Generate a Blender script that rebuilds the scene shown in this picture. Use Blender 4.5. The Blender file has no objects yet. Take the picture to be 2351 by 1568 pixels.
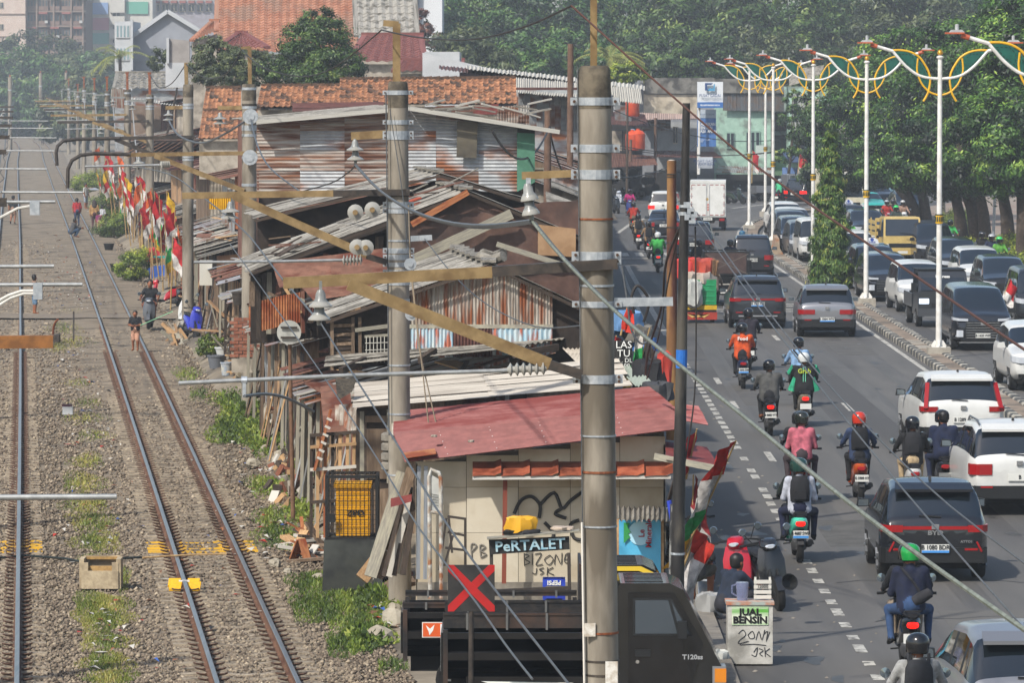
import bpy, math, random
import numpy as np
from mathutils import Vector, Matrix
R=math.radians; sin=math.sin; cos=math.cos; PI=math.pi
rnd=random.Random(11); nr=np.random.RandomState(5)
sc=bpy.context.scene; COL=sc.collection
# ---------------------------------------------------------------- camera, sky, sun, exposure
F=10947.; CX,CY=1175.5,784.; CAMZ=8.0; PITCH=math.atan((784-190)/F)
cam=bpy.data.objects.new('camera',bpy.data.cameras.new('camera')); COL.objects.link(cam)
cam.location=(0,0,CAMZ); cam.rotation_euler=(PI/2-PITCH,0,0)
cam.data.lens=36*F/2351.; cam.data.sensor_width=36; cam.data.clip_start=1; cam.data.clip_end=6000
sc.camera=cam
SUN_EL=R(46); SUN_AZ=math.atan2(-.62,-.79)      # sun stands behind the viewer's left shoulder
w=bpy.data.worlds.new('World'); sc.world=w; w.use_nodes=True
nt=w.node_tree; sky=nt.nodes.new('ShaderNodeTexSky'); sky.sky_type='NISHITA'; sky.sun_disc=False
sky.sun_elevation=SUN_EL; sky.sun_rotation=SUN_AZ; sky.air_density=1.2; sky.dust_density=2.0; sky.ozone_density=1
bg=nt.nodes['Background']; bg.inputs[1].default_value=.15; nt.links.new(sky.outputs[0],bg.inputs[0])
sl=bpy.data.lights.new('sun','SUN'); sl.energy=4.4; sl.angle=R(1.2); sl.color=(1,.955,.88)
so=bpy.data.objects.new('sun',sl); COL.objects.link(so)
sd=Vector((sin(SUN_AZ)*cos(SUN_EL),cos(SUN_AZ)*cos(SUN_EL),sin(SUN_EL)))
so.rotation_euler=sd.to_track_quat('Z','Y').to_euler(); so.location=(-40,-20,60)
sc.view_settings.view_transform='Standard'; sc.view_settings.look='None'
sc.view_settings.exposure=.2; sc.view_settings.gamma=1
sc.render.engine='CYCLES'; sc.cycles.volume_bounces=0; sc.cycles.max_bounces=4; sc.cycles.diffuse_bounces=2; sc.cycles.glossy_bounces=2; sc.cycles.transmission_bounces=3; sc.cycles.transparent_max_bounces=8
sc.cycles.use_adaptive_sampling=True
# ---------------------------------------------------------------- helpers
cp,sp=cos(PITCH),sin(PITCH)
def dray(x,y):
 a=(x-CX)/F; b=(CY-y)/F
 return Vector((a,cp+b*sp,-sp+b*cp))
def G(x,y,z=0.):            # point of the level z that the photograph shows at (x,y) of its 2351-wide copy
 d=dray(x,y); t=(z-CAMZ)/d.z; return Vector((0,0,CAMZ))+d*t
def A(x,y,Y):               # the same at the distance Y
 d=dray(x,y); return Vector((0,0,CAMZ))+d*(Y/d.y)
def hx(s):
 c=[int(s[i:i+2],16)/255. for i in (0,2,4)]
 return tuple(x/12.92 if x<=.04045 else ((x+.055)/1.055)**2.4 for x in c)+(1,)
MATS={}
def M(name,c='808080',c2=None,scale=4.,rough=.7,metal=0.,rv=0.,bump=0.,lo=.4,hi=.62,spec=.4,c3=None,s3=1.2,stretch=(1,1,1),trans=0,alpha=1,emit=None,coat=0,gen=False):
 if name in MATS: return MATS[name]
 m=bpy.data.materials.new(name); m.use_nodes=True; t=m.node_tree; N=t.nodes; L=t.links
 b=N['Principled BSDF']; c=hx(c) if isinstance(c,str) else c
 b.inputs['Base Color'].default_value=c; b.inputs['Roughness'].default_value=rough; b.inputs['Metallic'].default_value=metal
 b.inputs['Specular IOR Level'].default_value=spec
 if coat: b.inputs['Coat Weight'].default_value=coat; b.inputs['Coat Roughness'].default_value=.05
 if alpha<1: b.inputs['Alpha'].default_value=alpha
 if trans: b.inputs['Transmission Weight'].default_value=trans
 if emit: b.inputs['Emission Color'].default_value=hx(emit[0]); b.inputs['Emission Strength'].default_value=emit[1]
 out=None; nz=None
 if c2 or bump:
  tc=N.new('ShaderNodeTexCoord'); mp=N.new('ShaderNodeMapping'); L.new(tc.outputs['Object'],mp.inputs[0]); mp.inputs['Scale'].default_value=stretch
  oi=N.new('ShaderNodeObjectInfo'); va=N.new('ShaderNodeVectorMath'); va.operation='MULTIPLY_ADD'
  va.inputs[1].default_value=(37,53,71); L.new(oi.outputs['Random'],va.inputs[0]); L.new(mp.outputs[0],va.inputs[2])
  nz=N.new('ShaderNodeTexNoise'); nz.inputs['Scale'].default_value=scale; nz.inputs['Detail'].default_value=6; nz.inputs['Roughness'].default_value=.62; L.new(va.outputs[0],nz.inputs['Vector'])
 if c2:
  rp=N.new('ShaderNodeValToRGB'); e=rp.color_ramp.elements; e[0].position=lo; e[0].color=c; e[1].position=hi; e[1].color=hx(c2); L.new(nz.outputs[0],rp.inputs[0]); out=rp.outputs[0]
  if c3:
   n3=N.new('ShaderNodeTexNoise'); n3.inputs['Scale'].default_value=s3; n3.inputs['Detail'].default_value=5; L.new(va.outputs[0],n3.inputs['Vector'])
   r3=N.new('ShaderNodeValToRGB'); r3.color_ramp.elements[0].position=.5; r3.color_ramp.elements[1].position=.62; L.new(n3.outputs[0],r3.inputs[0])
   mx=N.new('ShaderNodeMix'); mx.data_type='RGBA'; L.new(r3.outputs[0],mx.inputs[0]); L.new(out,mx.inputs[6]); mx.inputs[7].default_value=hx(c3); out=mx.outputs[2]
 if rv:
  if out is None:
   rg=N.new('ShaderNodeRGB'); rg.outputs[0].default_value=c; out=rg.outputs[0]
  oi=N.new('ShaderNodeObjectInfo'); mr=N.new('ShaderNodeMapRange'); mr.inputs[3].default_value=1-rv; mr.inputs[4].default_value=1+rv; L.new(oi.outputs['Random'],mr.inputs[0])
  hs=N.new('ShaderNodeHueSaturation'); L.new(mr.outputs[0],hs.inputs['Value']); L.new(out,hs.inputs['Color']); out=hs.outputs[0]
 if out is not None: L.new(out,b.inputs['Base Color'])
 if bump:
  bp=N.new('ShaderNodeBump'); bp.inputs['Strength'].default_value=bump; bp.inputs['Distance'].default_value=.02; L.new(nz.outputs[0],bp.inputs['Height']); L.new(bp.outputs[0],b.inputs['Normal'])
 MATS[name]=m; return m
class MB:
 def __init__(s): s.v=[]; s.f=[]; s.m=[]; s.mi=0
 def add(s,vs,fs):
  o=len(s.v); s.v.extend([tuple(p) for p in vs]); s.f.extend([tuple(i+o for i in f) for f in fs]); s.m.extend([s.mi]*len(fs)); return s
 def mat(s,i): s.mi=i; return s
 def quad(s,*p): return s.add(p,[tuple(range(len(p)))])
 def box(s,x0,x1,y0,y1,z0,z1,T=None):
  v=[(x,y,z) for z in (z0,z1) for y in (y0,y1) for x in (x0,x1)]
  if T is not None: v=[T@Vector(p) for p in v]
  return s.add(v,[(0,2,3,1),(4,5,7,6),(0,1,5,4),(2,6,7,3),(0,4,6,2),(1,3,7,5)])
 def bar(s,a,b,wd,ht=None,up=(0,0,1)):       # square bar from a to b
  a=Vector(a); b=Vector(b); ht=ht or wd; d=(b-a)
  if d.length<1e-6: return s
  d.normalize(); u=Vector(up)
  if abs(d.dot(u))>.95: u=Vector((0,1,0))
  x=d.cross(u).normalized()*wd/2; z=x.normalized().cross(d)*ht/2
  v=[p+i*x+j*z for p in (a,b) for i,j in ((-1,-1),(1,-1),(1,1),(-1,1))]
  return s.add(v,[(0,3,2,1),(4,5,6,7),(0,1,5,4),(1,2,6,5),(2,3,7,6),(3,0,4,7)])
 def tube(s,pts,r,n=8,cap=True,r2=None,radii=None):
  P=[Vector(p) for p in pts]; k=len(P); ring=[]; u=None
  for i,p in enumerate(P):
   d=(P[min(i+1,k-1)]-P[max(i-1,0)]).normalized()
   if u is None: u=Vector((0,0,1)) if abs(d.z)<.9 else Vector((1,0,0))
   u=(u-d*u.dot(d)).normalized(); w_=d.cross(u)
   rr=radii[i] if radii else (r if r2 is None else r+(r2-r)*i/(k-1))
   ring.append([p+(u*cos(2*PI*j/n)+w_*sin(2*PI*j/n))*rr for j in range(n)])
  v=[q for g in ring for q in g]; f=[(i*n+j,i*n+(j+1)%n,(i+1)*n+(j+1)%n,(i+1)*n+j) for i in range(k-1) for j in range(n)]
  if cap: f+=[tuple(range(n-1,-1,-1)),tuple((k-1)*n+j for j in range(n))]
  return s.add(v,f)
 def lathe(s,prof,n=12,c=(0,0,0),ax='z',T=None):  # profile of (r,h)
  v=[]; f=[]; k=len(prof)
  for r,h in prof:
   for j in range(n):
    a=2*PI*j/n; p=(r*cos(a),r*sin(a),h)
    if ax=='x': p=(h,r*cos(a),r*sin(a))
    if ax=='y': p=(r*sin(a),h,r*cos(a))
    p=Vector(p)+Vector(c)
    v.append(T@p if T is not None else p)
  f=[(i*n+j,i*n+(j+1)%n,(i+1)*n+(j+1)%n,(i+1)*n+j) for i in range(k-1) for j in range(n)]
  if prof[0][0]>1e-5: f.append(tuple(range(n-1,-1,-1)))
  if prof[-1][0]>1e-5: f.append(tuple((k-1)*n+j for j in range(n)))
  return s.add(v,f)
 def prism(s,out,a,b):                        # closed outline (list of 3-vectors) swept from offset a to offset b
  a=Vector(a); b=Vector(b); n=len(out); v=[Vector(p)+a for p in out]+[Vector(p)+b for p in out]
  return s.add(v,[tuple(range(n-1,-1,-1)),tuple(range(n,2*n))]+[(i,(i+1)%n,n+(i+1)%n,n+i) for i in range(n)])
 def grid(s,rows):
  n=len(rows[0]); v=[p for r in rows for p in r]
  return s.add(v,[(i*n+j,i*n+j+1,(i+1)*n+j+1,(i+1)*n+j) for i in range(len(rows)-1) for j in range(n-1)])
 def mesh(s,name,mats,smooth=False,ang=40):
  me=bpy.data.meshes.new(name); me.from_pydata([tuple(p) for p in s.v],[],s.f)
  for m in (mats if isinstance(mats,(list,tuple)) else [mats]): me.materials.append(m)
  if isinstance(mats,(list,tuple)) and len(mats)>1: me.polygons.foreach_set('material_index',s.m)
  if smooth:
   me.polygons.foreach_set('use_smooth',[True]*len(me.polygons)); me.set_sharp_from_angle(angle=R(ang))
  return me
 def build(s,name,mats,parent=None,smooth=False,ang=40,**k):
  return OB(name,s.mesh(name,mats,smooth,ang),parent,**k)
def OB(name,me,parent=None,loc=None,rot=None,kind=None,label=None,cat=None,group=None):
 o=bpy.data.objects.new(name,me); COL.objects.link(o)
 if parent is not None: o.parent=parent
 if loc is not None: o.location=loc
 if rot is not None: o.rotation_euler=rot
 return tag(o,label,cat,group,kind)
def tag(o,label=None,cat=None,group=None,kind=None):
 if label: o['label']=label
 if cat: o['category']=cat
 if group: o['group']=group
 if kind: o['kind']=kind
 return o
def thing(name,label,cat,loc=(0,0,0),rz=0.,group=None):
 return OB(name,None,None,loc,(0,0,rz),None,label,cat,group)
TXT={}
def text(s,size,mat,parent,loc,rot=(PI/2,0,0),name='lettering',ext=.004,sx=1.,bold=0.,al='CENTER',**k):
 key=(s,size,mat.name,bold,sx,al)
 if key not in TXT:
  cu=bpy.data.curves.new('t','FONT'); cu.body=s; cu.size=size; cu.align_x=al; cu.align_y='CENTER'; cu.extrude=ext; cu.offset=bold; cu.resolution_u=2; cu.space_line=.85
  ob=bpy.data.objects.new('t',cu); me=bpy.data.meshes.new_from_object(ob); bpy.data.objects.remove(ob)
  if sx!=1.:
   for v in me.vertices: v.co.x*=sx
  me.materials.clear(); me.materials.append(mat); TXT[key]=me
 return OB(name,TXT[key],parent,loc,rot,**k)
def lerp(a,b,t): return a+(b-a)*t
def rmesh(name,v,f,mats,mi=None,attr=None,smooth=False):     # big mesh from numpy arrays (all faces of one size)
 me=bpy.data.meshes.new(name); v=np.asarray(v,np.float32); f=np.asarray(f,np.int32); k=f.shape[1]
 me.vertices.add(len(v)); me.vertices.foreach_set('co',v.ravel()); me.loops.add(f.size); me.loops.foreach_set('vertex_index',f.ravel())
 me.polygons.add(len(f)); me.polygons.foreach_set('loop_start',np.arange(0,f.size,k,dtype=np.int32)); me.polygons.foreach_set('loop_total',np.full(len(f),k,np.int32))
 for m in (mats if isinstance(mats,(list,tuple)) else [mats]): me.materials.append(m)
 if mi is not None: me.polygons.foreach_set('material_index',np.asarray(mi,np.int32))
 if smooth: me.polygons.foreach_set('use_smooth',np.ones(len(f),bool))
 me.update(calc_edges=True)
 if attr is not None:
  a=me.attributes.new('tint','FLOAT','FACE'); a.data.foreach_set('value',np.asarray(attr,np.float32))
 return me
def tintmat(name,cols,rough=.6,trans=0.,spec=.3):     # colour picked per face from the stored tint value
 if name in MATS: return MATS[name]
 m=bpy.data.materials.new(name); m.use_nodes=True; t=m.node_tree; N=t.nodes; L=t.links; b=N['Principled BSDF']
 at=N.new('ShaderNodeAttribute'); at.attribute_name='tint'; rp=N.new('ShaderNodeValToRGB'); L.new(at.outputs['Fac'],rp.inputs[0])
 e=rp.color_ramp.elements
 while len(e)<len(cols): e.new(.5)
 for i,c in enumerate(cols): e[i].position=i/(len(cols)-1); e[i].color=hx(c)
 L.new(rp.outputs[0],b.inputs['Base Color']); b.inputs['Roughness'].default_value=rough; b.inputs['Specular IOR Level'].default_value=spec
 if trans:
  tr=N.new('ShaderNodeBsdfTranslucent'); L.new(rp.outputs[0],tr.inputs[0]); mx=N.new('ShaderNodeMixShader'); mx.inputs[0].default_value=trans
  L.new(b.outputs[0],mx.inputs[1]); L.new(tr.outputs[0],mx.inputs[2]); L.new(mx.outputs[0],N['Material Output'].inputs[0])
 MATS[name]=m; return m
def catenary(a,b,sag,n=14):
 a=Vector(a); b=Vector(b); return [a.lerp(b,i/n)-Vector((0,0,4*sag*(i/n)*(1-i/n))) for i in range(n+1)]
def copy_tree(o,parent=None):
 c=o.copy(); COL.objects.link(c); c.parent=parent
 for ch in o.children: copy_tree(ch,c)
 return c
# ---------------------------------------------------------------- ground, railway, road
ZR=-.35
TT=[(2550,963.7),(2250,846),(1900,710.5),(1600,593.4),(1380,506.4),(1180,426.4),(1100,393),(900,312),(700,224),(650,203.7),(600,181.8),(575,176),(550,168.5),(530,150.5),(520,127),(513,100)]
_t=[G(x/1.6261,y/1.6261,ZR) for y,x in TT]
TY=np.array([0]+[p.y for p in _t]); TXs=np.array([_t[0].x+(_t[0].x-_t[4].x)/(_t[4].y-_t[0].y)*_t[0].y]+[p.x for p in _t])
def tx(Y):
 r=np.interp(Y,TY,TXs)
 for d in (6,12): r=r*.5+.25*(np.interp(Y-d,TY,TXs)+np.interp(Y+d,TY,TXs))
 return float(r)
def pole_x(Y): return tx(Y)+2.62
def gz(X,Y):                 # ground height: low at the track, a rubble bank before the shacks, up to the street
 if Y>420: return -.52 if X<tx(Y)+12 else -.03
 u=X-tx(Y); k=min(1,max(0,(Y-79)/6)); bank=min(1,max(0,(u-1.9)/1.4))*k
 t=min(1,max(0,(u-3.4)/max(2.6-tx(Y)-3.4,1.)))
 return max(-.52+bank*.42,-.52+t*.47)
def GG(x,y):                 # the same as G on the uneven ground
 p=G(x,y,-.4)
 for _ in range(5): p=G(x,y,gz(p.x,p.y)*.7+p.z*.3)
 return p
gm=M('soil','6f6555','8a7f6e',scale=1.1,rough=.95,bump=.5,c3='5b5348',s3=.35)
b=MB(); rows=[]
Ys=[-50,40]+list(range(56,140,4))+list(range(140,440,20))+[440,520,600,700,800,1000,1500,3000,5500]
for Y in Ys:
 r=[]
 for u in (-1800,-400,-120,-60,-30,-16,-9,-7.5,-5.5,-3.9,-2,0,1.4,1.9,2.4,2.9,3.4,4.2,5,6,8,11,14,19,30,60,150,500,2000):
  X=tx(max(Y,0))+u; z=gz(X,Y)-(.12 if u<2 else .03)
  if 2.3<u<20 and 50<Y<420: z+=rnd.uniform(-.06,.07)
  r.append((X,Y,z))
 rows.append(r)
b.grid(rows).build('ground',gm,kind='structure',smooth=True)
# ballast: a bed of stones over a gravel sheet
bal=M('ballast','685d4e','8a7d6a',scale=22,rough=.95,bump=.9,lo=.35,hi=.68,c3='5d5345',s3=.9)
b=MB(); rows=[]
for Y in list(np.arange(56,330,3.))+list(range(330,760,20)):
 rows.append([(tx(Y)+u,Y,-.54+h+(.045 if Y>165 else .02 if Y>130 else 0)) for u,h in ((-8.5,-.02),(-5.4,.0),(-5.0,-.02),(-2.2,-.03),(-1.3,0),(-.55,.005),(0,-.01),(.55,.005),(1.25,0),(1.7,-.02),(2.1,-.10))])
b.grid(rows).build('ballast_bed',bal,kind='structure',smooth=True)
def stones(n,ylo,yhi,ulo,uhi,smin,smax,zf,name,pw=2.):
 Y=1/np.sqrt(nr.uniform(1/yhi**pw,1/ylo**pw,n)) if pw==2. else nr.uniform(ylo,yhi,n)
 U=nr.uniform(ulo,uhi,n); X=np.interp(Y,TY,TXs)+U; S=nr.uniform(smin,smax,n)*(1+.25*(Y-66)/60)
 Z=zf(U,Y)
 base=np.array([(1,0,0),(0,1,0),(-1,0,0),(0,-1,0),(0,0,.75),(0,0,-.6)],float)
 V=base[None]*nr.uniform(.55,1.25,(n,6,1))*S[:,None,None]
 a=nr.uniform(0,6.28,n); c,s_=np.cos(a),np.sin(a)
 x=V[:,:,0]*c[:,None]-V[:,:,1]*s_[:,None]; y=V[:,:,0]*s_[:,None]+V[:,:,1]*c[:,None]
 V[:,:,0]=x+X[:,None]; V[:,:,1]=y+Y[:,None]; V[:,:,2]+=Z[:,None]
 fb=np.array([(0,1,4),(1,2,4),(2,3,4),(3,0,4),(1,0,5),(2,1,5),(3,2,5),(0,3,5)])
 Fc=(fb[None]+6*np.arange(n)[:,None,None]).reshape(-1,3)
 t=np.repeat(np.clip(nr.normal(.45,.22,n),0,1),8)
 me=rmesh(name,V.reshape(-1,3),Fc,tintmat('stone_tint',['453c32','63574a','7b6e5e','92846f','ad9e88'],.95),attr=t)
 return OB(name,me,kind='stuff',label='grey brown ballast stones strewn along the railway',cat='gravel')
stones(78000,62,260,-7.6,2.3,.022,.055,lambda U,Y:-.53+np.where(np.abs(U)<1.0,-.012,.0)+nr.uniform(-.02,.012,len(U)),'ballast_stones')
# sleepers, rails, clips
steel=M('rail_head','8d8b88','a4a19c',scale=8,rough=.32,metal=.85,stretch=(4,.05,1)); rust=M('rail_rust','573a28','70503a',scale=9,rough=.85,c3='4d2d1c')
slm=M('sleeper_concrete','857866','9c8f7b',scale=14,rough=.95,rv=.14,bump=.3,c3='655a4b',s3=5); yel=M('sleeper_yellow','d2a017','b9902f',scale=9,rough=.8)
clipm=M('clip_rust','3d2a1f','5c4030',scale=40,rough=.8)
RP=[(-.065,-.17),(.065,-.17),(.065,-.155),(.012,-.14),(.012,-.045),(.036,-.035),(.036,-.004),(.028,0),(-.028,0),(-.036,-.004),(-.036,-.035),(-.012,-.045),(-.012,-.14),(-.065,-.155)]
slb=MB(); hw=1.0
prof=[(-hw,.075),(-.72,.085),(-.36,.085),(-.2,.055),(.2,.055),(.36,.085),(.72,.085),(hw,.075)]
vs=[];fs=[]
for x,z in prof:
 for dy,dz in ((-.13,-.14),(-.10,0),(.10,0),(.13,-.14)): vs.append((x,dy,z+dz))
n=len(prof); fs=[(i*4+j,(i+1)*4+j,(i+1)*4+j+1,i*4+j+1) for i in range(n-1) for j in range(3)]+[(0,1,2,3),(n*4-1,n*4-2,n*4-3,n*4-4)]
slb.add(vs,fs); slme=slb.mesh('sleeper',slm); slme_y=slb.mesh('sleeper',yel); slv=np.array(slb.v)
def track(name,off,label,ylist,yellow):
 t=thing(name,label,'railway track')
 yy=list(np.arange(50,320,3.))+list(range(320,700,10))
 for s_ in (-.5675,.5675):
  bh=MB(); rows=[]
  for Y in yy:
   X=tx(Y)+off+s_; rows.append([(X+x,Y,ZR+z) for x,z in RP+RP[:1]])
  bh.grid(rows); nn=len(RP)
  bh.m=[0 if 6<=(i%nn)<=8 else 1 for i in range(len(bh.f))]
  bh.build('rail',[steel,rust],t)
 far=MB(); cl=MB(); k=0; Y=60.1
 while Y<560:
  X=tx(Y)+off; dz=-.59+rnd.uniform(-.012,.006); rz=-(tx(Y+2)-tx(Y-2))/4+rnd.uniform(-.008,.008)
  if Y<560 and k<300 and X<99:
   if not any(a<Y<b_ for a,b_ in ylist):
    o=OB('sleeper',slme_y if any(a<Y<b_ for a,b_ in yellow) else slme,t,(X,Y,dz),(rnd.uniform(-.02,.02),rnd.uniform(-.006,.006),rz)); k+=1
  if Y<150:
   for s_ in (-.5675,.5675):
    for d in (-1,1):
     x=X+s_+d*.125; r=.062; z0=ZR-.135
     # e-shaped spring clip
     if Y<95: pts=[(x-d*.05,Y+.05,z0),(x+d*.06,Y+.07,z0+.02),(x+d*.095,Y,z0+.045),(x+d*.06,Y-.07,z0+.04),(x-d*.02,Y-.06,z0+.03),(x-d*.04,Y,z0+.03)]
     else: pts=[(x-d*.05,Y+.05,z0),(x+d*.08,Y+.03,z0+.03),(x+d*.08,Y-.05,z0+.04),(x-d*.03,Y-.05,z0+.03)]
     cl.tube(pts,.013,4 if Y<95 else 3)
    cl.box(X+s_-.17,X+s_+.17,Y-.06,Y+.06,ZR-.185,ZR-.165)
  Y+=.6 if Y<250 else 1.2
 cl.build('spring_clips',clipm,t,kind='stuff')
 return t
tr1=track('railway_track',0,'single railway track with rusty rails and concrete sleepers beside the shacks',[(142,150.2),(167,174),(196,204)],[(86.2,88.7)])
tr2=track('railway_track',-3.93,'second railway track, mostly beyond the left edge of the picture',[(150,158)],[(86.2,88.7)])
# yellow clamp plates on the rail
yp=M('clamp_yellow','e0ad12','d59c10',scale=20,rough=.55)
c=thing('rail_clamp','bright yellow joint clamp plates gripping the near rail of the middle track','rail clamp')
p=G(424,1340,-.4);
for dy in (-.28,.28):
 for dx in (-1,1):
  q=Vector((tx(p.y+dy)-.5675+dx*.16,p.y+dy,-.42)); bb=MB().box(-.1,.1,-.16,.16,-.02,.02)
  bb.build('plate',yp,c,loc=q,rot=(R(16),0,0))
MB().bar((tx(p.y)-.66,p.y,-.36),(tx(p.y)-.48,p.y,-.36),.03).build('strap',M('white_strap','d8d4cc'),c)
# concrete cable box between the tracks
cb=M('box_concrete','9a8a70','b3a386',scale=12,rough=.9,c3='7d6f5a'); q=G(230,1352,-.5)
t=thing('cable_box','small open concrete cable box on the grass between the tracks','cable box',q)
MB().box(-.31,.31,-.05,.0,0,.30).build('front_panel',cb,t); MB().box(-.31,.31,.42,.47,0,.52).build('back_panel',cb,t)
for s_ in (-1,1): MB().box(s_*.31-.04,s_*.31+.04,-.02,.46,0,.5).build('side_panel',cb,t)
MB().box(-.31,-.2,-.03,.02,.3,.44).box(.2,.31,-.03,.02,.3,.44).build('corner_stub',cb,t)
MB().box(-.26,.26,.10,.14,.02,.40,Matrix.Rotation(R(-14),4,'X')).build('inner_board',M('plywood','8a6b3c','a5834d',scale=10),t)
MB().box(-.26,.26,.34,.44,.46,.5).build('wooden_lid',M('plywood'),t)
# cable and cane lying across the track
cab=M('cable_black','1d2422',rough=.6)
MB().tube([G(x,y,-.47) for x,y in ((-20,1283),(60,1276),(150,1283),(190,1291),(250,1284),(325,1280))],.022,6).build('ground_cable',cab,label='thin dark cable lying across the ballast behind the concrete box',cat='cable')
MB().tube([G(x,y,-.33) for x,y in ((328,1281),(390,1277),(450,1274),(520,1272))],.017,6).build('cane_pole',M('cane','b89a6c','a5845a',scale=10),label='pale bamboo cane lying across the right track',cat='cane')
# path over the track and dark patches
pm=M('dirt_path','6a5f52','7d7262',scale=5,rough=.95,bump=.4)
b=MB(); rows=[]
for i in range(25):
 X=-26+i*1.35; y=lerp(726,731,i/24); Y=G(300,y,-.5).y
 rows.append([(X,Y-1.6+.3*sin(i*1.7),-.462),(X,Y-.8,-.442),(X,Y+.8,-.442),(X,Y+1.6+.3*sin(i*2.3),-.462)])
b.grid(rows[:18]).build('dirt_path',pm,kind='structure')
# ---- road
asp=M('asphalt','504e4b','5f5c58',scale=.9,rough=.75,bump=.25,lo=.3,hi=.7,c3='474543',s3=.3,stretch=(1.3,.12,1),spec=.3)
# street outline: straight along Y, then bending to the right beyond 260 m
def bend(Y):               # sideways shift of the street at distance Y
 return 0. if Y<235 else (Y-235)**2*.0016
b=MB(); rows=[]
for Y in [20,50,75,100,125,150,175,200,225]+list(range(240,400,8)):
 bl=bend(Y); xl=2.99 if Y<160 else 2.99+min(bl,3.2);
 rows.append([(xl,Y,0),(8.3+bl*.6,Y,0),(12.2+bl,Y,0),(30+bl,Y,0)])
rows=rows[:]; b.grid(rows)
b.build('road',asp,kind='structure')
b=MB().quad((3.5,335,-.012),(120,335,-.012),(120,420,-.012),(3.5,420,-.012)).quad((29,150,-.012),(120,150,-.012),(120,335,-.012),(29,335,-.012))
b.build('side_street',asp,kind='structure')
wp=M('road_paint','aeaba2','5d5b57',scale=7,rough=.85,lo=.47,hi=.62)
# markings
b=MB();
for i in range(0,64):
 Y=62+i*1.55
 if Y>168: break
 if rnd.random()<.93: b.box(4.86,5.02,Y,Y+.95,.003,.007) if Y>90 else b.box(4.84,5.0,Y,Y+rnd.uniform(.5,.95),.003,.007)
b.build('edge_dashes',wp,kind='structure')
b=MB()
for Y in (98,116,148,166,186,206): b.box(8.22,8.36,Y,Y+3.,.003,.007)
for Y in (100.5,117,126.5): b.box(5.45,5.6,Y,Y+2.6,.003,.007)
b.build('lane_dashes',wp,kind='structure')
def strip(name,pts,wd,z=.005,m=wp):
 b=MB(); rows=[]
 for i,(X,Y) in enumerate(pts):
  a=Vector((*pts[max(i-1,0)],0)); c=Vector((*pts[min(i+1,len(pts)-1)],0)); d=(c-a).normalized(); n=Vector((d.y,-d.x,0))*wd/2
  rows.append([(X-n.x,Y-n.y,z),(X+n.x,Y+n.y,z)])
 return b.grid(rows).build(name,m,kind='structure')
YS=[40,70,100,130,160,190,220]+list(range(235,330,8))
strip('median_line',[(11.52+bend(Y)*.9,Y) for Y in YS],.15); strip('median_line',[(12.8+bend(Y)*1.05,Y) for Y in YS],.14)
b=MB()
for y in (699,703,711,716):
 Y=G(1700,y).y; b.box(5.4,11.3,Y,Y+.35,.003,.007)
b.build('stop_lines',wp,kind='structure')
b=MB(); Y=G(1700,583).y
for i in range(11): b.box(4.4+i*.68,4.4+i*.68+.36,Y-2.6,Y+1.6,.003,.007)
b.box(3.9,11.3,Y-6.2,Y-5.4,.003,.007); b.build('zebra_crossing',wp,kind='structure')
strip('lane_line',[(p.x,p.y) for p in (G(1440,610),G(1462,650),G(1498,715),G(1530,770))],.2)
strip('lane_line',[(p.x,p.y) for p in (G(1424,610),G(1440,655),G(1475,730),G(1500,785))],.13)
strip('lane_line',[(p.x,p.y) for p in (G(1436,655),G(1470,655),G(1480,668),G(1506,700))],.13)
strip('lane_line',[(p.x,p.y) for p in (G(1418,535),G(1450,512),G(1500,495))],.22)
strip('lane_line',[(p.x,p.y) for p in (G(1680,478),G(1740,471),G(1800,466))],.3)
# ---- median with black and white kerb stones
kw=M('kerb_white','a9a498','8d887d',scale=10,rough=.9,c3='6e6a62'); kb=M('kerb_black','3a3b3b','4c4c4a',scale=10,rough=.9)
pav=M('median_paving','77695b','8a7a69',scale=6,rough=.95,c3='5f564b',bump=.3)
b=MB(); rows=[]
YM=[60,90,120,150,180,210,228]+[236,243,250,257,264,271,278,285,292,299]
for Y in YM: rows.append([(11.98+bend(Y)*.93,Y,.13),(12.52+bend(Y),Y,.13)])
med=b.grid(rows).build('median_strip',pav,kind='structure')
kme=[MB().prism([(-.12,0,0),(.12,0,0),(.12,0,.15),(.08,0,.19),(-.08,0,.19),(-.12,0,.15)],(0,-.24,0),(0,.24,0)).mesh('kerb_stone',m) for m in (kw,kb)]
i=0; Y=100.
while Y<300:
 if not 219<Y<238:
  for s_,x in ((0,11.9),(1,12.6)):
   if s_==1 and Y>238: continue
   o=OB('kerb_stone',kme[(i+s_)%2],med,(x+bend(Y)*(.93+.07*s_),Y,rnd.uniform(-.02,.005)),(0,0,rnd.uniform(-.03,.03)-math.atan(.0032*max(0,Y-235)))); o.scale.y=1. if Y<215 else 1.9
 i+=1; Y+=.5 if Y<215 else .95
for k in range(14):
 Y=rnd.uniform(100,215); MB().box(12.05,12.45,Y,Y+rnd.uniform(.6,2.),.131,.15).build('paving_slab',M('slab_pale','9b9488','857c70',scale=8,rough=.9),med)
# concrete barrier
jb=MB().prism([(-.3,0,0),(.3,0,0),(.25,0,.2),(.12,0,.38),(.09,0,.85),(-.09,0,.85),(-.12,0,.38),(-.25,0,.2)],(0,-2.8,0),(0,2.8,0))
jb.build('concrete_barrier',M('barrier_concrete','a08f7a','8a7a68',scale=3,rough=.9,c3='9a5f38',s3=1.6),loc=(12.3,222,0),rot=(0,0,R(-2)),label='stained concrete barrier block at the start of the black and white median kerb',cat='barrier')
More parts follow.
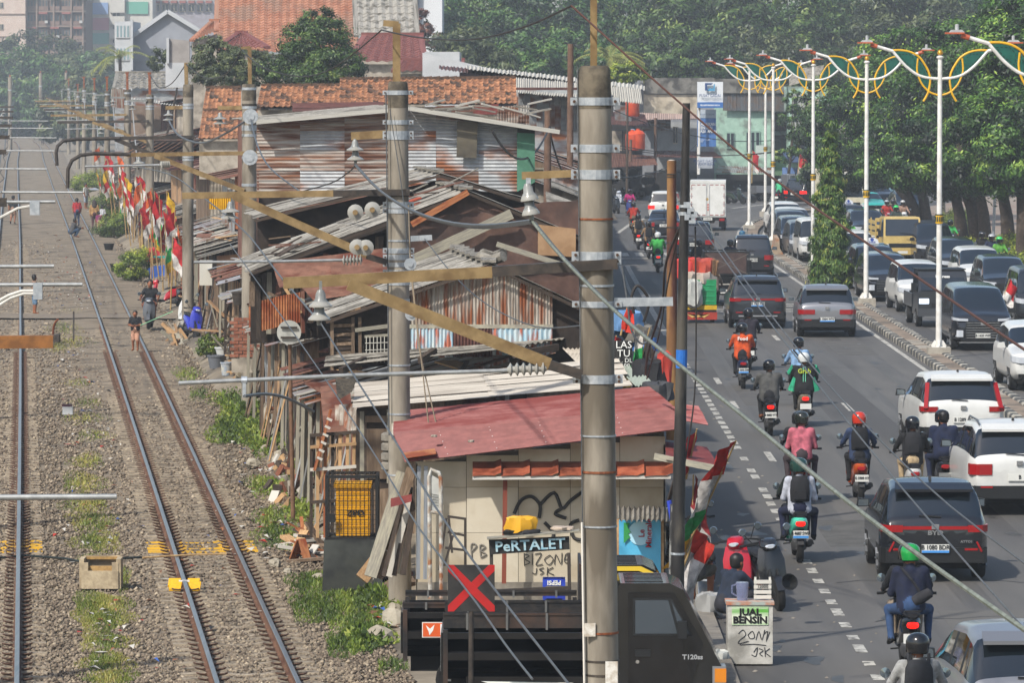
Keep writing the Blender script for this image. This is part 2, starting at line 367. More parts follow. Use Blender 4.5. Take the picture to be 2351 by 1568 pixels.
# kerb and pavement strip on the shack side of the street
strip_k=MB();
for i in range(24): strip_k.box(2.45,3.0,56+i*3,56+i*3+2.97,-.3,.12)
strip_k.build('pavement',M('pavement','6d675e','7d766b',scale=5,rough=.9),kind='structure')
b=MB(); rows=[]
for Y in (120,150,180,210,240,270,300,330): rows.append([(19.6+bend(Y)*.9,Y,.14),(60,Y,.16)])
b.grid(rows).build('park_pavement',M('park_pave','83796d','8f8578',scale=1.5,rough=.9,c3='7a5c50'),kind='structure')
# patches, sealed cracks and damp stains on the asphalt
for i,(x,y,a,c_,m) in enumerate(((6.2,82,1.4,5,'46443f'),(9.9,96,1.1,7,'5b5955'),(6.6,118,1.6,9,'494744'),(10.2,140,1.2,8,'4b4946'),(7.2,68,1.5,4,'5a5752'),(9.3,72,1.2,6,'4a4845'),(5.8,150,1.2,12,'474542'),(15.5,160,1.4,14,'494744'))):
 MB().box(x-a/2,x+a/2,y,y+c_,.0008,.0026).build('asphalt_patch',M('patch_'+m,m,'57544f',scale=2,rough=.8,bump=.2),kind='structure')
cr=M('crack_seal','2b2a29',rough=.6)
for X,Y,L,d in ((5.2,76,5.2,.35),(6.5,90,4,-.2),(9,112,3.2,.25),(5.4,70.5,4.2,.6),(8.2,64,3,-.5),(6.2,134,4.6,.3)):
 strip('crack_seal',[(X+L*u,Y+d*sin(u*5)+.25*sin(u*17)) for u in np.linspace(0,1,14)],.045,.0045,cr)
for X,w_ in ((5.9,.5),(7.3,.5),(9.2,.55),(10.6,.5),(13.8,.5),(15.2,.5)): strip('tyre_wear',[(X+.12*sin(Y*.05+X)+bend(Y)*.8,Y) for Y in range(50,320,9)],w_,.0018,M('tyre_wear','4a4845','5a5753',scale=1.2,rough=.7,stretch=(2,.1,1),c3='52504c',s3=.4))
ob_=MB()
for i in range(70):
 x=rnd.uniform(3.6,11.2); y=62+rnd.random()**1.6*110; a=rnd.uniform(.04,.16); ph=rnd.uniform(0,6); ob_.add([(x+a*cos(q)*(1+.4*sin(2*q+ph)),y+a*3*sin(q)*(1+.4*sin(3*q+ph)),.0034) for q in np.linspace(0,5.7,11)],[tuple(range(11))])
ob_.build('oil_spots',M('oil','353432','45433f',scale=6,rough=.5),kind='structure')
b=MB()
for i in range(260):
 x=rnd.choice((rnd.gauss(3.3,.25),rnd.gauss(11.75,.08),rnd.gauss(4.6,.5))); y=60+rnd.random()**1.5*90; a=rnd.uniform(.01,.045); b.add([(x-a,y,.004),(x,y-a*1.5,.004),(x+a,y+a,.008),(x,y+a*2,.02)],[(0,1,2,3)])
b.build('road_grit',M('grit','8a8276','5d564c',scale=9,rough=.9),kind='stuff',label='grit and paper scraps along the road edges',cat='grit')
# ---------------------------------------------------------------- overhead line masts, street lamps, poles, wires
conc=M('mast_concrete','70685c','989082',scale=2.4,rough=.9,stretch=(1.5,1.5,.35),c3='5f574b',s3=1.3,bump=.15,lo=.3,hi=.7)
concd=M('mast_concrete_dark','453f36','6b6253',scale=5,rough=.95); galv=M('galvanised','9fa5aa','b9bdc0',scale=12,rough=.42,metal=.55,spec=.5)
tan=M('beam_tan','77623f','8d7650',scale=5,rough=.75,c3='6a5434',s3=3); dkst=M('dark_steel','2c2723','433a32',scale=8,rough=.6)
rst=M('rust','6a3820','8a5232',scale=14,rough=.9); pors=M('porcelain','918f88',rough=.25,spec=.6); porg=M('porcelain_grey','6d6f6d','858683',scale=8,rough=.35)
tub=M('galv_tube','8d8f8e','a3a4a2',scale=9,rough=.45,metal=.4); wirem=M('wire_grey','4a4d4f','5e6163',scale=20,rough=.5,metal=.3); wired=M('wire_dark','24201e',rough=.6); wirer=M('wire_brown','4a2f26',rough=.7)
boltm=M('bolt','4b3527',rough=.8)
def bell(mb,c,r=.13,h=.1,d=(0,0,-1)):
 c=Vector(c); q=Vector(d).to_track_quat('Z','Y').to_matrix().to_4x4(); q.translation=c
 mb.mat(1).lathe([(.03,-.14),(.05,-.10),(.055,-.05),(.075,-.02)],10,T=q); mb.mat(0).lathe([(.075,-.02),(r,.02),(r,.035),(.05,.03)],14,T=q); mb.mat(1).lathe([(.03,.03),(.025,.09)],8,T=q)
def rod_ins(mb,a,b,r=.075,n=6):
 a=Vector(a); b=Vector(b); q=(b-a).to_track_quat('Z','Y').to_matrix().to_4x4(); q.translation=a; l=(b-a).length
 pr=[(.03,0)]
 for i in range(n):
  z=l*(i+.5)/n; pr+=[(.035,z-l*.35/n),(r,z-l*.06/n),(r,z+l*.06/n),(.035,z+l*.3/n)]
 mb.lathe(pr+[(.03,l)],12,T=q)
def mast(label,xt,xb,yt,Y,r,bands,basez=-.65,cap=True,n=20):
 T=A(xt,yt,Y); B=A(xb,1568,Y); k=(basez-T.z)/(B.z-T.z) if abs(B.z-T.z)>.1 else 0; base=T.lerp(B,k)
 t=thing('catenary_mast',label,'mast',base,group='overhead line masts beside the shacks')
 ax=T-base; f=lambda vy:(A(xt,vy,Y).z-base.z)/ax.z
 MB().tube([ax*0,ax*.5,ax*.955 if cap else ax],r,n,radii=[r*1.13,r*1.05,r*.99]).build('shaft',conc,t,smooth=True)
 if cap: MB().tube([ax*.95,ax*.985,ax*.997,ax],r,n,radii=[r*1.005,r*1.0,r*.93,r*.8]).build('cap',concd,t,smooth=True)
 for vy,h,kd in bands:
  u=f(vy); c=ax*u; rr=r*(1.13-.14*u)+.008; hh=h*Y/F/2
  m={'g':galv,'r':rst,'d':dkst}[kd]; b_=MB(); b_.lathe([(rr-.01,-hh),(rr,-hh),(rr,hh),(rr-.01,hh)],n,c=c)
  if h>9:
   for s_ in (-1,1):
    b_.box(c.x+s_*(rr+.03)-.045,c.x+s_*(rr+.03)+.045,c.y-.035,c.y+.01,c.z-hh*.98,c.z+hh*.98)
  o=b_.build('collar',m,t)
  if h>9:
   bb=MB()
   for s_ in (-1,1):
    for dz in ((0,) if h<20 else (-hh*.5,hh*.5)): bb.lathe([(.016,-.06),(.016,-.035)],6,c=(c.x+s_*(rr+.035),c.y,c.z+dz),ax='y')
   bb.build('bolts',boltm,o,kind='stuff')
 return t,base,f
def relpart(t,base,mb,name,m,**k):
 mb.v=[tuple(Vector(p)-base) for p in mb.v]; return mb.build(name,m,t,**k)
def channel(mb,a,b,h=.11,d=.06):
 a=Vector(a); b=Vector(b); mb.bar(a,b,.012,h,up=(0,0,1)); e=Vector((0,d/2,0))
 for s_ in (-1,1): z=Vector((0,0,s_*(h/2-.005))); mb.bar(a+e+z,b+e+z,d,.012)
# mast 1 (nearest)
t,bs,f=mast('tall thick concrete mast, nearest of the line, standing before the red roofed shed',1364.5,1380,150,49,.168,
 [(232,18,'g'),(340,18,'g'),(400,22,'g'),(502,4,'r'),(592,30,'g'),(612,6,'d'),(698,14,'g'),(655,5,'g'),(870,20,'g'),(1000,4,'g'),(1083,5,'r'),(1208,4,'g'),(1452,5,'r'),(1516,4,'d'),(1548,4,'d')])
relpart(t,bs,MB().bar(A(1363,152,49),A(1363,-60,49),.07,.07),'top_post',tan)
relpart(t,bs,MB().lathe([(.052,-.02),(.052,.02)],4,c=A(1363,195,49)),'post_clamp',rst)
b=MB(); channel(b,A(650,650,48.6),A(1130,625,48.85),.115); relpart(t,bs,b,'cross_beam',tan)
b=MB(); channel(b,A(1130,624,48.8),A(1418,606,48.8),.105,.2); relpart(t,bs,b,'beam_root',dkst)
relpart(t,bs,MB().bar(A(800,652,48.6),A(1262,836,48.8),.05,.125),'brace',tan); relpart(t,bs,MB().bar(A(1262,838,48.78),A(1335,860,48.8),.1,.1),'brace_foot',dkst)
relpart(t,bs,MB().tube([A(410,880,48.3),A(800,862,48.5),A(1165,851,48.8)],.022,10),'registration_tube',tub,smooth=True)
b=MB(); rod_ins(b,A(1165,849,48.8),A(1255,845,48.8),.068,6); relpart(t,bs,b,'rod_insulator',pors,smooth=True)
relpart(t,bs,MB().bar(A(1250,846,48.8),A(1335,852,48.8),.03),'tube_holder',dkst)
b=MB().bar(A(561,868,48.3),A(561,912,48.3),.035,.06); b.lathe([(.04,-.03),(.04,.03)],10,c=A(561,873,48.3),ax='x'); relpart(t,bs,b,'steady_clamp',galv)
b=MB(); bell(b,A(736,697,48.5),.12); bell(b,A(733,727,48.5),.115); b.mat(1).bar(A(736,645,48.5),A(736,672,48.5),.03); relpart(t,bs,b,'bell_insulator',[pors,porg],smooth=True)
b=MB(); bell(b,A(1215,452,48.9),.095,d=(.15,0,-1)); bell(b,A(1218,485,48.9),.095,d=(.15,0,-1)); relpart(t,bs,b,'bell_insulator',[pors,porg],smooth=True)
b=MB(); channel(b,A(1198,403,49),A(1320,398,49),.075); relpart(t,bs,b,'stub_arm',tan); relpart(t,bs,MB().bar(A(1213,408,49),A(1213,438,49),.05,.02),'hanger',galv)
relpart(t,bs,MB().bar(A(1410,694,49),A(1545,692,49),.03,.09),'slotted_bracket',galv);
relpart(t,bs,MB().box(*[v for c in zip(A(1341,1432,48.8),A(1367,1462,48.82)) for v in sorted(c)]),'number_plate',M('plate_white','cfcbc2','a99d8c',scale=12))
relpart(t,bs,MB().box(*[v for c in zip(A(1390,1520,48.78),A(1418,1600,48.8)) for v in sorted(c)]),'number_plate',M('plate_white'))
relpart(t,bs,MB().tube([A(1326,150,48.95),A(1330,600,48.92),A(1336,1100,48.9),A(1342,1600,48.88)],.008,5),'earth_wire',wirem)
relpart(t,bs,MB().tube([A(1336,1200,48.86),A(1342,1600,48.85)],.014,5),'earth_pipe',M('pipe_white','c9c4ba'))
# mast 2
t,bs,f=mast('second concrete mast, rising behind the left corner of the red roof',913.5,919,186,78,.168,
 [(212,10,'g'),(280,10,'g'),(310,20,'g'),(445,10,'d'),(470,14,'g'),(484,10,'g'),(552,4,'g'),(575,12,'g'),(590,12,'g'),(607,10,'g'),(625,12,'g'),(650,8,'g'),(690,8,'g'),(838,4,'g'),(950,4,'g'),(1090,4,'g')])
relpart(t,bs,MB().bar(A(910.5,192,78),A(910.5,53,78),.125,.07).bar(A(915,55,78),A(880,52,78),.06,.1),'top_post',tan);
b=MB(); channel(b,A(418,449,77.5),A(765,444,77.7),.105); relpart(t,bs,b,'cross_beam',tan); b=MB(); channel(b,A(765,444,77.7),A(941,441,77.8),.1,.2); relpart(t,bs,b,'beam_root',dkst)
relpart(t,bs,MB().bar(A(536,449,77.5),A(842,585,77.8),.05,.13),'brace',tan); relpart(t,bs,MB().bar(A(842,588,77.75),A(888,602,77.8),.1,.1),'brace_foot',dkst)
relpart(t,bs,MB().tube([A(445,602,77.3),A(640,600,77.5),A(786,597,77.7)],.024,8),'registration_tube',tub,smooth=True)
b=MB(); rod_ins(b,A(786,598,77.7),A(832,596,77.7),.09,6); relpart(t,bs,b,'rod_insulator',pors,smooth=True)
for xx,yy in ((816,487),(855,481),(820,567),(840,568)):
 b=MB(); b.mat(0).lathe([(.02,-.06),(.13,-.02),(.13,.02),(.05,.05)],14,c=A(xx,yy,77.2),ax='y'); b.mat(1).lathe([(.045,-.1),(.045,-.06)],8,c=A(xx,yy,77.2),ax='y'); relpart(t,bs,b,'disc_insulator',[pors,tan],smooth=True)
b=MB(); bell(b,A(529,482,77.4),.15); bell(b,A(527,497,77.4),.15); relpart(t,bs,b,'bell_insulator',[pors,porg],smooth=True)
b=MB(); channel(b,A(806,312,78),A(892,307,78),.13); relpart(t,bs,b,'stub_arm',tan)
b=MB(); bell(b,A(815,340,78),.14); bell(b,A(816,362,78),.14); b.mat(1).bar(A(814,318,78),A(815,330,78),.04); relpart(t,bs,b,'bell_insulator',[pors,porg],smooth=True)
relpart(t,bs,MB().bar(A(940,548,78),A(992,545,78),.03,.09),'slotted_bracket',galv)
relpart(t,bs,MB().tube([A(886,212,77.8),A(890,600,77.8),A(893,1000,77.8)],.012,5).tube([A(895,250,77.75),A(928,470,77.7),A(934,560,77.7),A(945,604,77.6)],.008,5),'earth_wire',wirem)
for xx,yy in ((942,606),(944,722)):
 b=MB(); b.lathe([(.03,-.03),(.1,-.03),(.1,.03),(.03,.03)],14,c=A(xx,yy,77.4),ax='y'); b.lathe([(.02,-.05),(.05,-.05),(.05,.05),(.02,.05)],10,c=A(xx,yy,77.4),ax='y'); relpart(t,bs,b,'pulley',galv)
relpart(t,bs,MB().tube([A(942,612,77.4),A(962,800,77.3),A(1014,1030,77)],.012,5).tube([A(938,470,77.5),A(942,600,77.4),A(990,1030,77)],.012,5),'tension_rope',M('rope','7d6f5c'))
relpart(t,bs,MB().box(*[v for c in zip(A(899,972,77.8),A(926,1000,77.82)) for v in sorted(c)]),'number_plate',M('plate_white'))
# masts 3 and 4
t,bs,f=mast('third concrete mast, beside the rust streaked corrugated wall',572,573,192,124,.185,[(203,6,'g'),(240,5,'d'),(246,6,'g'),(290,6,'g'),(296,6,'g'),(310,6,'g'),(352,7,'d'),(362,5,'g'),(424,6,'g')])
relpart(t,bs,MB().bar(A(574,193,124),A(573,107,124),.1,.1).bar(A(574,108,124),A(553,110,124),.06,.07),'top_post',tan)
b=MB(); channel(b,A(290,355,123.5),A(590,351,123.8),.1); relpart(t,bs,b,'cross_beam',tan)
relpart(t,bs,MB().tube([A(300,354,123.4),A(215,352,123.2),A(185,356,123.1),A(165,368,123),A(156,388,123),A(155,432,123)],.05,8),'beam_hook',dkst,smooth=True)
relpart(t,bs,MB().bar(A(355,357,123.5),A(560,438,123.8),.06,.13),'brace',tan)
relpart(t,bs,MB().tube([A(195,382,123),A(385,378,123.3)],.03,8),'registration_tube',tub)
b=MB(); rod_ins(b,A(368,378,123.2),A(390,377,123.3),.1,5); relpart(t,bs,b,'rod_insulator',pors)
b=MB(); bell(b,A(319,372,123.4),.16); bell(b,A(318,381,123.4),.16); relpart(t,bs,b,'bell_insulator',[pors,porg],smooth=True)
b=MB(); channel(b,A(500,247,124),A(556,247,124),.1); relpart(t,bs,b,'stub_arm',tan)
b=MB(); bell(b,A(505,270,124),.17); bell(b,A(505,281,124),.17); relpart(t,bs,b,'bell_insulator',[pors,porg],smooth=True)
for xx,yy in ((575,267),(574,361)):
 b=MB(); b.lathe([(.03,-.04),(.2,-.04),(.2,.04),(.03,.04)],16,c=A(xx,yy,123.6),ax='y'); b.lathe([(.02,-.06),(.11,-.06),(.11,.06),(.02,.06)],12,c=A(xx,yy,123.6),ax='y'); relpart(t,bs,b,'pulley',galv)
t,bs,f=mast('fourth concrete mast with a dark top, before the small tiled roof',432,430,193,160,.178,[(240,6,'g'),(247,5,'g'),(318,5,'d'),(360,4,'g'),(366,5,'g')])
relpart(t,bs,MB().bar(A(428,196,160),A(427,143,160),.12,.12),'top_post',tan)
b=MB(); channel(b,A(270,317,159.5),A(448,314,159.8),.11); relpart(t,bs,b,'cross_beam',dkst)
relpart(t,bs,MB().tube([A(275,317,159.5),A(175,319,159.2),A(145,323,159.1),A(132,335,159),A(129,350,159),A(131,380,159)],.06,8),'beam_hook',dkst,smooth=True)
relpart(t,bs,MB().bar(A(264,319,159.5),A(428,386,159.8),.07,.14),'brace',dkst)
b=MB(); channel(b,A(380,247,160),A(424,246,160),.12); relpart(t,bs,b,'stub_arm',tan)
b=MB(); bell(b,A(387,262,160),.18); bell(b,A(386,273,160),.18); relpart(t,bs,b,'bell_insulator',[pors,porg],smooth=True)
# further masts of the line, smaller and smaller
def find_y(vx,off):
 lo,hi=90.,640.
 for _ in range(50):
  m=(lo+hi)/2; X=tx(m)+off
  if CX+X/m*F>vx: lo=m
  else: hi=m
 return lo
FM=[(344,216,167,'fifth'),(292.6,205,166,'sixth'),(246,208,176,'seventh'),(217,206,179,'eighth'),(193,200,176,'ninth'),(179,213,193,'tenth'),(158,196,180,'eleventh')]
for i,(vx,vt,pt,nm) in enumerate(FM):
 Y=find_y(vx,2.62)
 t,bs,f=mast(f'{nm} concrete mast of the receding line beside the flag bedecked shacks' if i<5 else f'{nm} concrete mast, small and hazy, near where the track bends',vx,vx,vt,Y,.185,[(vt+8,4,'g'),(vt+27,4,'g'),(vt+33,4,'g')],n=12)
 relpart(t,bs,MB().bar(A(vx,vt+3,Y),A(vx-.5,pt,Y),.12,.12).bar(A(vx+3,pt,Y),A(vx-5,pt+1,Y),.1,.1),'top_post',rst)
 X=tx(Y)+2.62
 for (z,l) in ((6.25,4.2),):
  b=MB(); channel(b,(X-l,Y-.3,z-.05),(X,Y-.3,z),.12); relpart(t,bs,b,'cross_beam',tan if i%2 else dkst)
 relpart(t,bs,MB().bar((X-2.6,Y-.3,6.2),(X-.1,Y-.3,5.3),.07,.12),'brace',tan)
 relpart(t,bs,MB().tube([(X-3.4,Y-.3,5.45),(X-.9,Y-.3,5.5)],.035,6),'registration_tube',tub)
 b=MB(); rod_ins(b,(X-.9,Y-.3,5.5),(X-.5,Y-.3,5.5),.1,5); relpart(t,bs,b,'rod_insulator',pors)
 b=MB(); bell(b,(X-2.2,Y-.3,5.9),.17); bell(b,(X-2.2,Y-.3,5.72),.17); relpart(t,bs,b,'bell_insulator',[pors,porg],smooth=True); b=MB(); bell(b,(X-.75,Y-.2,7.0),.17); bell(b,(X-.75,Y-.2,6.82),.17); b.mat(1).bar((X-.9,Y-.2,7.2),(X-.1,Y-.2,7.2),.06,.1); relpart(t,bs,b,'bell_insulator',[pors,porg],smooth=True)
 relpart(t,bs,MB().bar((X-.75,Y-.3,6.75),(X-.3,Y-3.5,4.4),.05),'stay_rod',tub)
# masts across the tracks: far pair in view, near ones outside the picture with only their arms reaching in
for vx,vt,vb,Y,nm in ((93,167,316,720,'tall hazy concrete mast left of the far bend of the track'),(152,166,245,760,'slender hazy concrete mast right of the far bend of the track'),(23,176,300,600,'hazy concrete mast at the far left edge, mingled with brackets')):
 t,bs,f=mast(nm,vx,vx,vt,Y,.26,[(vt+30,3,'g')],basez=-.6,n=10,cap=False)
 relpart(t,bs,MB().bar(A(vx,vt+6,Y),A(vx,vt-5,Y),.2),'top_post',rst)
def left_set(Y,xe,zb,zt,label,tip=None,beam=True):
 X=tx(Y)-3.93-2.7
 t=thing('cantilever_mast',label,'mast',(X,Y,-.6),group='overhead line masts across the tracks'); o=Vector((X,Y,-.6))
 MB().tube([(0,0,0),(0,0,8.6)],.18,12,radii=[.2,.17]).build('shaft',conc,t,smooth=True)
 if beam: b=MB(); channel(b,(X,Y-.3,zb),(X+3.0,Y-.3,zb),.12); relpart(t,o,b,'cross_beam',dkst); b=MB(); bell(b,(X+2.3,Y-.3,zb-.25),.16); bell(b,(X+2.3,Y-.3,zb-.43),.16); relpart(t,o,b,'bell_insulator',[pors,porg],smooth=True)
 relpart(t,o,MB().tube([(X,Y-.3,zt+.02),(xe,Y-.3,zt)],.03,8),'registration_tube',tub,smooth=True)
 if beam:
  b=MB(); rod_ins(b,(X+.5,Y-.3,zt+.25),(X+1,Y-.3,zt+.2),.1,5); relpart(t,o,b,'rod_insulator',pors)
  relpart(t,o,MB().bar((X+2,Y-.3,zb),(X,Y-.3,zb-1),.06,.1),'brace',tan)
 return t,o
def arm(label,Y,vy,vx,rad,m,name):
 a=A(vx,vy,Y); X=tx(Y)-3.93-2.7
 t=thing('cantilever_mast',label,'mast',(X,Y,-.6),group='overhead line masts across the tracks'); o=Vector((X,Y,-.6))
 MB().tube([(0,0,0),(0,0,8.6)],.18,12,radii=[.2,.17]).build('shaft',conc,t,smooth=True)
 if name=='cross_beam': b=MB(); channel(b,(X,a.y,a.z-.03),a,.12,.12)
 else: b=MB().tube([(X,a.y,a.z-.02),a],rad,12)
 relpart(t,o,b,name,m,smooth=name!='cross_beam'); return t,o
arm('mast beyond the left edge whose thick grey tube reaches in lowest',38,1141,268,.024,tub,'registration_tube')
arm('mast beyond the left edge whose brown steel beam end reaches in',46,785,122,.02,M('beam_brown','6b4522','8a5a2c',scale=8,rough=.6),'cross_beam')
t,o=arm('mast beyond the left edge whose grey tube carries a clamp and two bent wires',58,653,189,.024,tub,'registration_tube')
relpart(t,o,MB().box(-.055,.055,-.04,.04,-.17,.03,Matrix.Translation(A(87,655,57.9))),'steady_clamp',galv)
relpart(t,o,MB().tube([A(-20,700,57.9),A(20,678,57.9),A(50,668,57.9),A(80,668,57.9)],.02,8).tube([A(-20,712,57.9),A(25,684,57.9),A(55,674,57.9),A(80,674,57.9)],.02,8),'steady_arm',M('arm_white','b9b6ae','c9c6be',scale=9),smooth=True)
arm('mast beyond the left edge whose short plain grey tube ends over the path',64,611,124,.026,tub,'registration_tube')
t,o=arm('mast beyond the left edge whose tube and brown beam reach in beside the walking man',88,463,127,.03,tub,'registration_tube')
relpart(t,o,MB().box(-.09,.09,-.05,.05,-.22,.04,Matrix.Translation(A(80,466,87.9))),'steady_clamp',galv)
relpart(t,o,MB().tube([A(-10,505,87.9),A(40,478,87.9),A(68,473,87.9)],.026,6),'steady_arm',M('arm_white'))
relpart(t,o,MB().bar(A(-30,464,87),A(15,464,87),.1,.16),'cross_beam',dkst)
for Y,xe,nm in ((118,-10.6,'first'),(150,-14.6,'second'),(190,-18.2,'third'),(235,-22.4,'fourth'),(285,-27.4,'fifth'),(340,-33,'sixth')):
 left_set(Y,xe,6.3,5.3,f'{nm} of the small masts left of the tracks with insulators on its brown beam')
# ---- wires
def wire(name,pts,r,m,label,n=5): return MB().tube(pts,r,n).build(name,m,label=label,cat='cable',smooth=True)
def curve(pts,k=4):
 P=[Vector(p) for p in pts]; out=[]
 for i in range(len(P)-1):
  p0=P[max(i-1,0)];p1=P[i];p2=P[i+1];p3=P[min(i+2,len(P)-1)]
  for j in range(k):
   t=j/k; out.append(.5*((2*p1)+(p2-p0)*t+(2*p0-5*p1+4*p2-p3)*t*t+(3*p1-p0-3*p2+p3)*t**3))
 return out+[P[-1]]
def vw(l): return curve([A(*p) for p in l])
wire('earth_cable',vw([(876,68,78),(960,85,72),(1080,90,65),(1200,62,57),(1312,12,49)]),.012,wired,'black sagging cable between the tops of the two nearest masts')
wire('earth_cable',vw([(555,112,124),(600,152,108),(690,175,101),(770,152,88),(876,68,78)]),.013,wired,'black sagging cable between the second and third mast tops')
wire('earth_cable',vw([(427,146,160),(470,178,147),(520,168,130),(555,112,124)]),.016,wired,'black sagging cable between the third and fourth mast tops')
wire('earth_cable',vw([(344,170,205),(365,200,190),(395,190,175),(427,146,160)]),.018,wired,'black sagging cable leading on to the fifth mast top')
wire('earth_cable',vw([(1312,12,49),(1570,243,46),(1760,398,43),(2050,598,38),(2400,835,33)]),.011,wirer,'thin brown wire slanting down across the right traffic lanes')
wire('feeder_cable',vw([(815,378,78),(870,435,74),(940,480,69),(1020,508,62),(1110,518,55),(1220,507,49)]),.022,wirem,'thick grey twin cable looping from the second mast to the nearest')
wire('feeder_cable',vw([(819,380,78.3),(874,438,74),(944,484,69),(1024,512,62),(1112,523,55),(1222,511,48.9)]),.018,wirem,'thinner companion of the looping grey twin cable')
c=[(1222,508,48.9),(1290,590,47),(1410,712,44),(1560,838,40.5),(1700,950,38),(1900,1115,34),(2100,1268,31),(2400,1480,28)]
wire('feeder_cable',vw(c),.017,M('cable_weathered','5d6258','757a70',scale=15,rough=.6),'thick weathered cable bundle slanting across the street to the lower right')
wire('feeder_cable',vw([(x+6,y+2,d-.05) for x,y,d in c]),.012,wirem,'thin strand lashed beside the thick slanting cable bundle')
wire('feeder_cable',vw([(1598,505,66),(1790,770,56),(2062,1110,45),(2400,1500,38)]),.009,wirem,'thin grey wire from the black pole slanting over the motorcycles')
wire('feeder_cable',vw([(1600,488,66),(1815,781,56),(2100,1090,46),(2400,1330,40)]),.009,wirem,'second thin grey wire from the black pole, steeper at its start')
wire('feeder_cable',vw([(735,740,48.5),(890,985,41),(1045,1232,36),(1320,1590,31)]),.009,wirem,'grey wire dropping from the nearest insulators past the yellow bin')
wire('feeder_cable',vw([(735,742,48.5),(700,700,53),(640,630,61),(575,545,70),(527,500,77)]),.012,wirem,'grey wire between the hanging insulators of the first two masts')
wire('feeder_cable',vw([(527,500,77),(450,440,88),(390,400,100),(318,384,123)]),.013,wirem,'grey wire between the hanging insulators of the second and third masts')
wire('feeder_cable',vw([(575,270,124),(590,330,116),(620,385,108),(690,440,102)]),.02,wirem,'grey cable hanging from the third mast before the rusty wall')
wire('feeder_cable',vw([(690,440,102),(760,420,96),(800,395,84),(815,380,78)]),.014,wired,'dark cable rising to the stub arm of the second mast')
wire('feeder_cable',vw([(387,275,160),(410,310,150),(460,328,138),(510,310,125),(575,270,124)]),.03,wirem,'grey looping cable between the third and fourth masts')
wire('feeder_cable',vw([(975,548,78),(1040,630,70),(1120,700,66),(1230,750,62),(1330,748,58)]),.009,wirem,'thin grey wire sagging before the corrugated gable')
wire('feeder_cable',vw([(1222,1560,33),(1160,1480,36),(1090,1380,40),(960,1210,46),(880,1075,52),(740,860,62),(600,660,72),(528,560,77)]),.009,wirem,'grey wire crossing before the red cross board')
wire('contact_wire',[(tx(Y)-3.9+.1*sin(Y),Y,5.2) for Y in range(70,600,10)],.012,wired,'contact wire over the left track, seen along the left edge')
wire('messenger_wire',[(tx(Y)-3.9,Y,5.7+.25*cos(Y*.13)) for Y in range(70,600,6)],.018,wirem,'messenger wire above the left track with droppers')
wire('registration_wire',vw([(561,910,48.2),(610,905,50),(660,915,53),(720,945,57)]),.018,wirem,'bent grey steady wire below the lowest long tube')
wire('kite_string',[A(322,747,145),A(396,715,140)],.012,M('string_green','8fd0a0'),'pale green kite string stretched from the boy in black')
# droppers
# ---- street poles
def pole(name,label,a,b,r1,r2,m,cat='pole',n=14):
 b=Vector(b); t=thing(name,label,cat,b); MB().tube([(0,0,0),(Vector(a)-b)*.5,Vector(a)-b],r2,n,radii=[r2,(r1+r2)/2,r1]).build('shaft',m,t,smooth=True); return t,b
blk=M('pole_black','1d1b1a','2b2826',scale=5,rough=.55,stretch=(1,1,.3),c3='4b463d',s3=3)
t,o=pole('utility_pole','leaning black painted utility pole beside the red roofed shed',A(1576,236,66),A(1549,1650,66),.052,.11,blk)
ax=A(1576,236,66)-o
def on(vy,Y=66,xa=1576,ya=236,xb=1549,yb=1650): return A(lerp(xa,xb,(vy-ya)/(yb-ya)),vy,Y)
for v0,v1,m,r in ((803,845,M('band_blue','1c5fae','2a72bd',scale=9),.078),(1269,1274,galv,.105),(486,494,galv,.075),(470,476,galv,.075)):
 relpart(t,o,MB().tube([on(v0),on(v1)],r,14),'painted_band' if 'blue' in m.name else 'collar',m)
b=MB();
for dx,dy in ((0,0),(8,14),(16,22),(2,28),(12,36)): b.box(-.045,.045,-.06,.0,-.04,.04,Matrix.Translation(A(1577+dx,470+dy,65.9)))
relpart(t,o,b,'wire_clamps',galv)
relpart(t,o,MB().bar(A(1546,1158,66.05),A(1537,1650,66.05),.09,.06),'peeling_post',M('peeling','3a3a3a','8a8a86',scale=12,stretch=(1,1,.3),lo=.5,hi=.56))
relpart(t,o,MB().tube([A(1536,1150,66.1),A(1545,1204,66.1)],.035,8),'blue_pipe',M('pipe_blue','2a3fae'))
t,o=pole('utility_pole','rust streaked steel utility pole with a pale cap behind the black pole',A(1542,368,84),A(1543,1010,84),.083,.105,M('pole_rusty','6b4a2a','8d6a3f',scale=3,rough=.8,stretch=(1,1,.25),c3='4a2a22',s3=2.2))
relpart(t,o,MB().tube([A(1542,374,84),A(1542,366,84)],.08,12,r2=.05),'cap',M('cap_pale','a89f92'))
for vy in (398,404,520,555,695): relpart(t,o,MB().tube([A(1542,vy,84),A(1542,vy+3,84)],.095,10),'wire_wrap',dkst)
wire('cable_bundle',vw([(1575,490,66),(1530,600,70),(1520,700,72),(1490,800,74),(1482,860,76)]),.02,wired,'black cable bundle hanging left of the rusty pole')
wire('cable_bundle',vw([(1567,500,66),(1535,640,70),(1515,760,72),(1485,870,76)]),.012,wired,'thin black cable hanging left of the rusty pole')
wire('cable_bundle',vw([(1596,520,66),(1598,800,66),(1590,950,66),(1560,1130,66)]),.012,wired,'thin black cable hanging right of the black pole')
wire('cable_loop',vw([(1455,720,60),(1450,680,60),(1465,655,60),(1490,690,60),(1478,740,60)]),.02,wired,'loose black cable loop at the slotted bracket')
wire('spiral_cable',vw([(1428,610,80),(1440,690,80),(1450,760,80),(1475,790,80),(1500,770,80)]),.02,wirem,'twisted grey cable hanging right of the nearest mast')
t,o=pole('sign_post','round sign seen from behind on a thin rusty post',A(664,735,92),A(673,1192,92),.035,.045,M('post_rust','5d4430','735640',scale=9,rough=.85))
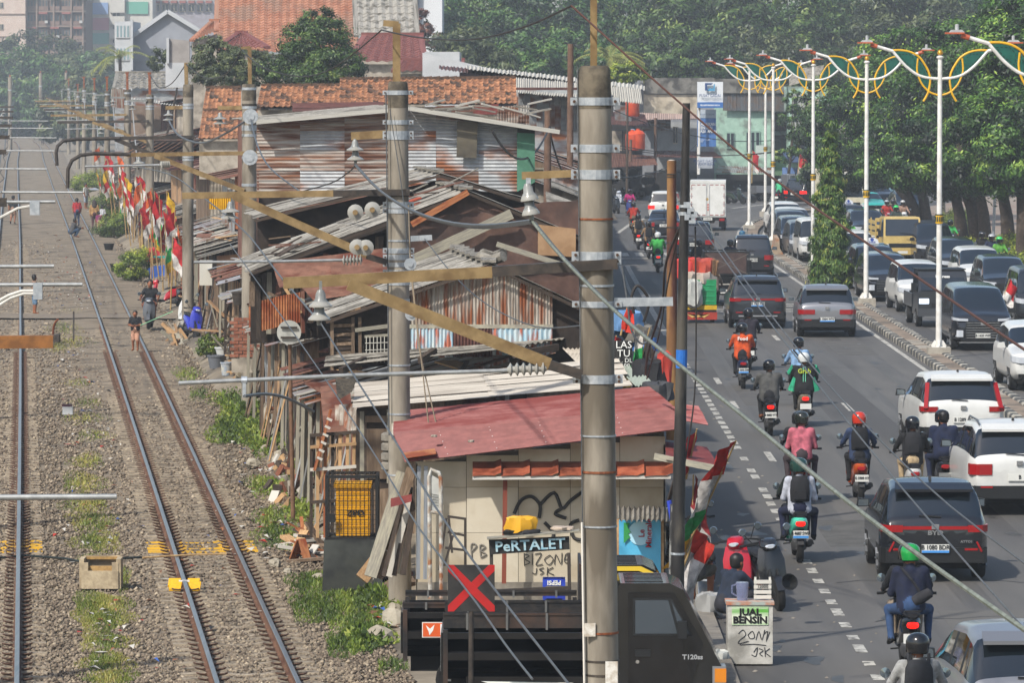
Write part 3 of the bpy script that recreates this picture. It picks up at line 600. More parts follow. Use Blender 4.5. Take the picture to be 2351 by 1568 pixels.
o2=MB().lathe([(.235,-.01),(.235,.01)],28,ax='y'); o2.build('disc',M('sign_back','a3a39c','b3b3ac',scale=6,rough=.5,metal=.2),t,loc=A(663.5,763,91.9)-o)
relpart(t,o,MB().box(-.16,.16,-.02,.0,-.02,.02,Matrix.Translation(A(663.5,752,91.86))).box(-.16,.16,-.02,.0,-.02,.02,Matrix.Translation(A(663.5,775,91.86))),'bracket',dkst)
# railway board with the red cross
Yb=60.8; q=A(1082,1351,Yb); t=thing('railway_signal_board','square black board with a bold red cross on a black post','sign',(q.x,Yb,-.5)); s_=.3
MB().box(-s_,s_,-.01,.01,-s_,s_).build('board',M('board_black','22201f','2c2a28',scale=7,rough=.6),t,loc=(0,0,q.z+.5))
rd=M('cross_red','a81414','9c1818',scale=9,rough=.5)
for g in (1,-1):
 a=Vector((-s_+.005,-.014,g*(s_-.035)));
 MB().prism([(-s_,0,g*s_),(-s_,0,g*(s_-.075)),(s_-.075,0,-g*s_),(s_,0,-g*s_),(s_,0,-g*(s_-.075)),(-s_+.075,0,g*s_)][::g],(0,-.016-.002*g,0),(0,-.011,0)).build('cross_stroke',rd,t,loc=(0,0,q.z+.5))
MB().tube([(-.01,0,0),(.0,.03,q.z+.5)],.032,10).build('post',dkst,t)
# ---- street lamps with leaf ornaments
wl=M('lamp_white','d9d7d2','c6c3bb',scale=4,rough=.4,spec=.5); yl=M('lamp_yellow','d9a816','c99a1a',scale=4,rough=.4); gl=M('leaf_green','0f4a3f','15584a',scale=5,rough=.4); orl=M('lamp_orange','a0492a','b05a3a',scale=6,rough=.5); gld=M('lamp_gold','b98a2c',rough=.3,metal=.6)
def arc(pts,k=3): return curve([(x,0,z) for x,z in pts],k)
def make_lamp():
 t=thing('street_lamp','','street lamp')
 MB().tube([(0,0,.3),(0,0,8.75)],.09,12,r2=.065).build('pole',wl,t,smooth=True)
 MB().box(-.33,.33,-.28,.28,0,.32).build('plinth',M('plinth','8d877c','a09a8e',scale=6,rough=.9),t)
 b=MB(); b.box(-.2,.2,-.2,.2,.3,.34)
 for k in range(4):
  a=k*PI/2; d=Vector((cos(a),sin(a),0)); b.bar(d*.08+Vector((0,0,.5)),d*.19+Vector((0,0,.33)),.02,.1)
 b.build('base_flange',wl,t)
 b=MB(); b.lathe([(.11,-.13),(.12,0),(.11,.13)],12,c=(0,0,4.05)); bo=b.build('ornament_band',yl,t)
 b=MB()
 for k in range(12): a=k*PI/6; b.box(-.02,.02,-.125,-.115,3.98,4.12,Matrix.Rotation(a,4,'Z'))
 b.lathe([(.122,0),(.122,.035)],12,c=(0,0,4.16)).build('band_motif',M('motif_dark','2a3a2c'),bo)
 MB().lathe([(.1,8.72),(.11,8.76),(.05,8.8)],12).build('collar',wl,t); MB().lathe([(.02,8.79),(.085,8.84),(.09,8.89),(.05,8.96),(.0,8.98)],12).build('finial',gld,t,smooth=True)
 for s_ in (-1,1):
  m=lambda P:[(s_*x,z) for x,z in P]
  MB().tube(arc(m([(-1.37,8.92),(-1.2,8.72),(-1.0,8.5),(-.7,8.27),(-.4,8.16),(0,8.12)])),.045,8).tube([(s_*-1.36,0,8.92),(s_*-1.85,0,9.07)],.05,8).build('arm',wl,t,smooth=True)
  MB().tube(arc(m([(-1.37,8.95),(-1.1,8.95),(-.83,8.89),(-.6,8.75),(-.45,8.55),(-.32,8.3),(-.285,8.06),(-.33,7.77),(-.4,7.6),(-.48,7.47)])),.032,8).build('ornament_ring',yl,t,smooth=True)
  MB().tube(arc(m([(-.64,8.72),(-.67,8.45),(-.64,8.25),(-.52,7.97),(-.3,7.74),(-.05,7.65)])),.03,8).build('ornament_ring',yl,t,smooth=True)
  for P,D in (([(-1.32,8.9),(-1.1,8.93),(-.85,8.87),(-.68,8.75),(-.69,8.3),(-1.0,8.52),(-1.2,8.74)],[(-1.2,8.84),(-.9,8.84),(-.74,8.7),(-.76,8.42),(-1.0,8.6)]),([(-.62,8.68),(-.45,8.45),(-.34,8.18),(-.64,8.25)],[(-.58,8.55),(-.47,8.35),(-.42,8.25),(-.56,8.3)]),([(-.6,8.2),(-.31,8.12),(-.36,7.84),(-.55,8.03)],[(-.5,8.12),(-.4,8.08),(-.4,7.95),(-.5,8.03)])):
   o=MB().prism([(x,0,z) for x,z in m(P)],(0,-.012,0),(0,.012,0)).build('leaf_panel',gl,t)
   b=MB(); q=[Vector((x,-.016,z)) for x,z in m(D)]
   for i in range(len(q)):
    a,c=q[i],q[(i+1)%len(q)]; L=(c-a).length; k=max(1,int(L/.1))
    for j in range(k): b.bar(a.lerp(c,j/k),a.lerp(c,(j+.55)/k),.006,.018)
   b.build('leaf_tracery',M('tracery_dark','0a1512'),o,kind='stuff')
  MB().tube([(s_*-1.83,0,9.06),(s_*-2.02,0,9.12)],.065,8).box(*sorted((s_*-1.95,s_*-2.4)),-.11,.11,9.15,9.19).build('lamp_bracket',orl,t)
  h=MB().prism([(s_*-1.95,0,9.19),(s_*-2.0,0,9.25),(s_*-2.25,0,9.25),(s_*-2.3,0,9.19)][::s_],(0,-.1,0),(0,.1,0)).build('lamp_head',M('lamp_grey','9a9b9b','adaeae',scale=7,rough=.4),t)
  MB().lathe([(.045,9.25),(.045,9.37),(.03,9.38)],10,c=(s_*-2.12,0,0)).build('sensor',M('lamp_grey'),h)
 return t
lamp0=make_lamp(); first=True
for (px,py,lab) in ((None,(12.55,112),'white street lamp whose green and yellow leaf ornament is cut by the right edge'),(2155,822,'white street lamp with leaf ornaments beside the black van, nearest whole one'),(1988,705,'white street lamp with leaf ornaments right of the slender tree'),(1866,627,'white street lamp with its pole half hidden behind the slender tree'),(None,(12.75,233),'white street lamp with its foot hidden by the concrete barrier'),(1720,530,'white street lamp at the tip of the median, leftmost of the row'),(1757,497,'farthest white street lamp, standing where the median bends away')):
 X,Y=py if px is None else G(px,py).xy
 o=lamp0 if first else copy_tree(lamp0); first=False
 o.location=(X,Y,.0); o['label']=lab; o['group']='leaf ornament street lamps on the median'
 o.rotation_euler=(0,0,-math.atan(.0032*max(0,Y-245)))
# ---------------------------------------------------------------- cars
glass=M('car_glass','11181d',rough=.04,spec=1.,metal=.12,coat=.6); trim=M('black_trim','131415',rough=.55); rub=M('tyre_rubber','121212','1c1b1a',scale=20,rough=.9); rimm=M('rim_silver','8c8e90',rough=.35,metal=.7); chrome=M('chrome','c9cbcd',rough=.15,metal=.9)
redl=M('tail_red','8c0f12',rough=.2,spec=.6); redlit=M('tail_red_lit','c01010',rough=.3,emit=('ff2010',1.1)); clearl=M('lamp_clear','c3c8ce',rough=.12,spec=.7,metal=.2); litl=M('lamp_lit','dfeaf2',rough=.2,emit=('cfe4ff',1.2)); amb=M('lamp_amber','c8791c',rough=.25)
platew=M('plate_pale','c9c9c3',rough=.5); plateb=M('plate_blue','3f86c9',rough=.5); platek=M('plate_ink','15161a',rough=.5); mesh_=M('grille_dark','0b0c0d','191a1b',scale=60,rough=.5)
undm=M('underbody','0b0b0b',rough=.9)
def paint(n):
 return {'black':M('paint_black','0b0c0e',rough=.22,spec=.55,coat=.5),'white':M('paint_white','c4c4c0','bdbdb9',scale=3,rough=.3,coat=.4),'silver':M('paint_silver','87888c',rough=.3,metal=.55,coat=.4),'dgrey':M('paint_dgrey','33363b',rough=.28,metal=.4,coat=.4),
 'grey':M('paint_grey','5b5e63',rough=.3,metal=.4,coat=.4),'teal':M('paint_teal','2f9d96',rough=.3,coat=.4),'yellow':M('paint_yellow','bda566','b0985c',scale=4,rough=.45),'cream':M('paint_cream','cfc8b0','c2baa0',scale=4,rough=.4),'lblue':M('paint_lblue','6f95a5',rough=.35,coat=.3),'ink':M('paint_ink','16181d',rough=.2,spec=.55,coat=.5),'bronze':M('paint_bronze','565049',rough=.28,metal=.5,coat=.4)}[n]
SP={'hatch':dict(L=3.95,W=1.74,H=1.58,belt=.98,P=[(0,.78),(.03,.98),(.12,1.04),(.5,1.49),(1.2,1.57),(2.2,1.5),(3.05,1.02),(3.75,.86),(3.95,.62)],pil=(.85,1.75),wh=.31),
'suv':dict(L=4.6,W=1.86,H=1.69,belt=1.06,P=[(0,.8),(.03,1.04),(.12,1.1),(.46,1.6),(1.2,1.69),(2.4,1.62),(3.3,1.12),(4.4,.98),(4.6,.7)],pil=(1.0,2.1),wh=.36),
'mpv':dict(L=4.5,W=1.77,H=1.73,belt=1.02,P=[(0,.8),(.03,1.0),(.1,1.08),(.32,1.63),(1.0,1.72),(2.7,1.66),(3.6,1.1),(4.32,.96),(4.5,.66)],pil=(.95,1.95),wh=.33),
'van':dict(L=4.7,W=1.78,H=1.9,belt=1.1,P=[(0,.9),(.03,1.1),(.08,1.15),(.2,1.8),(1,1.9),(3.2,1.83),(4.1,1.18),(4.58,1.02),(4.7,.7)],pil=(1.1,2.3),wh=.34),
'micro':dict(L=4.1,W=1.68,H=1.92,belt=1.1,P=[(0,.9),(.03,1.08),(.14,1.86),(1,1.92),(3.2,1.87),(3.82,1.12),(4.02,.98),(4.1,.6)],pil=(1.1,2.2),wh=.31),
'sedan':dict(L=4.4,W=1.73,H=1.48,belt=.98,P=[(0,.75),(.03,.98),(.62,1.04),(1.3,1.4),(1.9,1.48),(2.4,1.44),(3.2,1.0),(4.2,.85),(4.4,.6)],pil=(1.6,2.3),wh=.32)}
WHC={}
def wheel_me(r,w_):
 k=(r,w_)
 if k not in WHC:
  b=MB().lathe([(r*.62,-w_/2),(r*.93,-w_/2),(r,-w_*.36),(r,w_*.36),(r*.93,w_/2),(r*.62,w_/2)],20,ax='x').mesh('wheel',rub,True)
  c=MB(); c.lathe([(r*.62,w_/2-.02),(r*.58,w_/2+.002),(r*.18,w_/2-.03),(.0,w_/2-.025)],20,ax='x')
  c.lathe([(.0,-w_/2+.025),(r*.18,-w_/2+.03),(r*.58,-w_/2-.002),(r*.62,-w_/2+.02)],20,ax='x')
  for i in range(5):
   a=i*2*PI/5; d=Vector((0,cos(a),sin(a)))
   for s_ in (-1,1): c.bar(d*r*.12+Vector((s_*(w_/2-.004),0,0)),d*r*.6+Vector((s_*(w_/2+.002),0,0)),.07,.02)
  WHC[k]=(b,c.mesh('rim',rimm,True))
 return WHC[k]
def wheels(t,pts,r,w_=.2):
 a,c=wheel_me(r,w_)
 for x,y in pts: OB('rim',c,OB('wheel',a,t,(x,y,r)))
def ccsub(V,F_,C_):                  # one step of surface subdivision; class ids ride along
 fp=[tuple(sum(V[i][k] for i in f)/len(f) for k in range(3)) for f in F_]; E={}; vf=[[] for _ in V]; ve=[set() for _ in V]
 for a,f in enumerate(F_):
  for q in range(len(f)):
   e=(min(f[q],f[q-1]),max(f[q],f[q-1])); E.setdefault(e,[]).append(a); ve[e[0]].add(e); ve[e[1]].add(e); vf[f[q]].append(a)
 out=[]
 for i,v in enumerate(V):
  n=len(vf[i])
  if not n: out.append(v); continue
  bd=[e for e in ve[i] if len(E[e])!=2]
  if bd:
   o=[V[e[0] if e[1]==i else e[1]] for e in bd]; out.append(tuple((6*v[k]+sum(q[k] for q in o)*2/len(o))/8 for k in range(3)))
  else:
   Q=[sum(fp[a][k] for a in vf[i])/n for k in range(3)]; R2=[sum((V[e[0]][k]+V[e[1]][k])/2 for e in ve[i])/len(ve[i]) for k in range(3)]
   out.append(tuple((Q[k]+2*R2[k]+(n-3)*v[k])/n for k in range(3)))
 ei={}
 for e,fs in E.items():
  ei[e]=len(out); a,b=V[e[0]],V[e[1]]; out.append(tuple((a[k]+b[k]+fp[fs[0]][k]+fp[fs[1]][k])/4 for k in range(3)) if len(fs)==2 else tuple((a[k]+b[k])/2 for k in range(3)))
 fi=len(out); out+=fp; nf=[];nc=[]
 for a,f in enumerate(F_):
  for q in range(len(f)):
   p,n_=f[q-1],f[(q+1)%len(f)]; v=f[q]; nf.append((v,ei[(min(v,n_),max(v,n_))],fi+a,ei[(min(v,p),max(v,p))])); nc.append(C_[a])
 return out,nf,nc
SHC={}
def shell_geo(sp):
 key=(sp['L'],sp['H'])
 if key in SHC: return SHC[key]
 L,W,H,belt=sp['L'],sp['W'],sp['H'],sp['belt']; P=sp['P']; ys=[p[0] for p in P]; zs=[p[1] for p in P]; wr=sp['wh']
 ax=[.78,L-.82]; st=set(ys)|{ax[0]-wr*1.12,ax[0]+wr*1.12,ax[1]-wr*1.12,ax[1]+wr*1.12,L*.5,.25,L-.3,L-.1}
 for p in sp['pil']: st|={p-.05,p+.05}
 st=sorted(s for s in st if 0<=s<=L); st=[s for i,s in enumerate(st) if i==0 or s-st[i-1]>.015]
 rr=[y for y,z in P if z>H-.14]; r0,r1=min(rr),max(rr); cowl=min(y for y,z in P if y>r1); tail=max(y for y,z in P if y<r0); rings=[]
 for y in st:
  z=float(np.interp(y,ys,zs)); e=min(y,L-y)/L; k=1-.16*max(0,1-e/.1)**2; w_=W/2*k
  zb=.24+.14*max(0,1-e/.1); bl=min(belt,z-.02); u=min(1,max(0,(z-belt)/(H-belt))); wt=W/2*k*(.95-.17*u) if z>belt+.03 else w_*.93; zz=max(z,bl+.02)
  rings.append([(x,y,z_) for x,z_ in [(0,zb),(.82*w_,zb),(w_*.975,zb+.1),(w_*1.01,zb+.42*(bl-zb)),(w_*.995,bl-.05),(w_*.955,bl),(wt,zz-.055 if u>.3 else zz-.03),(wt-.08,zz-.0),(wt*.45,zz+.024*(1 if u>0 else 1.3)),(0,zz+.032*(1 if u>0 else 1.3))]])
 V=[];ix={};F_=[];C_=[]
 def vi(p):
  k=tuple(round(c,4)+0. for c in p)
  if k not in ix: ix[k]=len(V); V.append(p)
  return ix[k]
 def put(q,d): F_.append(tuple(vi(p) for p in q)); C_.append(d)
 for i in range(len(st)-1):
  a,b=rings[i],rings[i+1]; ym=(st[i]+st[i+1])/2; zt0,zt1=[np.interp(q,ys,zs) for q in (st[i],st[i+1])]
  for j in range(9):
   q=[a[j],b[j],b[j+1],a[j+1]]; d='body'
   if j>=6 and r1<=ym<=cowl: d='windscreen'
   elif j>=6 and tail<=ym<=r0: d='rear_window'
   elif j==5 and tail<ym<cowl and min(zt0,zt1)>=belt+.03: d='pillars' if any(abs(ym-p)<.051 for p in sp['pil']) else 'side'
   elif j in (1,2) and any(abs(ym-x)<wr*1.12 for x in ax): d='wheel_arch'
   elif j>=6 and r0<ym<r1: d='roof'
   for s_ in (1,-1):
    qq=[(s_*p[0],p[1],p[2]) for p in q]; put(qq[::-1] if s_==1 else qq,d+('_r' if d=='side' and s_==1 else ''))
 for ring,rev in ((rings[0],0),(rings[-1],1)):
  o=list(ring)+[(-p[0],p[1],p[2]) for p in ring[-2:0:-1]]; put(o[::-1] if rev else o,'body')
 V,F_,C_=ccsub(V,F_,C_); G_={}
 for f,c in zip(F_,C_):
  m=G_.setdefault(c,({},[],[])); q=[]
  for v in f:
   if v not in m[0]: m[0][v]=len(m[1]); m[1].append(V[v])
   q.append(m[0][v])
  m[2].append(tuple(q))
 SHC[key]=(G_,ax); return SHC[key]
def shell(t,sp,pm,roofm=None):
 L,W,wr=sp['L'],sp['W'],sp['wh']; G_,ax=shell_geo(sp)
 for c,(_,vs,fs) in G_.items():
  b=MB(); b.v=vs; b.f=fs; b.m=[0]*len(fs)
  b.build({'side':'side_window','side_r':'side_window'}.get(c,c),{'body':pm,'roof':roofm or pm,'pillars':trim,'wheel_arch':undm}.get(c,glass),t,smooth=True,ang=50,**({'kind':'stuff'} if c in ('pillars','wheel_arch') else {}))
 MB().box(-W*.4,W*.4,.2,L-.2,.2,.3).build('underbody',undm,t); wheels(t,[(s_*(W/2-.11),y) for s_ in (-1,1) for y in ax],wr)
def strip3(t,name,m,W,L,end,x0,x1,z0,z1,dep=.26,z0o=None,z1o=None,off=.012):   # lamp or trim wrapping a corner; both sides
 z0o=z0 if z0o is None else z0o; z1o=z1 if z1o is None else z1o
 for s_ in (-1,1):
  k=lambda y:(L-y if end=='f' else y)
  w_=W/2; pts=[(x0*w_,k(-off)),(min(x1,.80)*w_,k(-off)),(min(x1,.87)*w_+.005,k(.03-off)),(x1*w_*.965+off,k(dep*.45)),(x1*w_*.985+off,k(dep))]
  if x1<.8: pts=pts[:2]
  n=len(pts)-1; b=MB()
  rows=[[(s_*x,y,lerp(z1,z1o,i/n)) for i,(x,y) in enumerate(pts)],[(s_*x,y,lerp(z0,z0o,i/n)) for i,(x,y) in enumerate(pts)]]
  b.grid(rows);
  # depth: push a back row inwards so that it is a solid lens
  yb=.05 if end=='r' else -.05
  b.grid([[(p[0]*.97,p[1]+yb,p[2]) for p in rows[0]],rows[0]]); b.grid([rows[1],[(p[0]*.97,p[1]+yb,p[2]) for p in rows[1]]])
  b.build(name,m,t,smooth=False)
def slab(t,name,m,L,end,x0,x1,z0,z1,off=.02,th=.04,par=None):
 y=L+off if end=='f' else -off; yi=y-th if end=='f' else y+th
 return MB().box(x0,x1,min(y,yi),max(y,yi),z0,z1).build(name,m,par or t)
def plate(t,L,end,z,txt,blue=False,dy=.0,x=0.):
 o=slab(t,'number_plate',platew,L,end,x-.22,x+.22,z-.068,z+.068,.035+dy,.02)
 y=(L+.035+dy+.004) if end=='f' else -(.035+dy+.004); rot=(PI/2,0,PI) if end=='f' else (PI/2,0,0)
 if blue: MB().box(x-.218,x+.218,min(y,y+.003),max(y,y+.003),z-.066,z-.03).build('plate_stripe',plateb,o)
 if txt: text(txt,.105,platek,o,(x,y,z+(.018 if blue else .0)),rot,sx=.85,bold=.002)
def mirrors(t,sp,m):
 y=sp['L']-[a for a in sp['P'] if a[1]<sp['belt']+.2][-3][0] if False else [p[0] for p in sp['P']][-3]-.35
 for s_ in (-1,1):
  x=s_*(sp['W']/2+.09); o=MB().prism([(x-.11,0,sp['belt']),(x+.11,0,sp['belt']+.01),(x+.1,0,sp['belt']+.13),(x-.08,0,sp['belt']+.15)],(0,y-.03,0),(0,y+.07,0)).build('mirror',m,t)
  MB().box(x-.08,x+.085,y-.034,y-.031,sp['belt']+.02,sp['belt']+.125).build('mirror_glass',M('mirror_glass','7f8b93',rough=.05,metal=.8),o)
CARLOG=[]
def car(kind,col,label,X,Y,rz=0.,front=False,txt=None,blue=False,opt=(),name='parked_car',cat='car',tc=None,group=None):
 sp=SP[kind]; pm=paint(col); L,W,H=sp['L'],sp['W'],sp['H']
 # local frame: rear at y=0, nose at y=L; placed so that the end facing the viewer stands at (X,Y)
 t=thing(name,label,cat,(X,Y,.005),(PI if front else 0.)+rz,group=group)
 if front:
  d=Vector((-sin(PI+rz),cos(PI+rz),0)); t.location=Vector((X,Y,.005))-d*L
 b=sp['belt']; shell(t,sp,pm,trim if 'blackroof' in opt else None); mirrors(t,sp,pm if 'mp' in opt else trim)
 if 'rails' in opt:
  for s_ in (-1,1): MB().tube([(s_*W*.36,.7,H-.04),(s_*W*.365,.9,H+.03),(s_*W*.365,2.0,H+.03),(s_*W*.36,2.3,H-.06)],.02,6).build('roof_rail',M('rail_grey','6d7073',rough=.4,metal=.5),t)
 if not front:
  strip3(t,'tail_light',redlit if 'lit' in opt else redl,W,L,'r',*( (.42,1,b-.27,b-.13,.3) if 'lowlamp' in opt else (.55,1.,b-.3,b-.1,.25) if 'std' in opt else (.6,1.,b-.17,b-.06,.3)))
  if 'bar' in opt: slab(t,'light_bar',redl,L,'r',-W*.36,W*.36,b-.13,b-.075,.016)
  if 'pillar' in opt:
   for s_ in (-1,1): MB().bar((s_*W*.44,-.01,b-.1),(s_*W*.395,.4,H-.2),.09,.05).build('pillar_light',redl,t)
  slab(t,'bumper',trim if 'plast' in opt else pm,L,'r',-W*.45,W*.45,.32,.56 if 'plast' in opt else .5,.035,.12)
  if 'plast' in opt: strip3(t,'bumper_corner',trim,W,L,'r',.8,1.,.3,.55,.45)
  if 'skid' in opt: slab(t,'skid_plate',chrome if 'chr' in opt else M('skid_grey','8b8d90',rough=.4),L,'r',-W*.34,W*.34,.40,.44,.045)
  for s_ in (-1,1): slab(t,'reflector',redl,L,'r',*sorted((s_*W*.27,s_*W*.39)),.52 if 'plast' in opt else .46,.555 if 'plast' in opt else .5,.042)
  plate(t,L,'r',.80 if 'hp' in opt else .55 if 'lp' in opt else .72,txt,blue,dy=.03 if 'lp' in opt else 0)
  MB().bar((-.25,.08,b+.09),(.1,.06,b+.07),.02,.02).build('wiper',trim,t)
  slab(t,'emblem',chrome,L,'r',-.06,.06,b-.12,b-.04,.03)
  MB().prism([(-W*.36,.28,H-.13),(W*.36,.28,H-.13),(W*.35,.52,H-.04),(-W*.35,.52,H-.04)],(0,0,-.02),(0,0,.025)).build('spoiler',pm if 'blackroof' not in opt else trim,t)
  MB().prism([(0,.95,H-.02),(0,1.2,H-.02),(0,1.0,H+.06)],(-.02,0,0),(.02,0,0)).build('antenna_fin',trim,t)
 else:
  z=b-.28
  if 'slim' in opt: strip3(t,'headlight',clearl,W,L,'f',.5,1,z+.07,z+.14,.5,z+.1,z+.19); strip3(t,'fog_lamp',clearl,W,L,'f',.66,.9,.42,.62,.2)
  else: strip3(t,'headlight',litl if 'lit' in opt else clearl,W,L,'f',.52,1,z-.05,z+.1,.42,z-.0,z+.16)
  g0,g1=(.36,z+.06) if 'big' in opt else (.50,z+.05)
  g=slab(t,'grille',mesh_,L,'f',-W*.29,W*.29,g0,g1,.02)
  gb=MB()
  for i in range(4 if 'big' not in opt else 7):
   zz=lerp(g0,g1,(i+.5)/(4 if 'big' not in opt else 7)); gb.box(-W*.28,W*.28,L+.02,L+.03,zz-.008,zz+.008)
  gb.build('grille_bars',chrome if 'chr' in opt else M('grille_bar','3a3c3f',rough=.4,metal=.4),g,kind='stuff')
  slab(t,'lower_intake',undm,L,'f',-W*.36,W*.36,.26,.37,.03,.1)
  if 'lip' in opt: slab(t,'chrome_lip',chrome,L,'f',-W*.4,W*.4,.24,.27,.04,.1)
  for s_ in (-1,1): slab(t,'fog_lamp',clearl if 'fog' in opt else undm,L,'f',*sorted((s_*W*.31,s_*W*.41)),.36,.46,.0)
  slab(t,'emblem',chrome,L,'f',-.07,.07,g1-.1,g1-.02,.034)
  plate(t,L,'f',.46,txt,blue)
  MB().bar((-.5,L-([L-p[0] for p in sp['P']][-3])+.06,b+.07),(.1,L-([L-p[0] for p in sp['P']][-3])+.06,b+.065),.02,.02).build('wiper',trim,t)
  MB().box(.3,.42,r_y(sp)-.02,r_y(sp),H-.25,H-.2).build('sticker',platew,t) if 'stk' in opt else None
 if 'taxi' in opt:
  s_=MB().prism([(-.28,0,H),(.28,0,H),(.22,0,H+.17),(.1,0,H+.24),(-.1,0,H+.24),(-.22,0,H+.17)],(0,L*.42,0),(0,L*.42+.1,0)).build('taxi_sign',M('taxi_white','c9cdd2',rough=.4),t)
  text('TAKSI',.1,M('taxi_blue','22408f'),s_,(0,L*.42+.104,H+.06),(PI/2,0,PI),bold=.003)
  MB().lathe([(.0,0),(.07,0),(.07,.006)],12,c=(0,L*.42+.1,H+.17),ax='y').build('bird_disc',M('taxi_blue'),s_)
  MB().box(-W*.3,W*.3,L*.3,L*.3+.1,H,H+.012).build('roof_bar',M('taxi_bluebar','4f90c0'),t)
 return t
def r_y(sp): return max(y for y,z in sp['P'] if z>sp['H']-.14)+.06
def PX(vx,vy): p=G(vx,vy); return p.x,p.y
# --- going away (rear views)
def rear(kind,col,label,vx,vy,**k):
 X,Y=PX(vx,vy); return car(kind,col,label,X,Y-.05,name='car',group='cars driving away on the left carriageway',**k)
t=rear('hatch','ink','glossy black hatchback with a full width light bar, behind the bottom right riders',2146,1338,txt='B 1080 BDR',blue=True,opt=('bar','plast','lp'))
text('BYD',.1,chrome,t,(0,-.03,.80),bold=.004,sx=1.3); text('ATTO1',.055,chrome,t,(.5,-.03,.66),sx=1.1,bold=.002)
for s_ in (-1,1): MB().bar((s_*.74,-.04,.5),(s_*.66,-.05,.66),.03,.03).build('slanted_reflector',redl,t)

rear('suv','white','large white SUV with tall L shaped red tail lights beside the median',2211,1040,txt='B 1289 AG',opt=('pillar','plast','skid','chr'),rz=R(2))
rear('suv','white','white SUV with silver roof rail, cut off by the right edge',2340,1185,txt='B',opt=('std','plast','rails'),rz=R(1.5))
X,Y=6.15,55.2; car('hatch','silver','silver hatchback at the bottom right corner, only its roof and left side in view',X,Y,R(3),txt='B',opt=('std',),name='car',group='cars driving away on the left carriageway')
rear('suv','dgrey','dark grey SUV with a thin red light bar before the black rack pickup',1740,755,txt='B 1793 PZR',blue=True,opt=('bar','plast','skid','hp','rails'))
t=rear('hatch','silver','silver rounded hatchback with almond shaped tail lights, its indicator lit',1899,775,txt='B 1064 WNT',blue=True,opt=('plast','lp','lowlamp','mp'),rz=R(-1)); t.scale=(1.06,1.06,1.03)
rear('mpv','ink','black people carrier with red tail lights beside the concrete barrier',1727,637,txt='B 1054 PZG',opt=('std','mp'),rz=R(-2))
rear('mpv','ink','black car half hidden behind the utility poles near the zebra crossing',1594,598,txt='B 2615 UKH',opt=('std',),rz=R(-3))
rear('sedan','ink','black saloon half hidden by the rusty pole, ahead of the green vest rider',1524,550,txt='B 1185',opt=('std',),rz=R(-3))
rear('mpv','white','white people carrier left of the white box truck',1522,508,txt='B 2190',opt=('std','lit'),rz=R(-6))
rear('mpv','ink','black car turning right past the far end of the median',1822,470,txt='B 2418',opt=('std','lit'),rz=R(-38))
X,Y=PX(2010,428); car('van','white','white van far behind the slender tree, partly under the trees',X,Y,R(-62),opt=('std',),name='car',group='cars driving away on the left carriageway')
X,Y=PX(1925,440); car('mpv','black','black car parked behind the slender tree far back',X,Y,R(-60),opt=('std',),name='car',group='cars driving away on the left carriageway')
# --- oncoming (front views)
def fr(kind,col,label,vx,vy,**k):
 X,Y=PX(vx,vy); k.setdefault('name','car'); return car(kind,col,label,X,Y-.05,front=True,group='oncoming cars on the right carriageway',**k)
fr('van','ink','big glossy black van with a huge chrome barred grille beside the nearest whole lamp',2256,806,txt='B 1620 WIP',opt=('slim','big','lip','chr'),rz=R(1))
fr('micro','dgrey','dark grey van at the right edge beside the big black van',2392,752,opt=(),rz=R(1))
fr('suv','white','white SUV cut by the right edge below the black vans',2405,900,opt=('mp',),rz=R(1))
fr('mpv','white','white people carrier behind the dark grey pickup with its roof lettering',2121,718,txt='B 2641',opt=('mp','fog'),rz=R(2))
fr('mpv','ink','black people carrier with slim silver light strips right of the second lamp pole',2044,693,txt='B 2243 U',opt=('slim','chr','big'),rz=R(2))
fr('mpv','ink','black taxi with a white and blue roof sign',2018,668,opt=('taxi','chr'),rz=R(2),cat='taxi')
fr('micro','white','white van with a dark lower bumper beside the slender tree',1968,640,txt='B 1',opt=(),rz=R(2))
fr('mpv','ink','black car with tree reflections, behind the white hatchback on the right',2207,648,opt=('mp',),rz=R(2))
fr('mpv','white','white people carrier with dark windscreen right of the lamp pole',2260,676,txt='B 1877',opt=('mp','chr'),rz=R(2))
fr('mpv','black','black car at the right edge behind the big black van',2316,702,opt=(),rz=R(2))
fr('van','ink','black van with bright chrome grille behind the yellow truck\'s right side',2152,612,opt=('big','chr','lip','blackroof'),rz=R(3))
fr('suv','ink','black SUV between the white van and the yellow truck',2001,562,opt=('fog',),rz=R(4))
fr('sedan','grey','grey taxi saloon with white roof sign below the cream box truck',1966,535,opt=('taxi',),rz=R(6),cat='taxi')
fr('sedan','teal','teal car right of the cream box truck',2010,500,opt=(),rz=R(10));
fr('mpv','dgrey','dark grey people carrier farthest up the right queue',2036,482,opt=(),rz=R(20))
fr('suv','black','black SUV with a silver grille bar under the trees',2101,508,txt='B',opt=('chr',),rz=R(6))
fr('mpv','lblue','pale blue car with lettering across its windscreen, far under the trees',2092,470,opt=(),rz=R(8))
fr('suv','white','white SUV with a roof opening, first of the queue by the lamp at the bend',1812,540,txt='B',opt=('mp',),rz=R(3))
fr('mpv','white','white car behind the black one in the queue beside the barrier',1831,558,opt=('mp',),rz=R(4))
fr('mpv','dgrey','dark grey car third in the queue beside the barrier',1825,565,opt=(),rz=R(4))
fr('mpv','ink','black people carrier with fanged grille beside the barrier',1836,583,opt=('big',),rz=R(2))
fr('mpv','grey','grey people carrier half hidden by the slender tree',1858,596,opt=(),rz=R(2))
fr('micro','white','white van almost hidden behind the slender tree',1878,602,opt=(),rz=R(2))
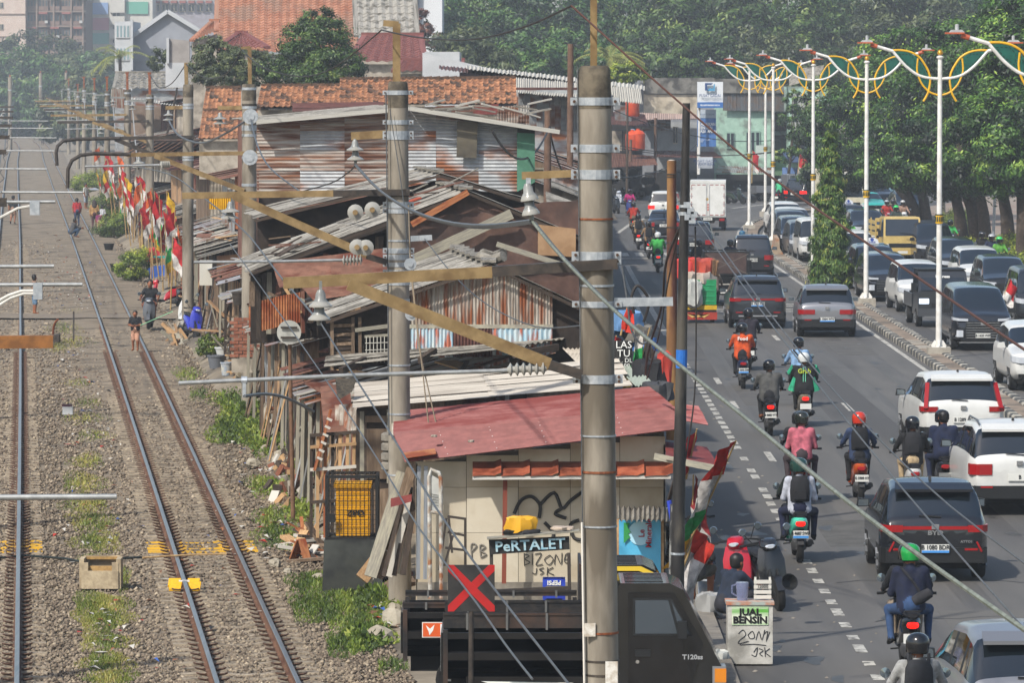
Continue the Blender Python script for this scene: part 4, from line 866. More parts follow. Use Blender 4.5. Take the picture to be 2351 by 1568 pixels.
# ---------------------------------------------------------------- people and motorcycles
def snet(fn,lo,hi,h):
 lo=np.array(lo,float); n=[int(math.ceil((b-a)/h))+1 for a,b in zip(lo,hi)]
 g=np.stack(np.meshgrid(*[lo[i]+h*np.arange(n[i]) for i in range(3)],indexing='ij'),-1)
 V=fn(g.reshape(-1,3)).reshape(n); S=V<0
 c=[(i,j,k) for i in (0,1) for j in (0,1) for k in (0,1)]
 sl=lambda A_,o:A_[o[0]:n[0]-1+o[0],o[1]:n[1]-1+o[1],o[2]:n[2]-1+o[2]]
 cnt=sum(sl(S,o).astype(int) for o in c); act=(cnt>0)&(cnt<8)
 acc=np.zeros(act.shape+(3,)); num=np.zeros(act.shape)
 for a in c:
  for ax in range(3):
   if a[ax]==0:
    b=list(a); b[ax]=1; b=tuple(b); va,vb=sl(V,a),sl(V,b); m=(sl(S,a)!=sl(S,b)); t=np.where(m,va/np.where(m,va-vb,1),0)
    for q in range(3): acc[...,q]+=np.where(m,a[q]+(t if q==ax else 0),0)
    num+=m
 idx=-np.ones(act.shape,int); idx[act]=np.arange(act.sum())
 ijk=np.argwhere(act); vs=lo+h*(ijk+acc[act]/num[act][:,None])
 fs=[]
 for ax in range(3):
  o1,o2=[q for q in range(3) if q!=ax]
  A_=[slice(None)]*3; B=[slice(None)]*3; A_[ax]=slice(0,n[ax]-1); B[ax]=slice(1,n[ax])
  d=S[tuple(A_)]!=S[tuple(B)]; e=np.argwhere(d); e=e[(e[:,o1]>0)&(e[:,o2]>0)&(e[:,o1]<n[o1]-1)&(e[:,o2]<n[o2]-1)]
  ins=S[tuple(e.T)]
  def cell(d1,d2): q=e.copy(); q[:,o1]-=d1; q[:,o2]-=d2; return idx[tuple(q.T)]
  q=np.stack([cell(0,0),cell(1,0),cell(1,1),cell(0,1)],1); fl=ins if ax!=1 else ~ins
  q[fl]=q[fl][:,::-1]; fs.append(q[:,::-1])
 return vs,np.concatenate(fs)
def prim_d(P,pr):
 a,b,r1,r2=np.array(pr[0]),np.array(pr[1]),pr[2],pr[3]; ab=b-a; t=np.clip(((P-a)@ab)/max(ab@ab,1e-9),0,1)
 return np.linalg.norm(P-a-t[:,None]*ab,axis=1)-(r1+(r2-r1)*t)
def sdf(prs,k=.035):
 def f(P):
  d=None
  for p in prs:
   e=prim_d(P,p)
   if d is None: d=e
   else:
    h=np.clip(.5+.5*(d-e)/k,0,1); d=d+(e-d)*h-k*h*(1-h)
  return d
 return f
V3=lambda *a:np.array(a,float)
def mirror(p): return V3(-p[0],p[1],p[2])
def pose(nm):
 S=lambda **k:k
 return {
 'ride':S(P=(0,0,.86),C=(0,.07,1.22),N=(0,.10,1.40),H=(0,.13,1.545),E=(.30,.2,1.12),W=(.31,.46,1.04),K=(.19,.44,.84),A=(.17,.36,.42),T=(.18,.54,.37)),
 'pillion':S(P=(0,0,.9),C=(0,.05,1.25),N=(0,.08,1.43),H=(0,.11,1.575),E=(.26,.12,1.06),W=(.2,.36,1.02),K=(.27,.34,.82),A=(.25,.2,.42),T=(.27,.36,.36)),
 'stand':S(P=(0,0,.92),C=(0,.0,1.27),N=(0,.0,1.43),H=(0,.02,1.58),E=(.25,.0,1.12),W=(.25,.1,.88),K=(.1,.03,.5),A=(.1,0,.08),T=(.12,.16,.04)),
 'hold':S(P=(0,0,.92),C=(0,.0,1.27),N=(0,.0,1.43),H=(0,.05,1.57),E=(.27,.04,1.1),W=(.1,.24,1.08),K=(.1,.03,.5),A=(.1,0,.08),T=(.12,.16,.04)),
 'walk':S(P=(0,0,.91),C=(0,.03,1.27),N=(0,.05,1.43),H=(0,.08,1.58),E=(.26,.0,1.13),W=(.25,.14,.9),K=(.1,.12,.5),A=(.1,-.05,.1),T=(.1,.1,.04)),
 'squat':S(P=(0,-.12,.3),C=(0,.02,.62),N=(0,.08,.77),H=(0,.12,.9),E=(.24,.28,.52),W=(.1,.5,.5),K=(.2,.32,.5),A=(.15,.1,.08),T=(.18,.28,.04)),
 'sit':S(P=(0,0,.5),C=(0,.05,.86),N=(0,.08,1.02),H=(0,.11,1.17),E=(.27,.15,.72),W=(.15,.38,.62),K=(.15,.44,.52),A=(.14,.46,.1),T=(.15,.62,.05))}[nm]
BODY={}
def body_geo(nm,fat,long_sleeve,shorts,skirt,h):
 key=(nm,fat,long_sleeve,shorts,skirt,h)
 if key in BODY: return BODY[key]
 J={k:V3(*v) for k,v in pose(nm).items()}; pr=[]
 P,C,N,H=J['P'],J['C'],J['N'],J['H']; sh=V3(.19*fat,0,0); hp=V3(.09,0,0)
 f=fat
 for s_ in (-1,1):
  pr+=[(P+V3(s_*.07*f,0,0),C+V3(s_*.085*f,0,-.02),.125*f,.115*f,1),(C+V3(s_*.06,0,0),C+V3(s_*.14*f,.0,.11),.11*f,.075,1)]
 pr+=[(P,P+V3(0,-.03,.02),.14*f,.14*f,2),(C+V3(0,0,.12),N,.09,.06,1),(N-V3(0,0,.03),H-V3(0,.01,.06),.052,.052,0)]
 pr+=[(H+V3(0,-.02,.03),H+V3(0,.01,-.05),.098,.075,3),(H+V3(0,.085,-.015),H+V3(0,.1,-.03),.018,.02,3),(H+V3(-.09,-.01,-.02),H+V3(-.095,-.02,0),.02,.02,3),(H+V3(.09,-.01,-.02),H+V3(.095,-.02,0),.02,.02,3)]
 for s_ in (-1,1):
  m=(lambda q:q) if s_>0 else mirror
  Sx=C+V3(s_*.19*f,.0,.12); E,W_,K,A_,T=[m(J[q]) for q in 'EWKAT']
  if nm=='walk' and s_<0: K=V3(-.1,.02,.48); A_=V3(-.1,-.26,.16); T=V3(-.1,-.16,.04); W_=V3(-.25,-.05,.88)
  pr+=[(Sx,E,.066*f,.05,1),(E,W_,.047,.034,1 if long_sleeve else 4),(W_,W_+(W_-E)/np.linalg.norm(W_-E)*.05,.034,.03,4)]
  hj=P+V3(s_*.095*f,0,-.03)
  pr+=[(hj,K,.098*f,.068,2),(K,A_,.066,.043,2 if not shorts else 5),(A_,T,.046,.036,6)]
  if shorts: pr+=[(lerp(hj,K,.55),lerp(hj,K,1.02),.09*f,.085*f,2)]
 if skirt: pr+=[(P,lerp(J['K'],J['A'],.3)*V3(0,1,1),.15,.17,2)]
 Q=np.array([p[0] for p in pr]+[p[1] for p in pr]); lo=Q.min(0)-.2; hi=Q.max(0)+.2
 vs,fs=snet(sdf(pr),lo,hi,h)
 D=np.stack([prim_d(vs,p) for p in pr],1); reg=np.array([p[4] for p in pr])[D.argmin(1)]; fr_=reg[fs[:,0]]
 # hands: palm and five fingers at each wrist, closing forward
 hb=MB()
 for s_ in (-1,1):
  m=(lambda q:q) if s_>0 else mirror
  W_=m(J['W']); E=m(J['E'])
  if nm=='walk' and s_<0: W_=V3(-.25,-.05,.88)
  d=Vector(W_-E).normalized(); u=Vector((-s_,0,.25)); u=(u-d*u.dot(d)).normalized(); w_=d.cross(u); o=Vector(W_)+d*.04
  for i,l in enumerate((.062,.072,.068,.052)):
   a=o+d*.045+w_*(.027*(i-1.5)); b1=a+d*l*.55+u*.008; b2=b1+d*l*.2+u*l*.45
   hb.tube([a,b1,b2],.0095,5,radii=[.0105,.0098,.008])
  a=o+w_*-.035; hb.tube([a,a+d*.035-w_*.018+u*.015,a+d*.06-w_*.008+u*.04],.011,5,radii=[.013,.011,.009])
 hv=np.array(hb.v);
 BODY[key]=(vs,fs,fr_,J,hv,hb.f); return BODY[key]
skinm=M('skin','7a4a30','8a5638',scale=6,rough=.6); hairm=M('hair_black','0d0b0a','1a1715',scale=30,rough=.5)
def cloth(h_,n=None): return M('cloth_'+h_,h_,''.join('%02x'%max(0,int(int(h_[i:i+2],16)*.78)) for i in (0,2,4)),scale=9,rough=.88,bump=.25)
def person(label,loc,rz,nm,shirt,pants,hair='short',helmet=None,shoe='1b1b1b',long=True,shorts=False,fat=1.,scale=1.,h=.034,visor=True,bare=False,pack=None,skirt=False,tilt=0,group=None,sling=None,hm=None):
 vs,fs,reg,J,hv,hf=body_geo(nm,round(fat,2),long,shorts,skirt,h)
 t=thing('person',label,'person',loc,rz,group); t.scale=(scale,)*3
 mats=[skinm,cloth(shirt),cloth(pants),skinm,skinm if not long else skinm,skinm,skinm if bare else cloth(shoe)]
 nv=len(vs); me=bpy.data.meshes.new('body'); me.from_pydata(vs.tolist()+hv.tolist(),[],fs.tolist()+[tuple(i+nv for i in f) for f in hf])
 for m in mats: me.materials.append(m)
 me.polygons.foreach_set('material_index',np.concatenate([reg,np.full(len(hf),4)]).astype(np.int32)); me.polygons.foreach_set('use_smooth',[True]*len(me.polygons))
 OB('body',me,t); H=Vector(J['H']); C=Vector(J['C']); N=Vector(J['N'])
 if helmet:
  hm=hm or M('helmet_'+helmet,helmet,rough=.18,coat=.5)
  pr=[(0,.148),(.035,.146),(.075,.128),(.105,.095),(.122,.05),(.126,0)]
  b=MB().lathe([(.112,-.105),(.125,-.1),(.138,-.06),(.146,-.01)]+[(r,z+.012) for z,r in pr],18); b.v=[(x*.93,y*1.06,z) for x,y,z in b.v]
  o=b.build('helmet',hm,t,smooth=True,loc=H+Vector((0,-.012,.03)),rot=(R(-8+tilt),0,0))
  if visor:
   v=MB(); rows=[]
   for z in (-.085,-.03,.02,.05): rows.append([(sin(a)*.150*.95,cos(a)*.150*1.08,z) for a in np.linspace(-1.15,1.15,9)])
   v.grid(rows).build('visor',M('visor_dark','0b0d10',rough=.06,spec=.7),o,smooth=True)
  MB().lathe([(.115,-.11),(.132,-.1)],16).build('helmet_rim',trim,o)
 elif hair:
  Hn=np.array(H); pr=[(Hn+V3(0,-.025,.05),Hn+V3(0,-.03,.0),.108,.1,0)]
  if hair=='long': pr+=[(Hn+V3(0,-.06,0),Hn+V3(0,-.09,-.2),.085,.075,0)]
  if hair=='bun': pr+=[(Hn+V3(0,-.11,.0),Hn+V3(0,-.13,-.06),.045,.045,0)]
  if hair=='bob': pr+=[(Hn+V3(-.06,-.04,0),Hn+V3(-.065,-.04,-.1),.05,.045,0),(Hn+V3(.06,-.04,0),Hn+V3(.065,-.04,-.1),.05,.045,0)]
  if hair=='scarf': pr+=[(Hn+V3(0,-.02,.03),Hn+V3(0,-.03,-.2),.12,.17,0)]
  def fn(P): return np.maximum(sdf(pr)(P),(P[:,1]-Hn[1]-.055)+np.clip((Hn[2]+.06-P[:,2]),0,.2)*.35)
  v,f_=snet(fn,Hn-V3(.25,.3,.42),Hn+V3(.25,.2,.2),.026)
  OB('hair' if hair!='scarf' else 'headscarf',rmesh('hair',v,f_,hairm if hair!='scarf' else cloth(hm or '3b3b46'),smooth=True),t)
 if pack:
  b=MB(); rows=[]
  for z,w_,d in ((-.22,.12,.04),(-.2,.16,.11),(-.05,.165,.14),(.12,.155,.12),(.2,.12,.07),(.22,.08,.02)):
   rows.append([(x*w_,-d*(1-abs(x)**3*.5),z) for x in (-1,-.85,-.4,0,.4,.85,1)]+[(w_*.9,.02,z),(-w_*.9,.02,z),(-w_,0,z)])
  b.grid(rows).add(rows[0],[tuple(range(9))]).add(rows[-1],[tuple(range(9))])
  o=b.build('backpack',cloth(pack),t,smooth=True,loc=C+Vector((0,-.105*fat,-.02)))
  b=MB();
  for s_ in (-1,1): b.tube([(s_*.11,-.02,.18),(s_*.12,.06,.27),(s_*.13,.2,.2)],.022,6)
  b.build('backpack_straps',cloth(pack),t,loc=C+Vector((0,-.105*fat,-.02)),kind='stuff')
  MB().box(-.1,.1,-.155,-.12,-.16,-.02).build('backpack_pocket',cloth(pack),o)
 if sling:
  MB().tube([C+Vector((-.14*fat,-.07,.18)),C+Vector((0,-.15*fat,.02)),C+Vector((.16,-.14,-.22))],.02,6).build('bag_strap',cloth(sling),t)
  MB().lathe([(.0,-.16),(.07,-.13),(.085,0),(.07,.13),(0,.16)],10,T=Matrix.Translation(C+Vector((.14,-.16,-.22)))@Matrix.Rotation(R(60),4,'Y')).build('sling_bag',cloth(sling),t,smooth=True)
 return t,J
def loft(b,secs,n=10,p=2.6):        # (y,halfwidth,z0,z1) superellipse sections along y
 rows=[]
 for y,w_,z0,z1 in secs:
  c=(z0+z1)/2; hh=(z1-z0)/2; r=[]
  for i in range(n+1):
   a=2*PI*i/n; x=cos(a); z=sin(a); r.append((w_*abs(x)**(2/p)*(1 if x>0 else -1),y,c+hh*abs(z)**(2/p)*(1 if z>0 else -1)))
  rows.append(r)
 b.grid([r[::-1] for r in rows]); b.add(rows[0][:-1],[tuple(range(n))]); b.add(rows[-1][:-1],[tuple(range(n-1,-1,-1))]); return b
BK={}
def bike_parts():
 if BK: return BK
 g=lambda k,b,m,sm=True:BK.setdefault(k,b.mesh(k,m,sm))
 bl=trim
 g('tail_panel',loft(MB(),[(-.84,.05,.69,.75),(-.76,.115,.58,.79),(-.5,.15,.47,.78),(-.2,.155,.36,.73),(.0,.15,.28,.58),(.1,.14,.26,.36)]),bl)
 g('floor_panel',loft(MB(),[(.06,.14,.25,.34),(.42,.15,.24,.33)]),bl)
 b=MB(); rows=[]
 for y,z,w_ in ((.47,.3,.16),(.46,.5,.21),(.42,.75,.215),(.37,.95,.16)): rows.append([(x*w_,y+.07*(1-x*x),z) for x in (-1,-.6,0,.6,1)])
 b.grid(rows); b.grid([[(p[0]*.9,p[1]-.06,p[2]) for p in r][::-1] for r in rows]); g('front_shield',b,bl)
 g('cowl',loft(MB(),[(.26,.08,.97,1.07),(.34,.14,.92,1.1),(.46,.12,.9,1.06),(.52,.05,.94,1.0)]),bl)
 g('headlight',loft(MB(),[(.48,.09,.94,1.02),(.535,.05,.95,1.0)]),clearl)
 g('seat',loft(MB(),[(-.8,.07,.77,.82),(-.7,.12,.76,.85),(-.35,.125,.75,.84),(-.05,.1,.72,.79),(.05,.05,.7,.74)]),M('seat_black','15151a',rough=.7))
 g('handlebar',MB().tube([(-.35,.2,1.0),(-.2,.26,1.03),(0,.29,1.03),(.2,.26,1.03),(.35,.2,1.0)],.014,6),trim)
 g('grip',MB().tube([(0,-.05,0),(0,.05,0)],.02,6),trim)
 b=MB().tube([(0,0,0),(.03,-.02,.2)],.008,5); g('mirror_stalk',b,trim)
 b=MB().lathe([(.0,.012),(.05,.012),(.062,0),(.0,-.008)],12,ax='y'); g('mirror',b,M('mirror_glass','7f8b93',rough=.05,metal=.8))
 g('tail_light',loft(MB(),[(-.865,.06,.64,.70),(-.83,.085,.62,.72)]),redl); g('tail_light_lit',loft(MB(),[(-.865,.06,.64,.70),(-.83,.085,.62,.72)]),redlit)
 g('mudguard',MB().prism([(-.06,-.72,.6),(.06,-.72,.6),(.055,-.9,.34),(-.055,-.9,.34)],(0,0,-.015),(0,.02,.015)),trim)
 g('number_plate',MB().box(-.13,.13,-.9,-.885,.43,.56),platew); g('plate_stripe',MB().box(-.128,.128,-.903,-.9,.435,.475),plateb)
 g('engine',loft(MB(),[(-.66,.09,.2,.36),(-.4,.14,.16,.42),(-.15,.12,.18,.38)]),M('engine_grey','2e2e2f','4a4a4a',scale=10,rough=.6))
 g('exhaust',MB().tube([(.1,.0,.22),(.16,-.25,.25),(.17,-.45,.3),(.17,-.78,.36)],.05,10,radii=[.025,.03,.055,.05]),M('exhaust_dark','262626',rough=.4,metal=.5))
 b=MB()
 for s_ in (-1,1): b.tube([(s_*.06,.66,.26),(s_*.06,.5,.62)],.022,6)
 g('fork',b,trim)
 b=MB(); rows=[]
 for a in np.linspace(.3,2.6,8): rows.append([(x,.66+.29*cos(a),.26+.29*sin(a)) for x in (-.06,0,.06)])
 g('front_fender',b.grid(rows),trim); g('grab_rail',MB().tube([(-.1,-.55,.82),(-.1,-.82,.86),(.1,-.82,.86),(.1,-.55,.82)],.012,6),trim)
 b=MB();
 for s_ in (-1,1): b.tube([(s_*.14,-.3,.3),(s_*.26,-.3,.29)],.012,5)
 g('foot_pegs',b,trim)
 r=.27; g('wheel',MB().lathe([(r*.7,-.05),(r*.92,-.055),(r,-.025),(r,.025),(r*.92,.055),(r*.7,.05)],18,ax='x'),rub)
 c=MB().lathe([(r*.72,-.03),(r*.72,.03),(r*.62,.03),(r*.62,-.03),(r*.72,-.03)],18,ax='x').lathe([(.05,-.05),(.05,.05)],10,ax='x')
 for i in range(5): a=i*2*PI/5; c.bar((0,.03*cos(a),.03*sin(a)),(0,r*.66*cos(a),r*.66*sin(a)),.03,.03)
 g('rim',c,M('rim_dark','3a3b3d',rough=.4,metal=.5)); return BK
def bike(label,loc,rz,col,txt=None,blue=False,lit=False,group='motorcycles on the left carriageway',lean=0.,name='motorcycle',fcol=None,cat='motorcycle',mir=True,rim=None):
 B=bike_parts(); t=thing(name,label,cat,loc,rz,group); t.rotation_euler=(0,lean,rz)
 pm=M('bike_'+col,col,rough=.25,coat=.5);
 def o(k,par=t,m=None,**q):
  ob=OB(k if k!='tail_light_lit' else 'tail_light',B[k],par,**q)
  if m: ob.material_slots[0].link='OBJECT'; ob.material_slots[0].material=m
  return ob
 tp=o('tail_panel',m=pm); o('floor_panel'); o('front_shield',m=M('bike_'+fcol,fcol,rough=.25,coat=.5) if fcol else pm); cw=o('cowl',m=pm); o('headlight',cw); o('seat'); hb_=o('handlebar')
 for s_ in (-1,1):
  o('grip',hb_,loc=(s_*.36,.2,1.0),rot=(0,0,R(90)-s_*R(10)))
  if mir: st=o('mirror_stalk',loc=(s_*.22,.25,1.03),rot=(0,R(30*s_),0)); o('mirror',st,loc=(s_*.02,-.02,.22))
 o('tail_light_lit' if lit else 'tail_light'); o('mudguard'); np_=o('number_plate')
 if blue: o('plate_stripe',np_)
 if txt: text(txt,.072,platek,np_,(0,-.905,.497 if not blue else .515),(PI/2,0,0),sx=.8,bold=.0015)
 o('engine'); o('exhaust'); o('fork'); o('front_fender',m=pm); o('grab_rail'); o('foot_pegs')
 for y in (-.6,.66): o('rim',o('wheel',loc=(0,y,.27)),m=rim)
 return t
def rider(bl,pl,vx,vy,col,shirt,pants,helmet,rz=0.,txt=None,blue=False,lit=False,front=False,pers={},group='motorcycles on the left carriageway',pg='motorcycle riders on the left carriageway',back=None,bk={},one=True,z=0):
 p=G(vx,vy); rz=rz+(PI if front else 0); d=Vector((-sin(rz),cos(rz),0)); c=Vector((p.x,p.y,z))+d*(.6 if not front else -.66)
 c=Vector((p.x,p.y,z))+ (d*.6 if not front else -d*.66*-1*-1)
 b=bike(bl,c,rz,col,txt,blue,lit,group,**bk)
 q=c+d*(-.22) if one else c+d*(-.1)
 pt=person(pl,q,rz,'ride',shirt,pants,helmet=helmet,group=pg,**pers)
 if back:
  back=dict(back); lb=back.pop('label'); person(lb,c+d*(-.5),rz,'pillion',group=pg,**back)
 return b,pt,c
def back_text(pt,s,size,m,dz=0.,dy=-.165,sx=1.):
 t,J=pt; C=Vector(J['C']); return text(s,size,m,t,C+Vector((0,dy,dz)),bold=.003,sx=sx,ext=.02)
wt=M('print_white','d8d8d4',rough=.7); lime=M('print_lime','a8b83a',rough=.7)
N_=.026
b,pt,c=rider('black motorcycle with red LED tail light carrying two riders at the bottom','driver in lime and black sleeves wearing a green helmet behind the navy veil',2092,1545,'101114','16181c','8a7a68','1a1c1e',txt='B',lit=True,pers=dict(h=N_,fat=1.05),one=False,
  back=dict(label='passenger in navy jacket and jeans with black and green helmet, bottom right',shirt='131a33',pants='2c4468',helmet='178a3c',pack=None,sling='2a2a2e',h=N_,shoe='141414'))
t,J=person('rider in pale grey hoodie with dark backpack at the very bottom edge',(G(2105,1800).x+.02,54.2,0),0,'ride','9a9a98','2a2a2c',helmet='141518',pack='26272b',h=N_,group='motorcycle riders on the left carriageway')
bike('motorcycle under the pale grey hoodie rider, below the picture edge',(t.location.x,54.4,0),0,'2a2a2c')
b,pt,c=rider('teal scooter with a wide red tail light and two riders','driver with mint green shoulders on the teal scooter',1836,1292,'4fc0a4','1a2420','1c2030','1d3b34',txt='B 4687 SWD',blue=True,lit=True,pers=dict(h=N_),one=False,
  back=dict(label='long haired passenger in white and navy shirt on the teal scooter',shirt='b8bcc8',pants='161c38',helmet='1d3b34',pack='1b1b1f',h=N_,shoe='111111'))
t,J=person('woman passenger in pink hooded jacket with black helmet',(G(1843,1158).x,G(1843,1158).y+.35,0),0,'pillion','b8606e','3a3034',helmet='22251f',h=N_,shoe='5a3018',group='motorcycle riders on the left carriageway')
bike('red motorcycle below the pink jacket passenger',(t.location.x,t.location.y+.25,0),0,'8c1a1c',txt='B'); person('driver in dark jacket ahead of the pink jacket passenger',(t.location.x-.02,t.location.y+.5,0),0,'ride','1c1c20','1c1c20',helmet='222222',fat=1.12,group='motorcycle riders on the left carriageway')
b,pt,c=rider('orange and black motorcycle with pale plate in the middle of the road','rider in blue jacket with black backpack and red striped helmet',1976,1155,'a5481c','2b3a58','17171a','b5331f',txt='G 5909 HY',pers=dict(h=N_,pack='121317',shoe='1a1a1a'),bk=dict(rim=M('rim_gold','b5651c',rough=.4)))
b,pt,c=rider('white rounded scooter with an oval red tail light behind the black hatchback','rider in black jacket and beige trousers with backpack on the white scooter',2099,1168,'b9bab8','17171a','b09a78','141518',pers=dict(h=N_,pack='1d1d21'))
b,pt,c=rider('motorcycle hidden behind the black hatchback\'s roof','helmeted driver hidden ahead of the man in navy overalls',2168,1150,'202226','1a1c22','1a1c22','1a1b20',pers=dict(h=N_),one=False,back=dict(label='bareheaded man in navy overalls with white sleeve bands as passenger',shirt='16203c',pants='16203c',helmet=None,hair='short',h=N_,fat=1.08))
b,pt,c=rider('bronze scooter of the rider with mint green sleeves','rider in black and mint green jacket with white helmet',1848,980,'6d6350','191b1c','17181a','c6c8c6',lit=True,pers=dict(fat=1.18,h=N_))
back_text(pt,'Grab',.15,lime,.06,-.185);
for dx in (-.025,.025): MB().box(dx-.008,dx+.008,-.03,0,-.32,.16).build('jacket_stripe',M('stripe_mint','6fc0a0'),pt[0],loc=Vector(pt[1]['C'])+Vector((0,-.148,.0)))
for s_ in (-1,1): MB().tube([(s_*.25,-.02,.16),(s_*.33,.1,.0)],.07,8,radii=[.06,.065]).tube([(s_*.2,-.06,-.1),(s_*.27,.0,-.4)],.09,8,radii=[.06,.11]).build('mint_panel',cloth('2fa37a'),pt[0],loc=Vector(pt[1]['C']),smooth=True)
rider('black motorcycle with lit red lamp under the grey hoodie rider','rider in grey hoodie over a sky blue shirt with black helmet',1768,1001,'16171a','4e4e4c','17181c','131416',txt='B 6685 VYT',lit=True,pers=dict(fat=1.15,h=N_,bare=True))
b,pt,c=rider('dark blue scooter with a wide red tail light under the orange shirt','rider in bright orange shirt with black helmet',1706,893,'1b2744','c24a16','191a1e','141518',txt='B 4646 SHM',blue=True,pers=dict(fat=1.12,h=N_,long=False))
back_text(pt,'Food',.13,wt,.08,-.17)
rider('motorcycle just ahead of the orange shirt rider','rider in long dark purple jacket ahead of the orange shirt',1720,850,'18181c','231f2a','231f2a','15161a',pers=dict(fat=1.12))
rider('cream and maroon scooter ridden by the pale blue shirt','rider in pale blue shirt with a black sling bag',1836,935,'b8a898','7ea0c4','15161a','131417',pers=dict(sling='141417'))
b,pt,c=rider('turquoise scooter with lit tail lamp beside the rusty pole','rider in bright green vest and white helmet left of the rusty pole',1511,626,'3fb5a8','3fa84c','22302a','c4c6c4',lit=True,pers=dict(fat=1.1))
rider('motorcycle between the green vest and the beige riders','rider in beige shirt with black backpack, right of two',1490,594,'23252a','94785a','2a2420','2a2a2a',lit=True,pers=dict(pack='1a1b1f'))
rider('motorcycle with lit lamp and pale plate of the left beige rider','rider in beige shirt with black backpack, left of two',1466,573,'1c1d20','9a7d5e','33261e','1d1d20',txt='B',lit=True,pers=dict(pack='1a1b1f'))
rider('motorcycle of the red jacket rider','rider in red jacket with round emblem, leaving toward the far shops',1455,538,'1a1b1e','a52a1a','6b5a48','202020',lit=True)
rider('blue motorcycle coming towards the viewer past the far shops','rider in magenta jacket coming towards the viewer',1446,500,'23306a','b0186a','2a2a30','2a2022',front=True,group='oncoming motorcycles',pg='oncoming motorcycle riders')
rider('motorcycle of the navy pair left of the black people carrier','left rider in navy jacket and black helmet beside the black people carrier',1678,648,'1b1c20','141c30','15161c','15171c')
rider('motorcycle ahead of the black people carrier','rider with blue patterned helmet looking over the black people carrier',1705,622,'1b1c20','181e2c','15161c','2a5a78')
rider('motorcycle right of the black utility pole','rider in black jacket right of the black utility pole',1607,648,'1b1c20','131418','131418','0f1012')
# oncoming riders
og='oncoming motorcycles on the right'; op='oncoming motorcycle riders on the right'
for i,(vx,vy,col,sh,he,l) in enumerate(((2041,532,'8c2020','a52a20','8a8f94','in red jacket above the yellow truck'),(2056,530,'23252a','2a2c30','3a3d42','in grey jacket above the yellow truck'),(2063,548,'23252a','3a4440','34c05a','with green helmet above the yellow truck cab'),(2078,533,'c4c4c0','9a7a68','b0b0ae','in beige jacket, rightmost above the yellow truck'),(1957,590,'c4c6c4','58b04a','24262a','in lime vest left of the black SUV'),(2030,470,'23252a','2a2826','3a3c40','between the teal car and the black SUV'),(2188,590,'23252a','3aa050','1c2a22','in green jacket right of the yellow truck'),(2262,625,'23252a','1c1a1c','2a2a2e','in black, leftmost of the cluster by the hedge'),(2284,632,'c4c4c0','1c2440','9a9c9e','with silver helmet in the cluster by the hedge'),(2302,640,'23252a','5a9a3a','2fae50','with green helmet, rightmost of the cluster by the hedge'),(1992,412,'c0c2c0','6fa050','c4c6c4','with white helmet far back behind the lamp pole'))):
 rider('motorcycle of the rider '+l,'rider '+l,vx,vy,col,sh,'20222a',he,front=True,group=og,pg=op,rz=R(5))
rider('motorcycle with rider in green far back at the bend','rider in mint green jacket leaving at the far bend',1785,470,'23252a','3fae7a','20222a','9aa0a0',rz=R(-20))
# ---- people on and beside the railway
def PZ(vx,vy,z=-.5): p=G(vx,vy,z); return (p.x,p.y,z)
pg=None
person('barefoot boy in black T-shirt and pink shorts standing between the rails',PZ(311,806,-.47),R(170),'hold','14161c','c09078',hair='short',long=False,shorts=True,bare=True,scale=.75,h=.03)
person('woman with short dark hair in tan top and jeans shorts behind the grey tubes',PZ(79,722),R(-70),'stand','8a7060','5f7c98',hair='bob',long=False,shorts=True,bare=True,scale=.86,h=.03)
person('youth in grey T-shirt squatting on the left rail',PZ(168,545,-.36),R(-70),'squat','4a4a4c','2d4560',hair='short',long=False,bare=True,scale=1.0)
person('woman in red T-shirt and blue trousers walking away along the rail',PZ(177,519),R(12),'walk','a01f26','33405e',hair='bun',long=False,scale=.97)
person('woman in ochre shirt and maroon skirt walking away beside the track',PZ(217,528),R(5),'walk','9d7a4e','4a2b2c',hair='scarf',hm='3a3230',scale=1.0)
person('small child in purple top beside the ochre shirt woman',PZ(227,532),0,'walk','7a2458','b89a80',hair='short',shorts=True,long=False,bare=True,scale=.66)
person('girl in white T-shirt and orange shorts beside the track',PZ(234,527),R(-5),'walk','b9bcc0','b8521c',hair='bob',long=False,shorts=True,scale=.82)
person('man in white T-shirt and pale shorts standing by the shrubs',PZ(197,479),R(-120),'stand','b9b9b4','8e98a4',hair='short',long=False,shorts=True,bare=True)
person('person in dark T-shirt and beige shorts walking away on the left track',PZ(30,514),R(-8),'walk','22262a','9a7a66',hair='short',long=False,shorts=True)
for k,(x,y,l,c1,c2) in enumerate(((105,330,'white jacket','b0b0ac','3a3a40'),(112,332,'dark jacket','2f3440','2a2a30'),(120,330,'orange top','b8702c','3a3438'),(98,333,'purple top','4a3c6a','33343c'))):
 person(f'tiny hazy person in {l} at the far bend of the track',PZ(x,y),R(180),'stand',c1,c2,h=.05)
b,pt,c=rider('small black motorcycle with its headlight facing the viewer beside the track','man in black T-shirt and cap sitting on the small motorcycle beside the track',341,725,'4a4d52','14161a','7a4a34',None,front=True,group='motorcycles beside the railway',pg='people beside the railway',pers=dict(hair='short',long=False,shorts=True,bare=True,h=.03),z=-.47)
bike('red and black scooter parked under the blue tarpaulin',PZ(382,708,-.45),R(105),'a81e28',group='motorcycles beside the railway',lean=R(8))
bike('blue and white sporty motorcycle parked among the plants, its front wheel turned to the viewer',PZ(436,778,-.44),R(200),'2c34a0',group='motorcycles beside the railway',lean=R(-8),fcol='2c34a0')
bike('white scooter parked behind the blue sporty motorcycle',PZ(425,752,-.44),R(170),'b9b9b6',group='motorcycles beside the railway',lean=R(-8))
person('man in dark cap and grey shirt sitting by the shack door behind the scooters',PZ(432,698,-.3),R(110),'sit','4a4448','3a3236',hair='short',long=False)
person('person in dark blue shirt crouching behind the petrol stall',(3.25,70.2,0),R(-50),'squat','1b2638','2a2a30',hair='short',long=False,h=N_,bare=True)
